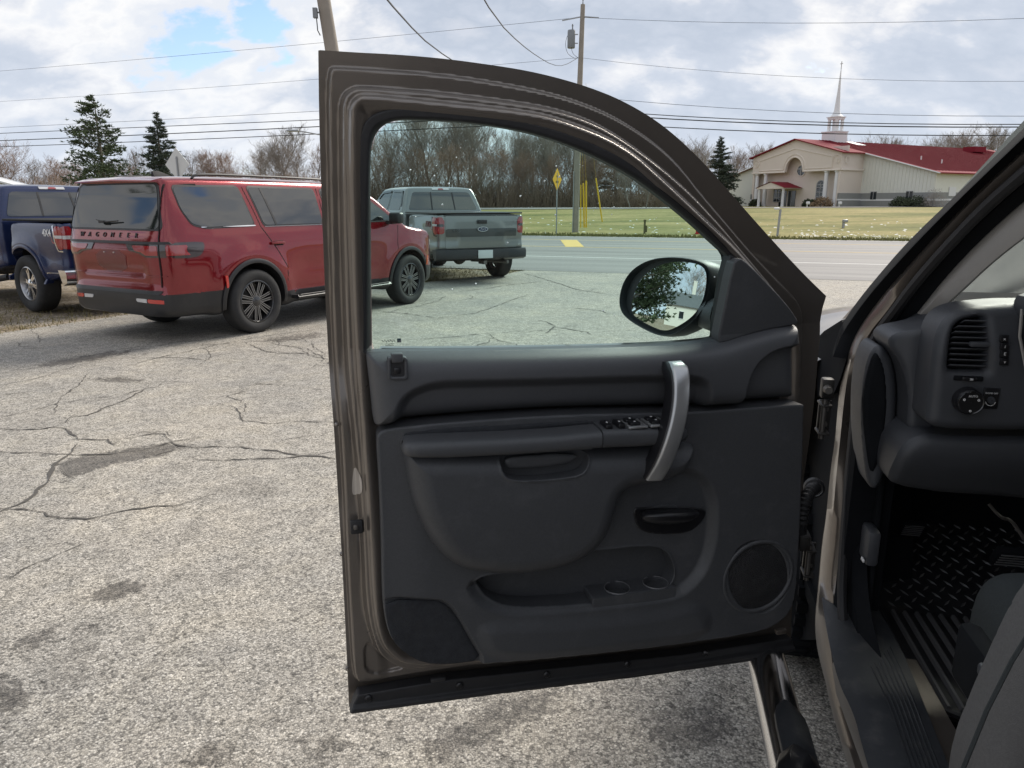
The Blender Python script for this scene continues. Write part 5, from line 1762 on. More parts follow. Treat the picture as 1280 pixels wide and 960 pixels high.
def suv(loc, deg, paint, label, group=None, letters=None, wheelbase=3.2):
    root = empty('parked_suv', rotz(loc, deg))
    tag(root, label, 'SUV', group)
    L = wheelbase
    side = ch([(-1.24, .30), (-1.29, .42), (-1.30, .60), (-1.245, .68), (-1.24, .80), (-1.265, .98), (-1.255, 1.15), (-1.22, 1.25), (-1.19, 1.30), (-1.03, 1.83), (-1.07, 1.885), (-.95, 1.925), (-.4, 1.95), (.6, 1.955), (1.6, 1.93), (2.15, 1.88), (2.45, 1.80), (3.12, 1.31), (3.3, 1.25), (L + .75, 1.18), (L + .92, 1.08), (L + .97, .85), (L + .97, .5), (L + .9, .32)], 1)
    sect = ch([(-.4, .26), (.86, .26), (.945, .36), (.975, .55), (1.00, .72), (1.012, .95), (1.0, 1.12), (.975, 1.24), (.955, 1.30), (.815, 1.80), (.76, 1.90), (.62, 1.945), (-.4, 1.96)], 1)
    plan = ch([(-1.29, -.5), (-1.29, .62), (-1.25, .80), (-1.12, .95), (-.9, 1.02), (.5, 1.03), (2.5, 1.03), (L + .3, 1.01), (L + .72, .92), (L + .95, .6), (L + .99, -.5)], 1)

    def extra(x, ay, z):
        # fender bulges, shoulder line and body-side hollow
        e = 0
        for wx in (0, L):
            e = e - .030 * np.exp(-((np.hypot(x - wx, z - .42) - .56) / .13) ** 2) * (ay > .5)
        e = e + .020 * np.exp(-((z - .80) / .14) ** 2) * ss(x, .6, 1.0) * ss(L - .55 - x, 0, .35)
        e = e + .018 * np.exp(-((z - .86) / .05) ** 2) * ss(-1.07 - x, 0, .08) * ss(.60 - ay, -.05, .05)
        return e

    car = Car(root, side, sect, plan, (.06, .14), [(0, .42, .475, .62), (L, .42, .475, .62)], extra)
    zb = lambda x: .60
    car.body(((-1.35, L + 1.15), (-1.15, 1.15), (.2, 2.05)), .038, paint, [
        ('rear_bumper', M_BUMP, lambda c: (c[:, 2] < .595) & (c[:, 0] < -.42)),
        ('sill', M_BUMP, lambda c: (c[:, 2] < .47) & (c[:, 0] < L - .4)),
        ('front_bumper', M_BUMP, lambda c: (c[:, 2] < .60) & (c[:, 0] > L + .45)),
        ('wheel_well', M_GAP, lambda c: (np.abs(c[:, 1]) < .90) & (np.minimum(np.hypot(c[:, 0], c[:, 2] - .42), np.hypot(c[:, 0] - L, c[:, 2] - .42)) < .49))])
    # rear window with its black surround, wiper
    rw = [(-.80, 1.335), (.80, 1.335), (.835, 1.37), (.72, 1.80), (.68, 1.825), (-.68, 1.825), (-.72, 1.80), (-.835, 1.37)]
    car.patch('rear_window', rw, 'x', -1, M_TINTR, .010, .03, 1, lo=-.6, hi=-1.6, rad=.05)
    car.patch('window_edge', [(-.85, 1.315), (.85, 1.315), (.87, 1.37), (.75, 1.82), (.70, 1.845), (-.70, 1.845), (-.75, 1.82), (-.87, 1.37)], 'x', -1, M_BUMP, .006, .03, 0, lo=-.6, hi=-1.6)
    MB().tube([(-1.20, -.16, 1.42), (-1.205, .10, 1.405), (-1.198, .26, 1.43)], [.008, .012, .006], 6).box((-1.205, .14, 1.405), (.03, .10, .03)).build('rear_wiper', M_BUMP, root)
    MB().loft([[(-1.02, y, 1.862 - abs(y) * .02), (-1.125, y * .98, 1.868 - abs(y) * .02), (-1.12, y * .98, 1.885 - abs(y) * .025), (-.99, y, 1.92 - abs(y) * .03)] for y in np.linspace(-.74, .74, 9)]).build('roof_spoiler', paint, root)
    # tailgate seams and trim
    car.patch('tailgate_trim', [(-.93, 1.165), (.93, 1.165), (.93, 1.20), (-.93, 1.20)], 'x', -1, M_BUMP, .014, .03, 0, lo=-.6, hi=-1.6)
    for s in (-1, 1):
        car.patch('panel_gap', strip([(s * .80, 1.84), (s * .825, 1.5), (s * .845, 1.2), (s * .84, .9), (s * .83, .68)], .012), 'x', -1, M_GAP, .012, .010, 0, lo=-.6, hi=-1.6, skirt=.004)
        # tail lamps: smoked and red lens on the gate, red and smoked lens wrapping onto the side
        car.patch('lamp_housing', [(s * .30, 1.168), (s * .90, 1.168), (s * .90, 1.02), (s * .64, 1.02), (s * .54, 1.06), (s * .36, 1.085)], 'x', -1, M_TAILD, .008, .02, 0, lo=-.5, hi=-1.6)
        car.patch('tail_light', [(s * .42, 1.15), (s * .825, 1.15), (s * .825, 1.042), (s * .66, 1.042), (s * .58, 1.075), (s * .47, 1.09)], 'x', -1, M_TAIL, .014, .02, 0, lo=-.5, hi=-1.6)
        car.patch('lamp_housing', [(-1.17, 1.185), (-.72, 1.185), (-.69, 1.15), (-.73, 1.05), (-.82, 1.005), (-1.17, 1.01)], 'y', s, M_TAILD, .009, .02, 1, lo=.45)
        car.patch('tail_light', [(-1.16, 1.155), (-.92, 1.155), (-.95, 1.09), (-.90, 1.04), (-1.16, 1.04)], 'y', s, M_TAIL, .016, .02, 0, lo=.45)
        car.patch('reflector', [(s * .62, .545), (s * .84, .540), (s * .84, .495), (s * .62, .50)], 'x', -1, M_REFL, .008, .02, 0, lo=-.5, hi=-1.6)
        car.patch('reversing_lamp', [(s * .42, .545), (s * .60, .545), (s * .60, .50), (s * .42, .505)], 'x', -1, M_CLEAR, .008, .02, 0, lo=-.5, hi=-1.6)
        # side glass
        w1 = [(-.93, 1.80), (-.02, 1.81), (.10, 1.36), (-.62, 1.345), (-.80, 1.385), (-.90, 1.56)]
        w2 = [(.14, 1.81), (1.28, 1.80), (1.30, 1.35), (.26, 1.35)]
        w3 = [(1.42, 1.80), (2.22, 1.77), (2.90, 1.37), (1.44, 1.35)]
        for wpoly in (w1, w2, w3):
            car.patch('side_window', wpoly, 'y', s, M_TINT, .007, .03, 1, lo=.4, rad=.05)
            car.patch('window_edge', rp([(a + (a - np.mean([q[0] for q in wpoly])) * .035, b + (b - 1.575) * .10) for a, b in wpoly], .06), 'y', s, M_BUMP, .004, .03, 0, lo=.4)
        car.patch('window_trim', strip([(-.70, 1.345), (-.55, 1.335), (.12, 1.35)], .016), 'y', s, M_CHROME, .012, .02, 0, lo=.4)
        car.patch('window_trim', strip([(.26, 1.338), (1.32, 1.338)], .016), 'y', s, M_CHROME, .012, .02, 0, lo=.4)
        car.patch('window_divider', strip([(.34, 1.81), (.46, 1.35)], .03), 'y', s, M_BUMP, .011, .02, 0, lo=.4)
        for xs_ in ([(.06, 1.82), (.20, 1.33), (.42, 1.02), (.56, .80), (.54, .62)], [(1.35, 1.82), (1.37, 1.33), (1.40, .60)], [(2.98, 1.30), (2.9, 1.0), (2.92, .60)]):
            car.patch('panel_gap', strip(xs_, .010), 'y', s, M_GAP, .003, .012, 0, lo=.4, skirt=.004)
        for hx in (.42, 1.58):
            y_ = float(car.hit('y', s, np.array([hx]), np.array([1.12]), .4 * s, 1.3 * s)[0])
            MB().rbox((hx, y_ + .022 * s, 1.12), (.23, .03, .036), .012).build('door_handle', paint, root)
            MB().rbox((hx + .02, y_ + .002 * s, 1.115), (.16, .012, .06), .004).build('handle_recess', M_GAP, root)
        # roof rail
        zr = [(x, float(car.hit('z', 1, np.array([x]), np.array([.74 * s]), .9, 2.3)[0])) for x in (-.55, .3, 1.2, 2.05)]
        MB().tube(ch3([(zr[0][0] - .05, .74 * s, zr[0][1])] + [(x, .74 * s, z + .055) for x, z in zr] + [(zr[-1][0] + .08, .74 * s, zr[-1][1])], 2), .016, 8).build('roof_rail', M_BUMP, root)
        for wx in (0, L):
            arch_flare(car, 'arch_flare', wx, .42, .475, s, M_BUMP, -8, 188)
        car.patch('side_reflector', [(-.47, .62), (-.435, .62), (-.455, .78), (-.49, .77)], 'y', s, M_REFL, .035, .02, 0, lo=.4)
        car.patch('side_reflector', [(L + .44, .62), (L + .475, .62), (L + .49, .77), (L + .455, .78)], 'y', s, M_AMBER, .035, .02, 0, lo=.4)
        MB().loft([[(x, s * (1.06 + dy), .40 + dz) for dy, dz in ((-.10, -.02), (.02, -.03), (.04, 0), (.02, .025), (-.10, .02))] for x in (.62, L - .62)]).build('side_step', M_BUMP, root)
        MB().box((L / 2, s * 1.075, .432), (L - 1.3, .05, .006)).build('step_tread', M_CHROME, root)
        # door mirror
        MB().rbox((2.72, s * 1.13, 1.40), (.14, .22, .17), .04, seg=3).box((2.74, s * 1.0, 1.33), (.08, .14, .05)).build('door_mirror', M_BUMP, root)
    # number plate recess
    car.patch('plate_recess', [(-.30, 1.09), (.30, 1.09), (.26, .83), (-.26, .83)], 'x', -1, M_REDD if letters else paint, .004, .03, 1, lo=-.5, hi=-1.6, skirt=.02)
    for y in (-.09, .09):
        MB().lathe([(.001, -1.178), (.008, -1.177), (.009, -1.16)], 8, 'X', (-.085, y, 1.06)).build('plate_bolt', M_CHROME, root)
    car.patch('tailgate_crease', [(-.90, .815), (.90, .815), (.90, .80), (-.90, .80)], 'x', -1, paint, .012, .03, 0, lo=-.5, hi=-1.6)
    car.patch('bumper_top_trim', [(-.80, .60), (.80, .60), (.86, .63), (.84, .645), (-.84, .645), (-.86, .63)], 'x', -1, M_BUMP, .012, .03, 0, lo=-.5, hi=-1.6)
    if letters:
        n = len(letters)
        for i, c in enumerate(letters):
            y = .56 - i * (1.04 / (n - 1))
            x = float(car.hit('x', -1, np.array([y]), np.array([1.262]), -.6, -1.6)[0])
            text_mesh('letter', c, .082, M_LETTER, root, axes((x - .006, y, 1.258), (0, -1, 0), (-1, 0, .35)), .004)
    # windshield, hood seam, lamps at the front
    ws_ = [(.76, 1.34), (.60, 1.78), (-.60, 1.78), (-.76, 1.34)]
    car.patch('windshield', ws_, 'x', 1, M_TINT, .006, .04, 1, lo=2.0, hi=L + 1.2)
    for s in (-1, 1):
        car.patch('headlight', [(s * .5, 1.02), (s * .88, 1.02), (s * .86, .92), (s * .5, .94)], 'x', 1, M_CLEAR, .010, .03, 0, lo=2.0, hi=L + 1.3)
    car.patch('grille', [(-.46, 1.02), (.46, 1.02), (.46, .90), (-.46, .90)], 'x', 1, M_BUMP, .010, .03, 0, lo=2.0, hi=L + 1.3)
    MB().loft([[(x, w_, 1.945 + h) for w_, h in ((-.03, -.01), (-.012, h_ * .8), (0, h_), (.012, h_ * .8), (.03, -.01))] for x, h_ in ((-.58, .055), (-.50, .06), (-.34, .012))]).build('antenna_fin', M_TYRE, root)
    for wx in (0, L):
        for s in (-1, 1):
            make_wheel(root, wx, s * .885, .405, .275, 'spoke', .66)
    return root


suv((-4.11, 9.85, 0), 60.5, M_RED, 'dark red SUV with black trim and black spoked wheels parked left of the open door', letters='WAGONEER')
M_SILW = mat('white_pearl_paint', (.80, .82, .82), .25, metal=.0, coat=1.0)
suv((9.7, 7.7, 0), 112, M_SILW, 'pale white SUV glimpsed through the truck windshield at the right edge')


# ------------------------------------------------------------------ pickups
def pickup(loc, deg, paint, label, dark=False, raptor=False, zs=1.0):
    root = empty('parked_pickup', rotz(loc, deg))
    tag(root, label, 'pickup truck', 'pickup trucks parked on the verge')
    L = 3.45
    tp = ch([(.74, .45), (.74, 1.30), (.77, 1.37), (.95, 1.86), (1.02, 1.91), (1.5, 1.945), (2.2, 1.93), (2.55, 1.87), (3.05, 1.40), (3.22, 1.30), (L + .70, 1.24), (L + .85, 1.15), (L + .9, .8), (L + .85, .5)], 1)
    sect = ch([(-.4, .42), (.9, .42), (.97, .6), (.99, .9), (1.0, 1.1), (.985, 1.28), (.945, 1.37), (.80, 1.82), (.74, 1.90), (.5, 1.935), (-.4, 1.945)], 1)
    plan = ch([(.72, -.5), (.72, .90), (.80, .97), (1.2, 1.0), (L, 1.0), (L + .6, .95), (L + .85, .6), (L + .9, -.5)], 1)
    arch = [(0, .46, .52, .60), (L, .46, .52, .60)]
    bulge = .06 if raptor else .035

    def extra(x, ay, z):
        e = 0
        for wx in (0, L):
            e = e - bulge * np.exp(-((np.hypot(x - wx, z - .46) - .56) / .11) ** 2) * (ay > .5)
        return e + .014 * np.exp(-((z - .86) / .10) ** 2) * (ay > .5)

    cab_ = Car(root, tp, sect, plan, (.06, .08), arch, extra)
    cab_.body(((.6, L + 1.1), (-1.2, 1.2), (.3, 2.05)), .04, paint, [
        ('sill', M_BUMP, lambda c: c[:, 2] < .52),
        ('wheel_well', M_GAP, lambda c: (np.abs(c[:, 1]) < .9) & (np.hypot(c[:, 0] - L, c[:, 2] - .46) < .54))])
    bs = ch([(-1.12, .62), (-1.14, .9), (-1.12, 1.32), (-1.10, 1.36), (.70, 1.34), (.70, .50), (-.6, .50)], 1)
    bsec = ch([(-.4, .50), (.9, .50), (.97, .62), (.99, .9), (1.0, 1.1), (.985, 1.30), (.965, 1.36), (-.4, 1.36)], 1)
    bplan = ch([(-1.14, -.5), (-1.14, .86), (-1.09, .95), (-.8, .995), (.71, .995), (.71, -.5)], 1)

    def extra_b(x, ay, z):
        e = extra(x, ay, z)
        return e

    bed = Car(root, bs, bsec, bplan, (.04, .06), [(0, .46, .52, .60)], extra_b)
    o0 = len(root.children)
    bed.body(((-1.3, .8), (-1.2, 1.2), (.4, 1.5)), .036, paint, [
        ('wheel_well', M_GAP, lambda c: (np.abs(c[:, 1]) < .9) & (np.hypot(c[:, 0], c[:, 2] - .46) < .54))])
    for c in root.children[o0:]:
        if c.name.startswith('body'):
            c.name = 'bed'
            c.data.name = 'bed'
    # bed cover and rails
    MB().rbox((-.20, 0, 1.372), (1.78, 1.86, .03), .012).build('bed_cover', M_BUMP if raptor else M_GAP, root)
    # cab glass
    rw = [(-.78, 1.42), (.78, 1.42), (.80, 1.45), (.66, 1.80), (-.66, 1.80), (-.80, 1.45)]
    cab_.patch('rear_window', rw, 'x', -1, M_TINT, .006, .04, 1, lo=1.6, hi=.5, rad=.06)
    for s in (-1, 1):
        cab_.patch('window_divider', strip([(s * .27, 1.42), (s * .25, 1.80)], .03), 'x', -1, M_BUMP, .011, .02, 0, lo=1.6, hi=.5)
    cab_.patch('brake_lamp', [(-.20, 1.885), (.20, 1.885), (.20, 1.845), (-.20, 1.845)], 'x', -1, M_CLEAR, .014, .02, 0, lo=1.6, hi=.5)
    cab_.patch('brake_lamp_lens', [(-.06, 1.88), (.06, 1.88), (.06, 1.85), (-.06, 1.85)], 'x', -1, M_TAIL, .018, .02, 0, lo=1.6, hi=.5)
    for s in (-1, 1):
        for wpoly in ([(1.02, 1.42), (1.15, 1.79), (1.72, 1.80), (1.74, 1.42)], [(1.84, 1.42), (1.84, 1.79), (2.38, 1.76), (2.88, 1.42)]):
            cab_.patch('side_window', wpoly, 'y', s, M_TINT, .007, .04, 1, lo=.4, rad=.06)
        cab_.patch('rain_visor', strip([(1.00, 1.50), (1.12, 1.81), (1.74, 1.825)], .05), 'y', s, M_TINT, .025, .02, 0, lo=.4)
        cab_.patch('rain_visor', strip([(1.84, 1.825), (2.38, 1.80), (2.62, 1.66)], .05), 'y', s, M_TINT, .025, .02, 0, lo=.4)
        for g_ in ([(1.78, 1.84), (1.78, .55)], [(.98, 1.40), (1.0, .9), (1.1, .55)], [(2.98, 1.36), (2.95, .55)]):
            cab_.patch('panel_gap', strip(g_, .012), 'y', s, M_GAP, .003, .014, 0, lo=.4, skirt=.004)
        for hx in (1.15, 1.98):
            y_ = float(cab_.hit('y', s, np.array([hx]), np.array([1.17]), .4 * s, 1.3 * s)[0])
            MB().rbox((hx, y_ + .02 * s, 1.17), (.22, .03, .04), .012).build('door_handle', paint, root)
        bed.patch('tail_light', [(s * .80, 1.30), (s * .975, 1.30), (s * .975, .98), (s * .82, .98), (s * .80, 1.02)], 'x', -1, M_TAIL, .012, .02, 1, lo=-.6, hi=-1.6)
        bed.patch('tail_light', [(-1.085, 1.30), (-.93, 1.30), (-.95, 1.08), (-1.0, .97), (-1.085, .97)], 'y', s, M_TAIL, .012, .02, 1, lo=.45)
        bed.patch('lamp_lens', [(-1.085, 1.17), (-.945, 1.17), (-.955, 1.13), (-1.085, 1.13)], 'y', s, M_CLEAR, .016, .02, 0, lo=.45)
        bed.patch('lamp_lens', [(s * .815, 1.17), (s * .955, 1.17), (s * .955, 1.12), (s * .815, 1.12)], 'x', -1, M_CLEAR if not raptor else M_TAILD, .016, .02, 0, lo=-.6, hi=-1.6)
        bed.patch('lamp_edge', strip([(-.92, 1.31), (-.94, 1.08), (-.985, .95), (-1.07, .945)], .022), 'y', s, M_CHROME if not raptor else M_TAILD, .014, .015, 0, lo=.45)
        for wx, cc in ((0, bed), (L, cab_)):
            arch_flare(cc, 'arch_flare', wx, .46, .52, s, M_BUMP if raptor else paint, 0, 180, .045, .045 if raptor else .02)
        bed.patch('side_trim', strip([(-1.06, .63), (-.60, .62)], .02), 'y', s, M_CHROME if not raptor else M_BUMP, .006, .02, 0, lo=.45)
        cab_.patch('side_trim', strip([(1.0, .60), (2.85, .60)], .02), 'y', s, M_CHROME if not raptor else M_BUMP, .006, .02, 0, lo=.45)
        MB().tube([(.65, s * .98, .50), (.8, s * 1.06, .47), (2.85, s * 1.06, .47), (3.0, s * .98, .5)], .05, 10).build('side_step', M_BUMP, root)
        MB().rbox((2.72, s * 1.16, 1.42), (.13, .24, .22), .04, seg=3).box((2.74, s * 1.02, 1.38), (.08, .14, .05)).build('door_mirror', M_BUMP, root)
    # tailgate
    tg = [(-.78, .70), (.78, .70), (.78, 1.32), (-.78, 1.32)]
    bed.patch('tailgate', tg, 'x', -1, paint, .008, .03, 0, lo=-.6, hi=-1.6, hole=strip([(-.70, 1.07), (.70, 1.07)], .018))
    bed.patch('tailgate_band', [(-.77, .92), (.77, .92), (.77, 1.075), (-.77, 1.075)], 'x', -1, M_DGREY if raptor else paint, .016, .03, 0, lo=-.6, hi=-1.6)
    bed.patch('tailgate_top', [(-.80, 1.32), (.80, 1.32), (.80, 1.365), (-.80, 1.365)], 'x', -1, M_BUMP, .012, .02, 0, lo=-.6, hi=-1.6)
    MB().rbox((-1.155, 0, 1.205), (.03, .20, .075), .01).build('tailgate_handle', M_BUMP, root)
    el = [(.115 * math.cos(a), 1.065 + .046 * math.sin(a)) for a in np.linspace(0, 2 * math.pi, 28)[:-1]]
    MB().prism(el, -1.180, -1.15, 'X').build('oval_badge', M_CHROME, root)
    el2 = [(.100 * math.cos(a), 1.065 + .036 * math.sin(a)) for a in np.linspace(0, 2 * math.pi, 28)[:-1]]
    MB().prism(el2, -1.184, -1.178, 'X').build('badge_face', M_BLUEB, root)
    text_mesh('badge_lettering', 'Ford', .062, M_CHROME, root, axes((-1.186, 0, 1.066), (0, -1, 0), (-1, 0, 0)), .001, shear=.3)
    text_mesh('tailgate_lettering', 'F-150', .06, M_CHROME, root, axes((-1.176, .56, 1.04), (0, -1, 0), (-1, 0, 0)), .004, bold=.001)
    # bumper, plate, hitch
    bmp = []
    for y in np.linspace(-1, 1, 13):
        yy = y * .99
        k = 1 - .09 * abs(y) ** 4
        dz = 0.0 if abs(y) > .30 else -.01
        bmp.append([(-1.16 * 1 + .10 + (1 - k) * 1.4, yy, .68), (-1.25 + (1 - k) * 1.4, yy, .68 + dz), (-1.28 + (1 - k) * 1.4, yy, .62 + dz), (-1.27 + (1 - k) * 1.4, yy, .50), (-1.16 + (1 - k) * 1.4, yy, .46), (-1.02, yy, .48)])
    MB().loft(bmp).build('rear_bumper', M_BUMP if raptor else M_CHROME, root, sharp=35)
    MB().rbox((-1.288, 0, .585), (.012, .32, .16), .004).build('number_plate', M_PLATE, root)
    MB().box((-1.15, 0, .42), (.25, .07, .07)).build('tow_hitch', M_STEEL, root)
    ax = MB().tube([(0, -.80, .44), (0, .80, .44)], .05, 10)
    ax.lathe([(.001, -.14), (.12, -.10), (.15, 0), (.12, .10), (.001, .14)], 16, 'X', (0, 0, .44))
    ax.build('axle', M_STEEL, root)
    MB().box((1.2, 0, .52), (4.4, .9, .10)).build('chassis', M_GAP, root)
    if raptor:
        MB().tube([(-.6, .0, .43), (-1.0, -.42, .42), (-1.28, -.50, .42)], .035, 8).build('exhaust_pipe', M_STEEL, root)
    # front
    cab_.patch('windshield', [(.74, 1.40), (.60, 1.82), (-.60, 1.82), (-.74, 1.40)], 'x', 1, M_TINT, .006, .04, 1, lo=2.0, hi=L + 1.2)
    cab_.patch('grille', [(-.55, 1.12), (.55, 1.12), (.55, .82), (-.55, .82)], 'x', 1, M_BUMP, .010, .04, 0, lo=2.0, hi=L + 1.3)
    for s in (-1, 1):
        cab_.patch('headlight', [(s * .60, 1.12), (s * .88, 1.10), (s * .88, .88), (s * .60, .90)], 'x', 1, M_CLEAR, .010, .04, 0, lo=2.0, hi=L + 1.3)
    for wx in (0, L):
        for s in (-1, 1):
            make_wheel(root, wx, s * (.93 if raptor else .86), .43, .31, 'black' if raptor else 'chrome', .60)
    return root, bed


M_DGREY = mat('dark_grey_paint', (.055, .06, .062), .35, metal=.4, coat=.6)
M_BLUEB = mat('navy_badge', (.01, .02, .07), .3)
M_NAVY = mat('navy_metallic_paint', (.012, .022, .075), .26, metal=.15, coat=.3, flake=.0)
M_GREY = mat('sterling_grey_paint', (.21, .22, .217), .28, metal=.6, coat=.8, flake=.06)
blue, bbed = pickup((-6.80, 12.05, 0), 147, M_NAVY, 'dark blue pickup with white 4X4 lettering and chrome wheels at the left edge')
y44 = float(bbed.hit('y', 1, np.array([-.80]), np.array([1.21]), .4, 1.3)[0])
text_mesh('bed_lettering', '4X4', .135, M_WHITE, blue, axes((-.74, y44 + .006, 1.20), (-1, 0, 0), (0, 1, 0)), .003, bold=.004, spacing=1.05)
greyt, gbed = pickup((-1.17, 16.5, 0), 118, M_GREY, 'grey pickup with black bed cover seen through the door window', raptor=True)
greyt.scale = (1.04, 1.04, 1.04)
M_DECAL = mat('dark_red_decal', (.16, .03, .035), .4)
yfx = float(gbed.hit('y', 1, np.array([-.70]), np.array([1.2]), .4, 1.3)[0])
text_mesh('bed_lettering', 'FX4', .15, M_DECAL, greyt, axes((-.72, yfx + .006, 1.16), (-1, 0, 0), (0, 1, 0)), .003, bold=.004, shear=.3)



# ================================================================== BACKGROUND
def hz(x, y):
    return float(ground_h(np.float64(x * RN[0] + y * RN[1])))


# ------------------------------------------------------------------ church
M_STUC = mat('warm_beige_stucco', (.70, .62, .55), .9, var=.06, vscale=.6, bump=.2, bscale=8, bdist=.02)
M_STUC2 = mat('pale_beige_trim', (.74, .67, .60), .85, var=.05, vscale=1)
M_SIDE = mat('cream_metal_siding', (.72, .72, .66), .55, var=.05, vscale=.8)
M_SIDEG = mat('grey_block_band', (.27, .275, .27), .85, var=.12, vscale=2)
M_REDR = mat('red_metal_roof', (.20, .022, .034), .85, var=.14, vscale=.5, spec=.12)
M_WHP = mat('white_painted_trim', (.74, .74, .75), .6)
M_DGL = mat('dark_glass', (.02, .025, .03), .08, spec=.8)
M_FRAME = mat('grey_window_frame', (.45, .45, .45), .5)

cx, cy = 44.4, 120.6
church = empty('church', Matrix.Translation((cx, cy, 1.18)) @ Matrix(((.476, .88, 0, 0), (-.88, .476, 0, 0), (0, 0, 1, 0), (0, 0, 0, 1))))
tag(church, 'beige church with red metal roof, white columns and a tall white steeple across the road', 'church')
W = 8.6
slope = .27
PK_ = 10.2
ev = lambda x: PK_ - slope * abs(x)
arc = [(1.75 * math.cos(a), 5.55 + 2.0 * math.sin(a)) for a in np.linspace(math.pi, 0, 15)]
gab = [(-W, 5.35), (-1.75, 5.35)] + arc + [(1.75, 5.35), (W, 5.35), (W, ev(W)), (0, PK_), (-W, ev(W))]
MB().prism(gab, 0, .5, 'Y').build('front_gable', M_STUC, church)
mould = [(-W + 1.5, 5.75), (-2.15, 5.75)] + [(2.15 * math.cos(a), 5.75 + 2.25 * math.sin(a)) for a in np.linspace(math.pi, 0, 13)] + [(2.15, 5.75), (W - 1.5, 5.75), (W - 1.5, ev(W - 1.5) - 1.0), (0, PK_ - 1.35), (-W + 1.5, ev(W - 1.5) - 1.0), (-W + 1.5, 5.75)]
MB().tube([(x, -.02, z) for x, z in mould], .09, 5).build('gable_moulding', M_STUC2, church)
MB().tube([(x, -.03, z) for x, z in [(-W, 5.35), (-1.75, 5.35)] + arc + [(1.75, 5.35), (W, 5.35)]], .12, 6).build('arch_moulding', M_STUC2, church)
MB().box((0, 1.45, 4.4), (2 * W - .1, .3, 8.8)).build('entrance_wall', M_STUC, church)
MB().prism([(-W, 0), (W, 0), (W, ev(W)), (0, PK_), (-W, ev(W))], 5.9, 6.2, 'Y').build('inner_wall', M_STUC, church)
for s in (-1, 1):
    MB().box((s * (W - .2), 3.2, ev(W) / 2 - .05), (.38, 6.2, ev(W) - .1)).build('side_wall', M_STUC, church)
    MB().box((s * W, 3.2, 5.4), (.5, 6.3, .25)).build('side_moulding', M_STUC2, church)
    MB().box((s * (W + .01), 3.2, 1.0), (.41, 6.2, 2.0)).build('side_band', M_SIDEG, church)
    MB().box((s * (W + .02), 3.2, 1.05), (.43, 6.22, .22)).build('band_stripe', M_WHP, church)
    for fx in (.955, .845):
        x = s * (fx * 2 - 1) * W
        MB().lathe([(.42, 0), (.42, .25), (.34, .3), (.30, 5.0), (.42, 5.1), (.42, 5.34)], 18, 'Z', (x, .35, 0)).build('column', M_WHP, church)
    MB().lathe([(.62, -.06), (.62, .02), (.5, .02), (.5, -.03)], 24, 'Y', (s * (W - .75), 0, 6.8)).build('medallion', M_STUC2, church)
    MB().box((s * (W - .75), -.04, 6.8), (.10, .06, .9)).box((s * (W - .75), -.045, 6.95), (.6, .06, .10)).build('medallion_cross', M_STUC2, church)
    # arched windows
    ax_ = s * 4.2 + .15
    wp = [(ax_ - .75, .75), (ax_ + .75, .75), (ax_ + .75, 3.2)] + [(ax_ + .75 * math.cos(a), 3.2 + .75 * math.sin(a)) for a in np.linspace(0, math.pi, 11)[1:]]
    MB().prism(wp, 1.22, 1.32, 'Y').build('window', M_DGL, church)
    fr = MB().tube([(x, 1.21, z) for x, z in wp + wp[:1]], .07, 5)
    for z in (1.5, 2.2, 2.9, 3.3):
        fr.box((ax_, 1.2, z), (1.4, .05, .07))
    fr.box((ax_, 1.2, 2.2), (.07, .05, 2.9))
    fr.build('window_frame', M_FRAME, church)
MB().lathe([(.62, -.62), (.62, 5.2), (.5, 5.2)], 24, 'X', (W + .03, .9, 6.8)) if False else None
MB().lathe([(.55, 0), (.55, .06), (.45, .06)], 24, 'X', (W + .2, 1.1, 6.8)).build('medallion', M_STUC2, church)
# round window with cross
MB().lathe([(.001, 1.27), (.78, 1.27), (.80, 1.31)], 28, 'Y', (.35, 0, 5.55)).build('round_window', M_DGL, church)
MB().lathe([(.78, 1.30), (.78, 1.20), (.92, 1.20), (.92, 1.30)], 28, 'Y', (.35, 0, 5.55)).build('round_window_frame', M_STUC2, church)
MB().box((.35, 1.22, 5.55), (.13, .08, 1.5)).box((.35, 1.225, 5.8), (1.4, .08, .12)).build('window_cross', M_FRAME, church)
# porch
MB().prism([(-4.9, 2.75), (.6, 2.75), (.6, 2.95), (-2.15, 3.75), (-4.9, 2.95)], -2.6, 1.3, 'Y').build('porch_gable', M_STUC2, church)
pr_ = MB().add([(-5.2, -2.8, 2.88), (-2.15, -2.8, 3.84), (-2.15, 1.3, 3.84), (-5.2, 1.3, 2.88)], [(0, 1, 2, 3)])
pr_.add([(.9, -2.8, 2.88), (-2.15, -2.8, 3.84), (-2.15, 1.3, 3.84), (.9, 1.3, 2.88)], [(0, 1, 2, 3)])
pr_.build('porch_roof', M_REDR, church)
for x in (-4.6, .3):
    MB().lathe([(.26, 0), (.22, .2), (.20, 2.6), (.26, 2.75)], 14, 'Z', (x, -2.3, 0)).build('porch_column', M_WHP, church)
for x in (-2.9, -1.1):
    MB().box((x, 1.26, 1.25), (1.5, .08, 2.45)).build('door', M_DGL, church)
    MB().box((x, 1.21, 1.25), (.07, .06, 2.45)).box((x, 1.21, 2.5), (1.6, .06, .1)).build('door_frame', M_FRAME, church)
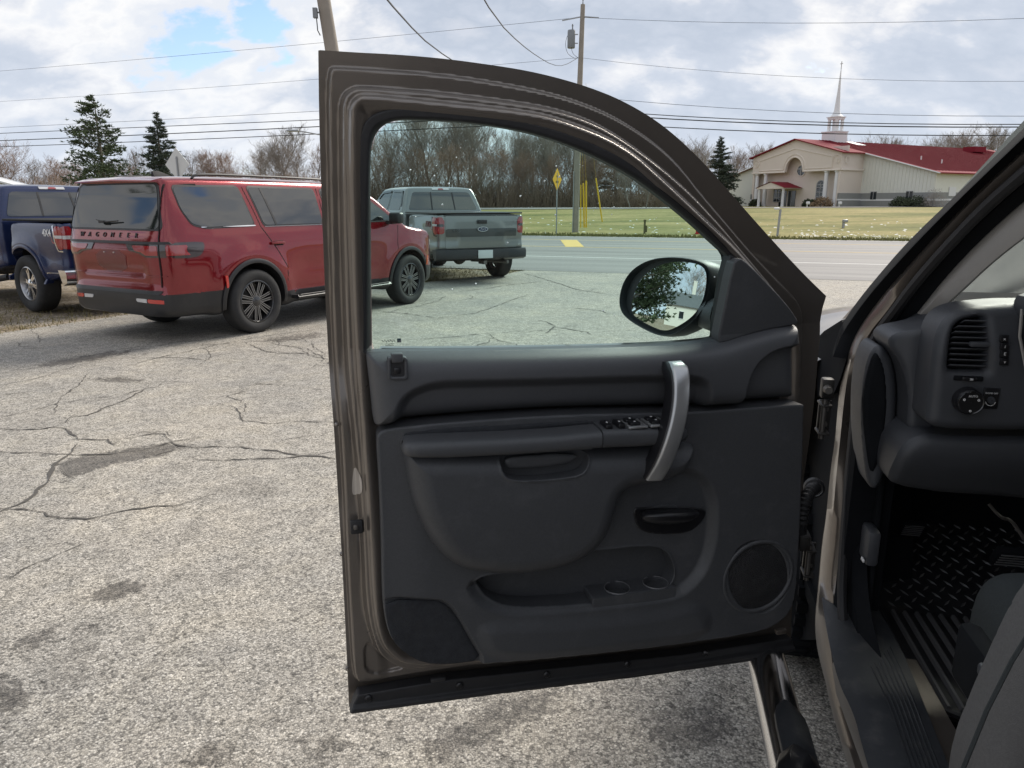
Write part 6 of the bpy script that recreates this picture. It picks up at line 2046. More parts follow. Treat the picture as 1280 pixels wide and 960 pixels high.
# main hall
WH, D0, D1 = 20.2, 5.0, 52.0
hall = [(-WH, 0), (WH, 0), (WH, ev(WH)), (0, PK_ - .05), (-WH, ev(WH))]
MB().prism(hall, D0, D1, 'Y').build('hall', M_SIDE, church)
rib = MB()
for k in range(int((WH - W) / .55)):
    x = W + .4 + k * .55
    rib.box((x, D0 - .03, 2.0 + (ev(x) - 2.0) / 2), (.10, .05, ev(x) - 2.15))
rib.build('siding_ribs', M_SIDE, church)
MB().box(((WH + W) / 2, D0 - .02, 1.0), (WH - W, .12, 2.0)).build('block_band', M_SIDEG, church)
MB().box(((WH + W) / 2, D0 - .04, 1.0), (WH - W, .12, .25)).build('band_stripe', M_WHP, church)
MB().box((WH + .01, (D0 + D1) / 2, 1.0), (.12, D1 - D0, 2.0)).build('block_band', M_SIDEG, church)
MB().box((WH + .03, (D0 + D1) / 2, 1.0), (.12, D1 - D0, .25)).build('band_stripe', M_WHP, church)
for x in (10.9, 16.6):
    MB().box((x, D0 - .10, 1.65), (.95, .06, 1.15)).build('window', M_DGL, church)
    MB().box((x, D0 - .12, 1.65), (.06, .06, 1.15)).box((x, D0 - .12, 2.2), (1.05, .06, .08)).build('window_frame', M_FRAME, church)
for y in (9, 14):
    MB().box((WH + .08, y, 2.1), (.06, 1.6, 1.2)).build('window', M_WHP, church)
for s in (-1, 1):
    o_ = .9
    e = WH + o_
    v = [(0, -.5, PK_ + .12), (s * (W + .6), -.5, ev(W + .6) + .12), (s * (W + .6), D0 - .6, ev(W + .6) + .12), (s * e, D0 - .6, ev(e) + .12), (s * e, D1 + .5, ev(e) + .12), (0, D1 + .5, PK_ + .12)]
    v2 = [(x, y, z - .16) for x, y, z in v]
    n = 6
    MB().add(v + v2, [tuple(range(n)), tuple(range(2 * n - 1, n - 1, -1))] + [(k, (k + 1) % n, n + (k + 1) % n, n + k) for k in range(n)]).build('roof', M_REDR, church)
    MB().tube([(s * (W + .62), D0 - .62, ev(W + .62) + .02), (s * e, D0 - .64, ev(e) + .02)], .10, 5).build('roof_edge', M_WHP, church)
seam = MB()
for k in range(60):
    y = D0 + k * .75
    seam.box((WH / 2, y, ev(WH / 2) + .16), (WH * 1.03, .05, .06), Matrix.Rotation(math.atan(slope), 3, 'Y'))
seam.build('roof_seams', M_REDR, church)
MB().box((3.6, 41, ev(3.6) + .55), (2.2, 3.2, .9)).build('roof_vent', M_REDR, church)
for x, y in ((13, 12), (15, 14)):
    MB().lathe([(.09, 0), (.09, .7)], 8, 'Z', (x, y, ev(x))).build('vent_pipe', M_WHP, church)
MB().box((1.8, 11.5, ev(1.8) + .17), (2.6, 2.0, .06), Matrix.Rotation(math.atan(slope), 3, 'Y')).build('skylight', M_WHP, church)
# steeple
stx, sty, stz = 0, 8.6, PK_ - .6
st_ = MB().box((stx, sty, stz + 1.0), (2.7, 2.7, 2.0))
st_.box((stx, sty, stz + 2.05), (2.95, 2.95, .16))
st_.build('steeple', M_WHP, church)
bf = MB()
for k in range(4):
    a = math.pi / 4 + k * math.pi / 2
    bf.box((stx + .95 * math.cos(a), sty + .95 * math.sin(a), stz + 3.05), (.36, .36, 2.0))
bf.box((stx, sty, stz + 4.1), (1.85, 1.85, .28)).box((stx, sty, stz + 4.3), (2.1, 2.1, .12))
bf.box((stx, sty, stz + 3.05), (.7, .7, 2.0))
bf.build('belfry', M_WHP, church)
MB().lathe([(1.12, stz + 4.36), (.66, stz + 4.75), (.45, stz + 5.25), (.22, stz + 8.2), (.05, stz + 11.6)], 8, 'Z', (stx, sty, 0)).build('spire', M_WHP, church)
MB().box((stx, sty, stz + 12.1), (.08, .08, 1.1)).box((stx, sty, stz + 12.3), (.5, .08, .08)).build('spire_cross', M_FRAME, church)


# ------------------------------------------------------------------ trees
M_BARK = mat('grey_bark', (.21, .185, .155), .95, var=.3, vscale=1.5)
M_TWIGS = [mat('grey_brown_twigs', (.25, .21, .175), .95, var=.25, vscale=.4), mat('reddish_twigs', (.29, .20, .15), .95, var=.25, vscale=.4), mat('pale_grey_twigs', (.28, .25, .22), .95, var=.25, vscale=.4)]


class TR:
    def __init__(self):
        self.v, self.f = [], []

    def seg(self, a, b, ra, rb, n=3):
        d = b - a
        L = d.length
        if L < 1e-6:
            return
        d /= L
        u = d.orthogonal().normalized()
        s = d.cross(u)
        k0 = len(self.v)
        for p, r in ((a, ra), (b, rb)):
            for k in range(n):
                t = 2 * math.pi * k / n
                q = p + (u * math.cos(t) + s * math.sin(t)) * r
                self.v.append((q.x, q.y, q.z))
        for k in range(n):
            k2 = (k + 1) % n
            self.f.append((k0 + k, k0 + k2, k0 + n + k2, k0 + n + k))

    def mesh(self, name, m):
        me = bpy.data.meshes.new(name)
        me.from_pydata(self.v, [], self.f)
        me.materials.append(m)
        return me


def bare_tree(seed, H, spread, low=.22, twig=.007, mt=None):
    """a leading stem with limbs all the way up, each splitting into finer twigs"""
    rnd = random.Random(seed)
    tk, tw = TR(), TR()

    def grow(p, d, L, r, lev, rise):
        n = (9, 6, 4, 3, 3)[lev]
        for i in range(n):
            d = (d + Vector((rnd.gauss(0, .12), rnd.gauss(0, .12), rnd.gauss(rise * .10, .06)))).normalized()
            q = p + d * (L / n)
            t = (i + 1) / n
            r2 = max(r * (1 - .8 / n), twig * (1 if lev > 2 else 1.5))
            (tk if lev < 2 else tw).seg(p, q, max(r, twig), r2, 6 if lev == 0 else (4 if lev < 2 else 3))
            p, r = q, r2
            if lev < 4 and t > (low if lev == 0 else .25):
                m = (2, 1, 1, 2)[lev] if lev else (2 if rnd.random() < .5 else 3)
                if lev in (1, 2) and rnd.random() < .30:
                    m += 1
                for _ in range(m):
                    a = rnd.uniform(0, 2 * math.pi)
                    side = Vector((math.cos(a), math.sin(a), 0))
                    side = (side - d * side.dot(d)).normalized()
                    k = spread * rnd.uniform(.7, 1.25)
                    nd = (d + side * k + Vector((0, 0, .12))).normalized()
                    LL = (H * .44 * (1.15 - .70 * t) if lev == 0 else L * rnd.uniform(.42, .68))
                    grow(p, nd, LL * rnd.uniform(.75, 1.15), r * (.42 if lev == 0 else .6), lev + 1, rise)

    grow(Vector((0, 0, -.2)), Vector((0, 0, 1)), H * .88, H * .013, 0, 1.0)
    return tk.mesh('trunk', M_BARK), tw.mesh('crown', mt or M_TWIGS[0])


VAR = [bare_tree(sd_, 10, sp, lo, tg, M_TWIGS[k]) for sd_, sp, lo, tg, k in
       ((1, .70, .14, .0070, 0), (2, .85, .10, .0065, 0), (3, .58, .22, .0070, 2), (4, .95, .05, .0075, 1), (5, .62, .20, .0070, 2), (6, .85, .06, .0070, 1))]


def put_tree(x, y, H, kind, label, group, name='bare_tree', rot=None, zz=None, wide=1.0):
    H *= .74 if zz is None else 1
    r = empty(name, Matrix.Translation((x, y, hz(x, y) if zz is None else zz)) @ Matrix.Rotation(random.uniform(0, 6.28) if rot is None else rot, 4, 'Z') @ Matrix.Diagonal((H / 10 * wide * 1.2, H / 10 * wide * 1.2, H / 10, 1)))
    tag(r, label, 'tree', group)
    for me in VAR[kind]:
        link(me.name, me, None, r, smooth=False)
    return r


def at_u(u, d):
    """point on the ground seen at horizontal image position u, d metres ahead"""
    return (u - 640) / 920 * d, d * 1.0294


rt = random.Random(5)
SPOTS = []
for u, d, H, k in ((350, 92, 11.2, 2), (372, 96, 10, 4), (335, 100, 9, 0), (392, 90, 9, 1),
                   (10, 70, 8.5, 3), (-20, 72, 9.5, 5), (30, 88, 7.5, 1), (150, 95, 7.2, 3), (165, 100, 7, 5), (60, 92, 7.5, 5), (80, 96, 7, 3), (100, 100, 7.6, 3),
                   (230, 95, 8.8, 1), (255, 98, 8.4, 5), (275, 95, 8.6, 3), (300, 100, 8.4, 5), (318, 104, 9, 1), (215, 104, 9, 0), (180, 98, 8.5, 0), (410, 95, 9, 5), (430, 98, 10, 0)):
    SPOTS.append((u, d, H, k, 'brownish bare tree in the thicket left of the open door', 'bare trees left of the door'))
for u, d, H, k in ((473, 90, 11, 1), (492, 95, 12.2, 0), (512, 92, 13, 2), (540, 96, 16.5, 4), (556, 104, 16, 2), (575, 93, 13, 0), (598, 95, 16, 2), (612, 102, 13, 5), (630, 94, 12, 4),
                   (648, 98, 11.5, 0), (664, 95, 11, 1), (684, 100, 11.2, 2), (700, 92, 12.6, 4), (716, 98, 13.6, 2), (735, 102, 13, 0), (752, 93, 12, 4), (790, 95, 11, 0), (806, 100, 11, 2), (826, 95, 10, 1), (850, 100, 10, 4),
                   (482, 110, 13, 5), (525, 112, 13.5, 1), (586, 112, 13, 3), (640, 112, 12, 5), (690, 112, 12.2, 3), (745, 112, 12, 5), (800, 112, 12, 3), (870, 108, 10, 0)):
    SPOTS.append((u, d, H, k, 'tall bare grey tree in the wood seen through the door window', 'bare trees in the wood across the road'))
for u, d, H, k in ((470, 88, 6.5, 3), (486, 88, 7.5, 5), (505, 88, 7, 1), (522, 88, 8, 3), (549, 88, 7.5, 5), (566, 88, 8.5, 3), (588, 89, 7.5, 5), (606, 88, 7, 1), (622, 89, 8, 3), (646, 90, 7, 1),
                   (657, 89, 8, 3), (673, 88, 6.5, 5), (692, 89, 7.5, 3), (708, 90, 7, 5), (724, 90, 8, 1), (744, 90, 7, 3), (762, 91, 7.5, 5), (782, 92, 7, 3), (799, 92, 6.5, 5), (818, 93, 6.5, 1), (840, 93, 6, 3), (860, 93, 6, 5)):
    SPOTS.append((u, d, H, k, 'low scrubby bare tree at the front of the wood', 'bare trees in the wood across the road'))
for u, d, H, k in ((786.5, 81, 6.6, 4), (808, 78, 5.8, 2)):
    SPOTS.append((u, d, H, k, 'small bare lawn tree beside the side road, %s' % ('left of the pair' if u < 800 else 'right of the pair'), None))
for u, d, H, k in ((905, 150, 11.5, 2), (920, 155, 13.5, 0), (935, 160, 14.5, 4), (950, 165, 15, 2), (968, 175, 15.5, 0), (890, 150, 11, 1), (1058, 185, 19, 2), (1072, 190, 20, 4), (1105, 195, 20, 0),
                   (1120, 200, 20, 2), (1140, 200, 20, 4), (1160, 190, 19.5, 0), (1195, 195, 21, 2), (1210, 190, 22, 5), (1222, 190, 22.5, 0), (1240, 195, 22, 2), (1255, 195, 20, 4), (1180, 195, 20.5, 1)):
    SPOTS.append((u, d, H, k, 'bare tree rising behind the red church roof', 'bare trees behind the church'))
TONE = ('grey-brown', 'spreading grey-brown', 'slender pale grey', 'broad reddish', 'straight pale grey', 'bushy reddish')


def tree_label(u, d, h, k, lab):
    if 'lawn' in lab:
        return lab
    marks = ((-40, 'at the far left edge behind the blue pickup'), (20, 'above the roof of the blue pickup'), (60, 'left of the tall pine'), (100, 'behind the tall pine'), (145, 'between the pine and the spruce'), (205, 'behind the spruce and the diamond sign'),
             (245, 'above the rear of the red SUV'), (290, 'above the middle of the red SUV'), (330, 'by the street lamp, left of the tallest tree'), (345, 'tallest of the left thicket beside the lamp'), (380, 'just left of the door frame'), (405, 'hidden mostly by the door frame'),
             (465, 'at the left end of the door window'), (500, 'above the grey pickup windshield'), (530, 'left of the tallest trees above the pickup cab'), (565, 'among the tallest trees above the pickup cab'), (605, 'above the right end of the pickup cab'),
             (635, 'above the pickup tailgate'), (675, 'left of the yellow sign'), (705, 'between the yellow sign and the pole'), (730, 'just right of the pole behind the guy guards'), (770, 'left of the lawn trees'), (815, 'right of the lawn trees'), (845, 'at the narrow right end of the door window'),
             (895, 'beside the fir at the door edge'), (925, 'left of the church gable'), (955, 'behind the left slope of the church gable'), (1050, 'just right of the steeple'), (1090, 'above the middle of the red roof'), (1135, 'above the red roof left of its vent'), (1175, 'behind the red roof vent'), (1205, 'right of the red roof vent'), (1235, 'beside the windshield pillar at the right'))
    place = [t for m_, t in marks if u >= m_][-1]
    front = 'low scrubby' if h < 8.6 and 465 <= u < 880 else ('nearer' if (int(d) % 10) < 6 else 'farther')
    return '%s bare tree, %d m tall row, %s' % (TONE[k], 0, place) if False else '%s %s bare tree %s' % (front, TONE[k], place)


for u, d, H, k, lab, grp in SPOTS:
    x, y = at_u(u + rt.uniform(-2, 2), d)
    hh = H * rt.uniform(.95, 1.05)
    put_tree(x, y, hh, k, tree_label(u, d, hh, k, lab), grp)

# brush along the foot of the wood
br = TR()
rb = random.Random(9)
for _ in range(15000):
    if rb.random() < .62:
        u, d = rb.uniform(440, 900), rb.uniform(86, 96)
        h = rb.uniform(.8, 3.2) * (1.15 if u < 740 else .8)
    else:
        u, d = rb.uniform(-60, 440), rb.uniform(80, 96)
        h = rb.uniform(1.0, 4.2)
    x, y = at_u(u, d)
    z = hz(x, y)
    p = Vector((x, y, z - .05))
    q = p + Vector((rb.gauss(0, .35), rb.gauss(0, .35), h * .6))
    s_ = q + Vector((rb.gauss(0, .5), rb.gauss(0, .5), h * .4))
    br.seg(p, q, .022, .018)
    br.seg(q, s_, .018, .012)
bo = link('brush', br.mesh('brush', mat('brown_brush', (.25, .185, .14), .95, var=.4, vscale=.12)), smooth=False)
tag(bo, kind='stuff')

M_NEED = mat('pine_needles', (.085, .112, .060), .8, var=.4, vscale=.9, spec=.2)
M_NEED2 = mat('spruce_needles', (.085, .105, .080), .8, var=.35, vscale=1.2, spec=.2)


def conifer(name, label, x, y, H, Wd, seed, m, kind='pine', zz=None, dens=1.0, base=.12, leaf=1.0):
    rnd = random.Random(seed)
    root = empty(name, Matrix.Translation((x, y, hz(x, y) if zz is None else zz)))
    tag(root, label, 'tree')
    tk, cr = TR(), TR()
    tk.seg(Vector((0, 0, -.2)), Vector((rnd.gauss(0, .1), 0, H * .6)), H * .022, H * .012, 7)
    tk.seg(Vector((0, 0, H * .6)), Vector((0, 0, H * .98)), H * .012, .02, 6)
    nb = int((46 if kind == 'pine' else 120) * dens)
    for b in range(nb):
        t = (b + rnd.random()) / nb
        z = H * (base + (1 - base) * t)
        if kind == 'pine':
            prof = (1 - t) ** .62 * (1 if t > .14 else .7 + t * 2)
            prof *= rnd.uniform(.45, 1.12)
            tilt = rnd.uniform(.10, .42)
        else:
            prof = (1 - t) ** .82 * rnd.uniform(.72, 1.05)
            tilt = rnd.uniform(-.22, .05) + .35 * t
        L = max(.25, Wd / 2 * prof)
        a = rnd.uniform(0, 2 * math.pi)
        d = Vector((math.cos(a), math.sin(a), tilt)).normalized()
        p0 = Vector((0, 0, z))
        p1 = p0 + d * L
        p1.z += L * (.10 if kind == 'pine' else -.05)
        tk.seg(p0, p1, max(.02, L * .018), .012, 4)
        n = max(4, int(L * (15 if kind == 'pine' else 17) * dens))
        for i in range(n):
            s = rnd.uniform(.30 if kind == 'pine' else .15, 1.05)
            c = p0.lerp(p1, s)
            w_ = L * (.22 if kind == 'pine' else .16) * (1.2 - s * .6)
            c = c + Vector((rnd.gauss(0, w_), rnd.gauss(0, w_), rnd.gauss(0, w_ * .30) + .05))
            for _ in range(6):
                dd = Vector((rnd.gauss(0, 1), rnd.gauss(0, 1), rnd.gauss(.25, .5))) + d * .8
                dd = dd.normalized() * rnd.uniform(.14, .34) * leaf
                sd_ = dd.cross(Vector((rnd.gauss(0, 1), rnd.gauss(0, 1), rnd.gauss(0, 1)))).normalized() * .045 * leaf
                k0 = len(cr.v)
                for q in (c - sd_, c + sd_, c + dd):
                    cr.v.append((q.x, q.y, q.z))
                cr.f.append((k0, k0 + 1, k0 + 2))
    link('trunk', tk.mesh('trunk', M_BARK), None, root, smooth=False)
    link('crown', cr.mesh('crown', m), None, root, smooth=False)
    return root


x, y = at_u(134, 74)
conifer('pine_tree', 'tall open-branched pine tree above the dark blue pickup', x, y, 11.4, 9.0, 3, M_NEED, 'pine', base=.08, dens=1.45, leaf=1.15)
x, y = at_u(207, 80)
conifer('spruce_tree', 'narrow cone-shaped spruce left of the white diamond sign', x, y, 10.2, 7.4, 4, M_NEED2, 'spruce', base=.04, dens=1.05, leaf=1.15)
x, y = at_u(110, 76)
conifer('evergreen_bush', 'low dark evergreen at the foot of the tall pine', x, y, 4.2, 4.4, 5, M_NEED2, 'spruce', base=.02, dens=.7)
x, y = at_u(166, 77)
conifer('evergreen_bush', 'small evergreen between the tall pine and the spruce', x, y, 3.6, 3.0, 6, M_NEED, 'spruce', base=.02, dens=.6)
x, y = at_u(897, 128)
conifer('fir_tree', 'dark fir tree beside the sloping edge of the open door', x, y, 11.4, 9.0, 7, M_NEED2, 'spruce', base=.05, leaf=1.4)
for u, d, H, lab in ((768, 98, 9.5, 'dark cedar in the wood right of the utility pole'), (730, 104, 9.0, 'dark cedar in the wood behind the utility pole'), (824, 104, 9.5, 'dark cedar in the wood at the narrow right end of the door window')):
    x, y = at_u(u, d)
    conifer('cedar_tree', lab, x, y, H, 5.6, int(u), M_NEED2, 'spruce', base=.04, leaf=1.3, dens=.8)

# shrubs by the church
def shrub(name, label, p, rx, ry, h, m, seed, bare=False):
    rnd = random.Random(seed)
    v, f = [], []
    for _ in range(900):
        a, b = rnd.uniform(0, 2 * math.pi), math.acos(rnd.uniform(0, 1))
        k = rnd.uniform(.55, 1.05)
        c = Vector((rx * math.sin(b) * math.cos(a) * k, ry * math.sin(b) * math.sin(a) * k, h * math.cos(b) * k + .05))
        d1 = Vector((rnd.gauss(0, 1), rnd.gauss(0, 1), rnd.gauss(0, 1))).normalized() * (.30 if bare else .2)
        d2 = d1.orthogonal().normalized() * (.03 if bare else .13)
        n = len(v)
        v += [tuple(c - d2), tuple(c + d2), tuple(c + d1)]
        f.append((n, n + 1, n + 2))
    o = mesh(name, v, f, m)
    o.location = p
    return tag(o, label, 'bush', 'shrubs along the church walls')


M_HEDGE = mat('clipped_evergreen', (.045, .060, .028), .85, var=.4, vscale=2)
M_DEADB = mat('tan_dry_shrub', (.24, .165, .095), .9, var=.3, vscale=2)
for lab, lx, ly, rx, h, m, b in (('brown dry shrub by the right-hand white columns', 7.0, -1.3, 1.7, 1.35, M_DEADB, False), ('rounded green shrub below the right arched window', 4.2, -1.2, .8, 1.1, M_HEDGE, False),
                                 ('small green shrub beside the dry brown one', 5.2, -1.3, .7, 1.0, M_HEDGE, False), ('dark rounded shrub at the foot of the left columns', -6.4, -1.2, 1.0, 1.1, M_HEDGE, False),
                                 ('clipped hedge at the right corner of the church hall', 18.2, 4.2, 1.9, 1.5, M_HEDGE, False), ('clipped hedge just left of the one at the hall corner', 15.9, 4.3, 1.6, 1.4, M_HEDGE, False), ('pale leafless shrub at the hall corner', 21.0, 4.2, 1.7, 2.4, M_TWIGS[2], True)):
    p = church.matrix_world if False else None
    q = Vector((cx + .476 * lx + .88 * ly, cy - .88 * lx + .476 * ly, 1.18))
    shrub('shrub', lab, q, rx, rx * .8, h, m, int(lx * 10 + 300), b)


# ------------------------------------------------------------------ utility poles and wires
M_POLE = mat('weathered_pole_wood', (.30, .265, .225), .9, var=.25, vscale=3, bump=.5, bscale=30, bdist=.01)
M_WIRE = mat('black_cable', (.012, .012, .013), .6)
M_GALV = mat('galvanised_steel', (.34, .35, .36), .5, metal=.6, var=.1, vscale=5)
M_TRF = mat('grey_transformer', (.22, .235, .25), .5)
px_, py_ = 3.72, 43.6
pole2 = empty('utility_pole', Matrix.Translation((px_, py_, 0)))
tag(pole2, 'wooden utility pole carrying a grey transformer across the road', 'utility pole')
MB().tube([(-.05, 0, 0), (0, 0, 6), (.12, 0, 12.1)], [.19, .165, .12], 14).build('post', M_POLE, pole2)
tr = MB().lathe([(.001, -.45), (.19, -.45), (.21, -.42), (.21, .40), (.19, .46), (.001, .48)], 20, 'Z', (-.48, -.05, 10.35))
tr.build('transformer', M_TRF, pole2)
MB().box((-.22, -.02, 10.6), (.22, .05, .05)).box((-.22, -.02, 10.15), (.22, .05, .05)).build('bracket', M_GALV, pole2)
MB().lathe([(.05, 10.8), (.03, 10.95), (.05, 11.05), (.02, 11.12)], 10, 'Z', (-.42, -.05, 0)).build('insulator', M_TRF, pole2)
MB().lathe([(.04, 12.1), (.02, 12.25), (.05, 12.35), (.05, 12.45), (.02, 12.55)], 10, 'Z', (.12, 0, 0)).build('insulator', M_TRF, pole2)
MB().box((-.50, -.05, 11.38), (1.0, .05, .06), Matrix.Rotation(R(-10), 3, 'Y')).build('insulator_arm', M_GALV, pole2)
MB().box((.56, .0, 11.47), (.9, .05, .05), Matrix.Rotation(R(4), 3, 'Y')).build('insulator_arm', M_GALV, pole2)
MB().tube(ch3([(-.62, -.05, 10.7), (-.82, -.05, 10.2), (-.70, -.05, 9.6), (-.2, -.03, 9.35)], 2), .012, 5).tube(ch3([(-.5, -.25, 10.0), (-.42, -.2, 9.6), (-.1, -.1, 9.4)], 2), .012, 5).build('transformer_lead', M_WIRE, pole2)
MB().box((-.21, -.14, 1.7), (.04, .04, 3.4)).build('ground_conduit', M_GALV, pole2)

a1, a2 = [(-4.00,5.00),(-4.11,5.93)]
dxz = (a1[0] - a2[0]) / (a1[1] - a2[1])
pole1 = empty('utility_pole', Matrix.Translation((a1[0] - dxz * a1[1], 17.6, 0)))
tag(pole1, 'leaning weathered wooden pole rising behind the top left corner of the door', 'utility pole')
MB().tube([(0, 0, 0), (dxz * 4, 0, 4), (dxz * 10, 0, 10)], [.17, .155, .13], 16).build('post', M_POLE, pole1)
q = a2[1] - .28
MB().box((dxz * q - .21, -.1, q), (.09, .10, .2)).box((dxz * q - .15, -.06, q + .02), (.08, .03, .03)).build('junction_box', M_TRF, pole1)
MB().tube([(dxz * q - .19, -.1, q - .1), (dxz * q - .18, -.1, q - .35), (dxz * q - .13, -.1, q - .45)], .012, 5).build('cable_loop', M_WIRE, pole1)


def wire(label, pts, r=.012, group='overhead power lines'):
    P = np.array(pts, float)
    mb = MB().tube([tuple(p) for p in P], r, 4, caps=False)
    o = mb.build('power_line', M_WIRE)
    return tag(o, label, 'power line', group)


def span(zp, zl, zr, dy=0.0):
    """one line of the roadside run: sags between the pole and its neighbours out of view"""
    rp, ql = -11.1, 42.3 + dy
    out = []
    for t in np.linspace(1, 0, 26):
        s = (zp - zl) / .988
        x, y = rq(rp - 84 * t, ql)
        out.append((x, y, zp - 4 * s * t * (1 - t)))
    for t in np.linspace(0, 1, 22)[1:]:
        s = (zp - zr) / .952
        x, y = rq(rp + 56 * t, ql)
        out.append((x, y, zp - 4 * s * t * (1 - t)))
    return out


wire('thin upper line of the roadside run, above the three heavy cables', span(7.45, 7.22, 5.58), .013)
wire('topmost heavy cable of the roadside run', span(6.75, 6.80, 5.22), .026)
wire('middle heavy cable of the roadside run', span(6.55, 6.28, 5.10), .034)
wire('lowest heavy cable of the roadside run', span(6.10, 5.84, 4.72), .028)
wire('high thin primary wire at the top of the pole', span(11.45, 11.15, 9.8), .010)
wire('thin neutral wire below the transformer', span(9.42, 9.05, 7.1), .009)
wire('service drop sagging from below the transformer toward the camera', ch3([(3.62, 43.5, 9.4), (2.2, 37, 7.75), (.52, 28, 6.87), (-.63, 14, 5.05), (-1.3, 2, 4.8), (-2, -8, 5.4)], 2), .014)
wire('steep service cable disappearing behind the top of the door', ch3([(3.6, 43.5, 6.2), (.4, 32, 5.75), (-1.82, 20, 5.25), (-1.91, 12, 4.56), (-1.95, 2, 4.2), (-2, -8, 4.6)], 2), .014)
wire('short dark cable entering from the top edge beside the leaning pole', [(-4.55, 17.6, 6.55), (-5.6, 17.6, 6.72), (-9, 17.4, 7.4)], .02)

# yellow plastic guards on the guy wires
M_YGUARD = mat('yellow_plastic', (.70, .46, .02), .5)
for (a, b, lab) in (((725.5, 232), (726.5, 284), 'leftmost thin yellow guy wire guard beside the utility pole'), ((728.5, 230), (731, 284), 'second yellow guy wire guard beside the utility pole'),
                    ((732, 227), (733.5, 284), 'third yellow guy wire guard beside the utility pole'), ((744, 224), (753.5, 277), 'slanting yellow guy wire guard standing apart on the lawn')):
    d0 = 44.8 if a[0] < 740 else 52
    x0, x1 = (a[0] - 640) / 920 * d0, (b[0] - 640) / 920 * d0
    z0, z1 = 1.61 + (255 - a[1]) / 920 * d0, 1.61 + (255 - b[1]) / 920 * d0
    zg = hz(x1, d0)
    d0 *= 1.0294
    g = MB().tube([(x1, d0, max(z1, zg)), (x0, d0, z0)], .05 if a[0] > 727 else .035, 8)
    g.tube([(x0, d0, z0), (px_ + (x0 - px_) * .2, py_ + .6, 8.2)], .008, 4)
    tag(g.build('guy_guard', M_YGUARD), lab, 'guy guard', 'yellow guy wire guards')


# ------------------------------------------------------------------ signs and small things
M_YSIGN = mat('yellow_sign_face', (.78, .44, .01), .5)
M_SIGNB = mat('bare_aluminium_sign', (.62, .62, .60), .45, metal=.35, var=.06, vscale=4)
M_INK = mat('black_sign_ink', (.14, .09, .02), .6)


def diamond(root, half, z, yaw, face, m, lettering=False):
    r = Matrix.Translation((0, 0, z)) @ Matrix.Rotation(yaw, 4, 'Z')
    bm = bmesh.new()
    c = half * .07
    pts = ch([(0, half), (half, 0), (0, -half), (-half, 0)], 0)
    mb = MB().prism([tuple(p) for p in pts], -.004, .004, 'Y')
    mb.build(face, m, root, r, bevel=.0)
    bm.free()
    if lettering:
        k = MB()
        for row, xs_, h in ((.12, (-.07, .0, .07), .10), (-.10, (-.16, -.08, 0, .08, .16), .12)):
            for xx in xs_:
                k.box((xx * half * 1.6, -.006, row * half * 2.2), (.055, .002, h))
        k.build('lettering', M_INK, root, r)


x, y = at_u(696, 39.0)
sg = empty('warning_sign', Matrix.Translation((x, y, 0)))
tag(sg, 'yellow diamond warning sign on a grey post across the road', 'road sign')
MB().tube([(0, .03, 0), (0, .03, 3.2)], .032, 8).build('post', M_GALV, sg)
diamond(sg, .57, 2.86, R(62), 'sign_panel', M_YSIGN, True)
x, y = -12.35, 28.3
sg = empty('road_sign', Matrix.Translation((x, y, 0)))
tag(sg, 'bare metal back of a diamond road sign above the roof of the red SUV', 'road sign')
MB().tube([(0, -.03, 0), (0, -.03, 3.3)], .03, 8).build('post', M_GALV, sg)
diamond(sg, .60, 3.02, R(-24), 'sign_panel', M_SIGNB)

x, y = at_u(874, 39.8)
hy = empty('fire_hydrant', Matrix.Translation((x, y, 0)))
tag(hy, 'small red fire hydrant at the far edge of the road', 'fire hydrant')
M_HYD = mat('red_hydrant_paint', (.45, .015, .02), .45)
MB().lathe([(.001, 0), (.15, 0), (.15, .05), (.10, .07), (.10, .46), (.13, .48), (.13, .52), (.09, .60), (.03, .64), (.03, .68), (.001, .68)], 16).build('barrel', M_HYD, hy)
for s in (-1, 1):
    MB().lathe([(.06, 0), (.06, s * .16), (.075, s * .16), (.075, s * .19), (.001, s * .2)], 12, 'X', (0, 0, .40)).build('nozzle', M_HYD, hy)
x, y = at_u(807, 40.5)
mk = MB().box((0, 0, .34), (.10, .08, .68)).box((.10, 0, .26), (.08, .07, .36)).box((0, 0, .72), (.14, .1, .1))
o = mk.build('marker_post', mat('olive_marker', (.13, .12, .06), .8))
o.location = (x, y, 0)
tag(o, 'short olive marker post standing in the lawn by the road', 'marker post')
x, y = at_u(975, 37.6)
fp = empty('floodlight_post', Matrix.Translation((x, y, 0)))
tag(fp, 'leaning grey post with a small white floodlight in front of the church lawn', 'floodlight')
MB().tube([(0, 0, 0), (.05, 0, 1.35)], .06, 10).build('post', M_GALV, fp)
MB().rbox((-.16, -.02, 1.38), (.26, .16, .13), .04).build('lamp_head', M_WHP, fp)
x, y = at_u(1057, 45)
o = MB().box((0, 0, .18), (.12, .12, .36)).rbox((.08, 0, .42), (.3, .22, .18), .04).build('ground_spotlight', M_GALV)
o.location = (x, y, hz(x, y))
tag(o, 'small grey ground spotlight in the snowy grass', 'spotlight')
for u, lab in ((1009, 'white ground floodlight below the porch of the church'), (1049, 'white ground floodlight at the corner of the church entrance')):
    x, y = at_u(u, 104)
    o = MB().box((0, 0, .2), (.1, .1, .5)).rbox((.1, 0, .55), (.5, .3, .4), .08).build('ground_spotlight', M_WHP)
    o.location = (x, y, hz(x, y))
    tag(o, lab, 'spotlight')
x, y = at_u(382, 47)
lp = empty('street_lamp', Matrix.Translation((x + 1.5, y, 0)))
tag(lp, 'street lamp head on a long arm left of the door frame', 'street lamp')
MB().tube([(0, 0, 0), (0, 0, 5.7)], [.09, .06], 8).build('post', M_GALV, lp)
MB().tube([(0, 0, 5.75), (-1.7, 0, 6.05)], .035, 6).build('arm', M_GALV, lp)
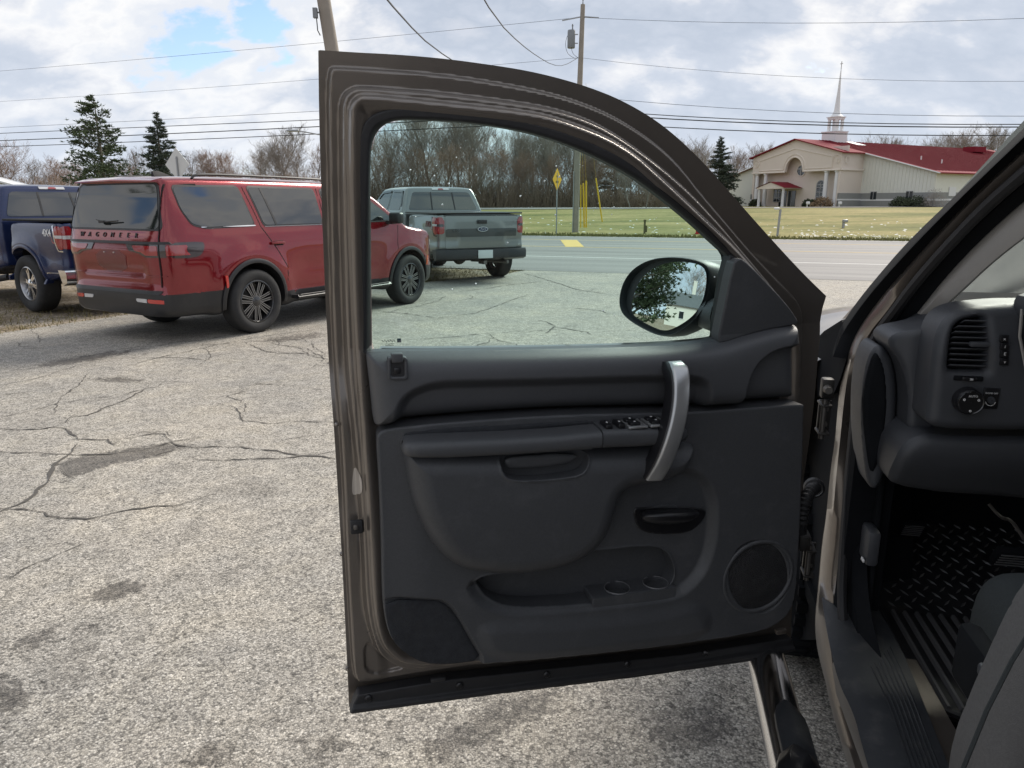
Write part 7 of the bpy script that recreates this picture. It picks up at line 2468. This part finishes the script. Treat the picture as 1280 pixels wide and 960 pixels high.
MB().rbox((-2.0, 0, 6.05), (.75, .28, .13), .04).build('lamp_head', M_GALV, lp)

# ------------------------------------------------------------------ houses: one at the left edge, one behind the camera (seen in the door mirror)
M_HW = mat('white_clapboard', (.62, .60, .55), .7, var=.05, vscale=2)
M_HR = mat('dark_shingles', (.10, .11, .12), .9, var=.25, vscale=3)
M_HRW = mat('pale_metal_roof', (.66, .67, .68), .5)


def house(label, loc, deg, w_, d_, h, rh, mr, chim=None, spots=(-.3, 0, .3)):
    root = empty('house', rotz(loc, deg))
    tag(root, label, 'house')
    MB().prism([(-w_ / 2, 0), (w_ / 2, 0), (w_ / 2, h), (0, h + rh), (-w_ / 2, h)], -d_ / 2, d_ / 2, 'Y').build('walls', M_HW, root)
    rf_ = MB()
    for s in (-1, 1):
        e = .4
        v = [(0, -d_ / 2 - e, h + rh + .06), (s * (w_ / 2 + e), -d_ / 2 - e, h - rh * e / (w_ / 2) + .06), (s * (w_ / 2 + e), d_ / 2 + e, h - rh * e / (w_ / 2) + .06), (0, d_ / 2 + e, h + rh + .06)]
        v2 = [(a, b, c + .15) for a, b, c in v]
        rf_.add(v + v2, [(0, 1, 2, 3), (4, 5, 6, 7), (0, 1, 5, 4), (1, 2, 6, 5), (2, 3, 7, 6), (3, 0, 4, 7)])
    rf_.build('roof', mr, root)
    if chim:
        MB().box((chim[0], chim[1], h + rh / 2 + chim[2] / 2), (.9, .9, chim[2] + rh)).build('chimney', M_HW, root)
    for s in (-1, 1):
        for yy in [d_ * q_ for q_ in spots]:
            MB().box((s * (w_ / 2 + .02), yy, h * .55), (.06, 1.1, 1.5)).build('window', M_DGL, root)
            MB().box((s * (w_ / 2 + .05), yy, h * .55 + .8), (.08, 1.3, .1)).box((s * (w_ / 2 + .05), yy, h * .55 - .8), (.08, 1.3, .1)).build('window_frame', M_WHP, root)
    return root


x, y = at_u(-8, 64)
house('low house with a pale roof behind the dark blue pickup', (x, y, .55), 20, 8, 7, 2.0, 1.2, M_HRW)
house('white house with dark roof and white chimney, reflected in the door mirror', (-98, -8.0, 0), 8, 7.5, 8, 4.6, 2.6, M_HR, (-.5, -2.2, 3.2), (0,))
conifer('pine_tree', 'broad pine tree reflected in the door mirror', -30, 3.2, 14, 11.5, 21, M_NEED, 'pine', zz=0, dens=2.0, base=.04, leaf=1.2)
for k, (x, y, H) in enumerate(((-110, -18, 12), (-112, -12.5, 14), (-108, -1, 12), (-100, -15.5, 13))):
    put_tree(x, y, H, k, ('low bare tree right of the white house in the door mirror', 'bare tree behind the white chimney in the door mirror', 'bare tree left of the white house in the door mirror', 'tallest bare tree at the right of the door mirror')[k], 'bare trees in the mirror', zz=0)
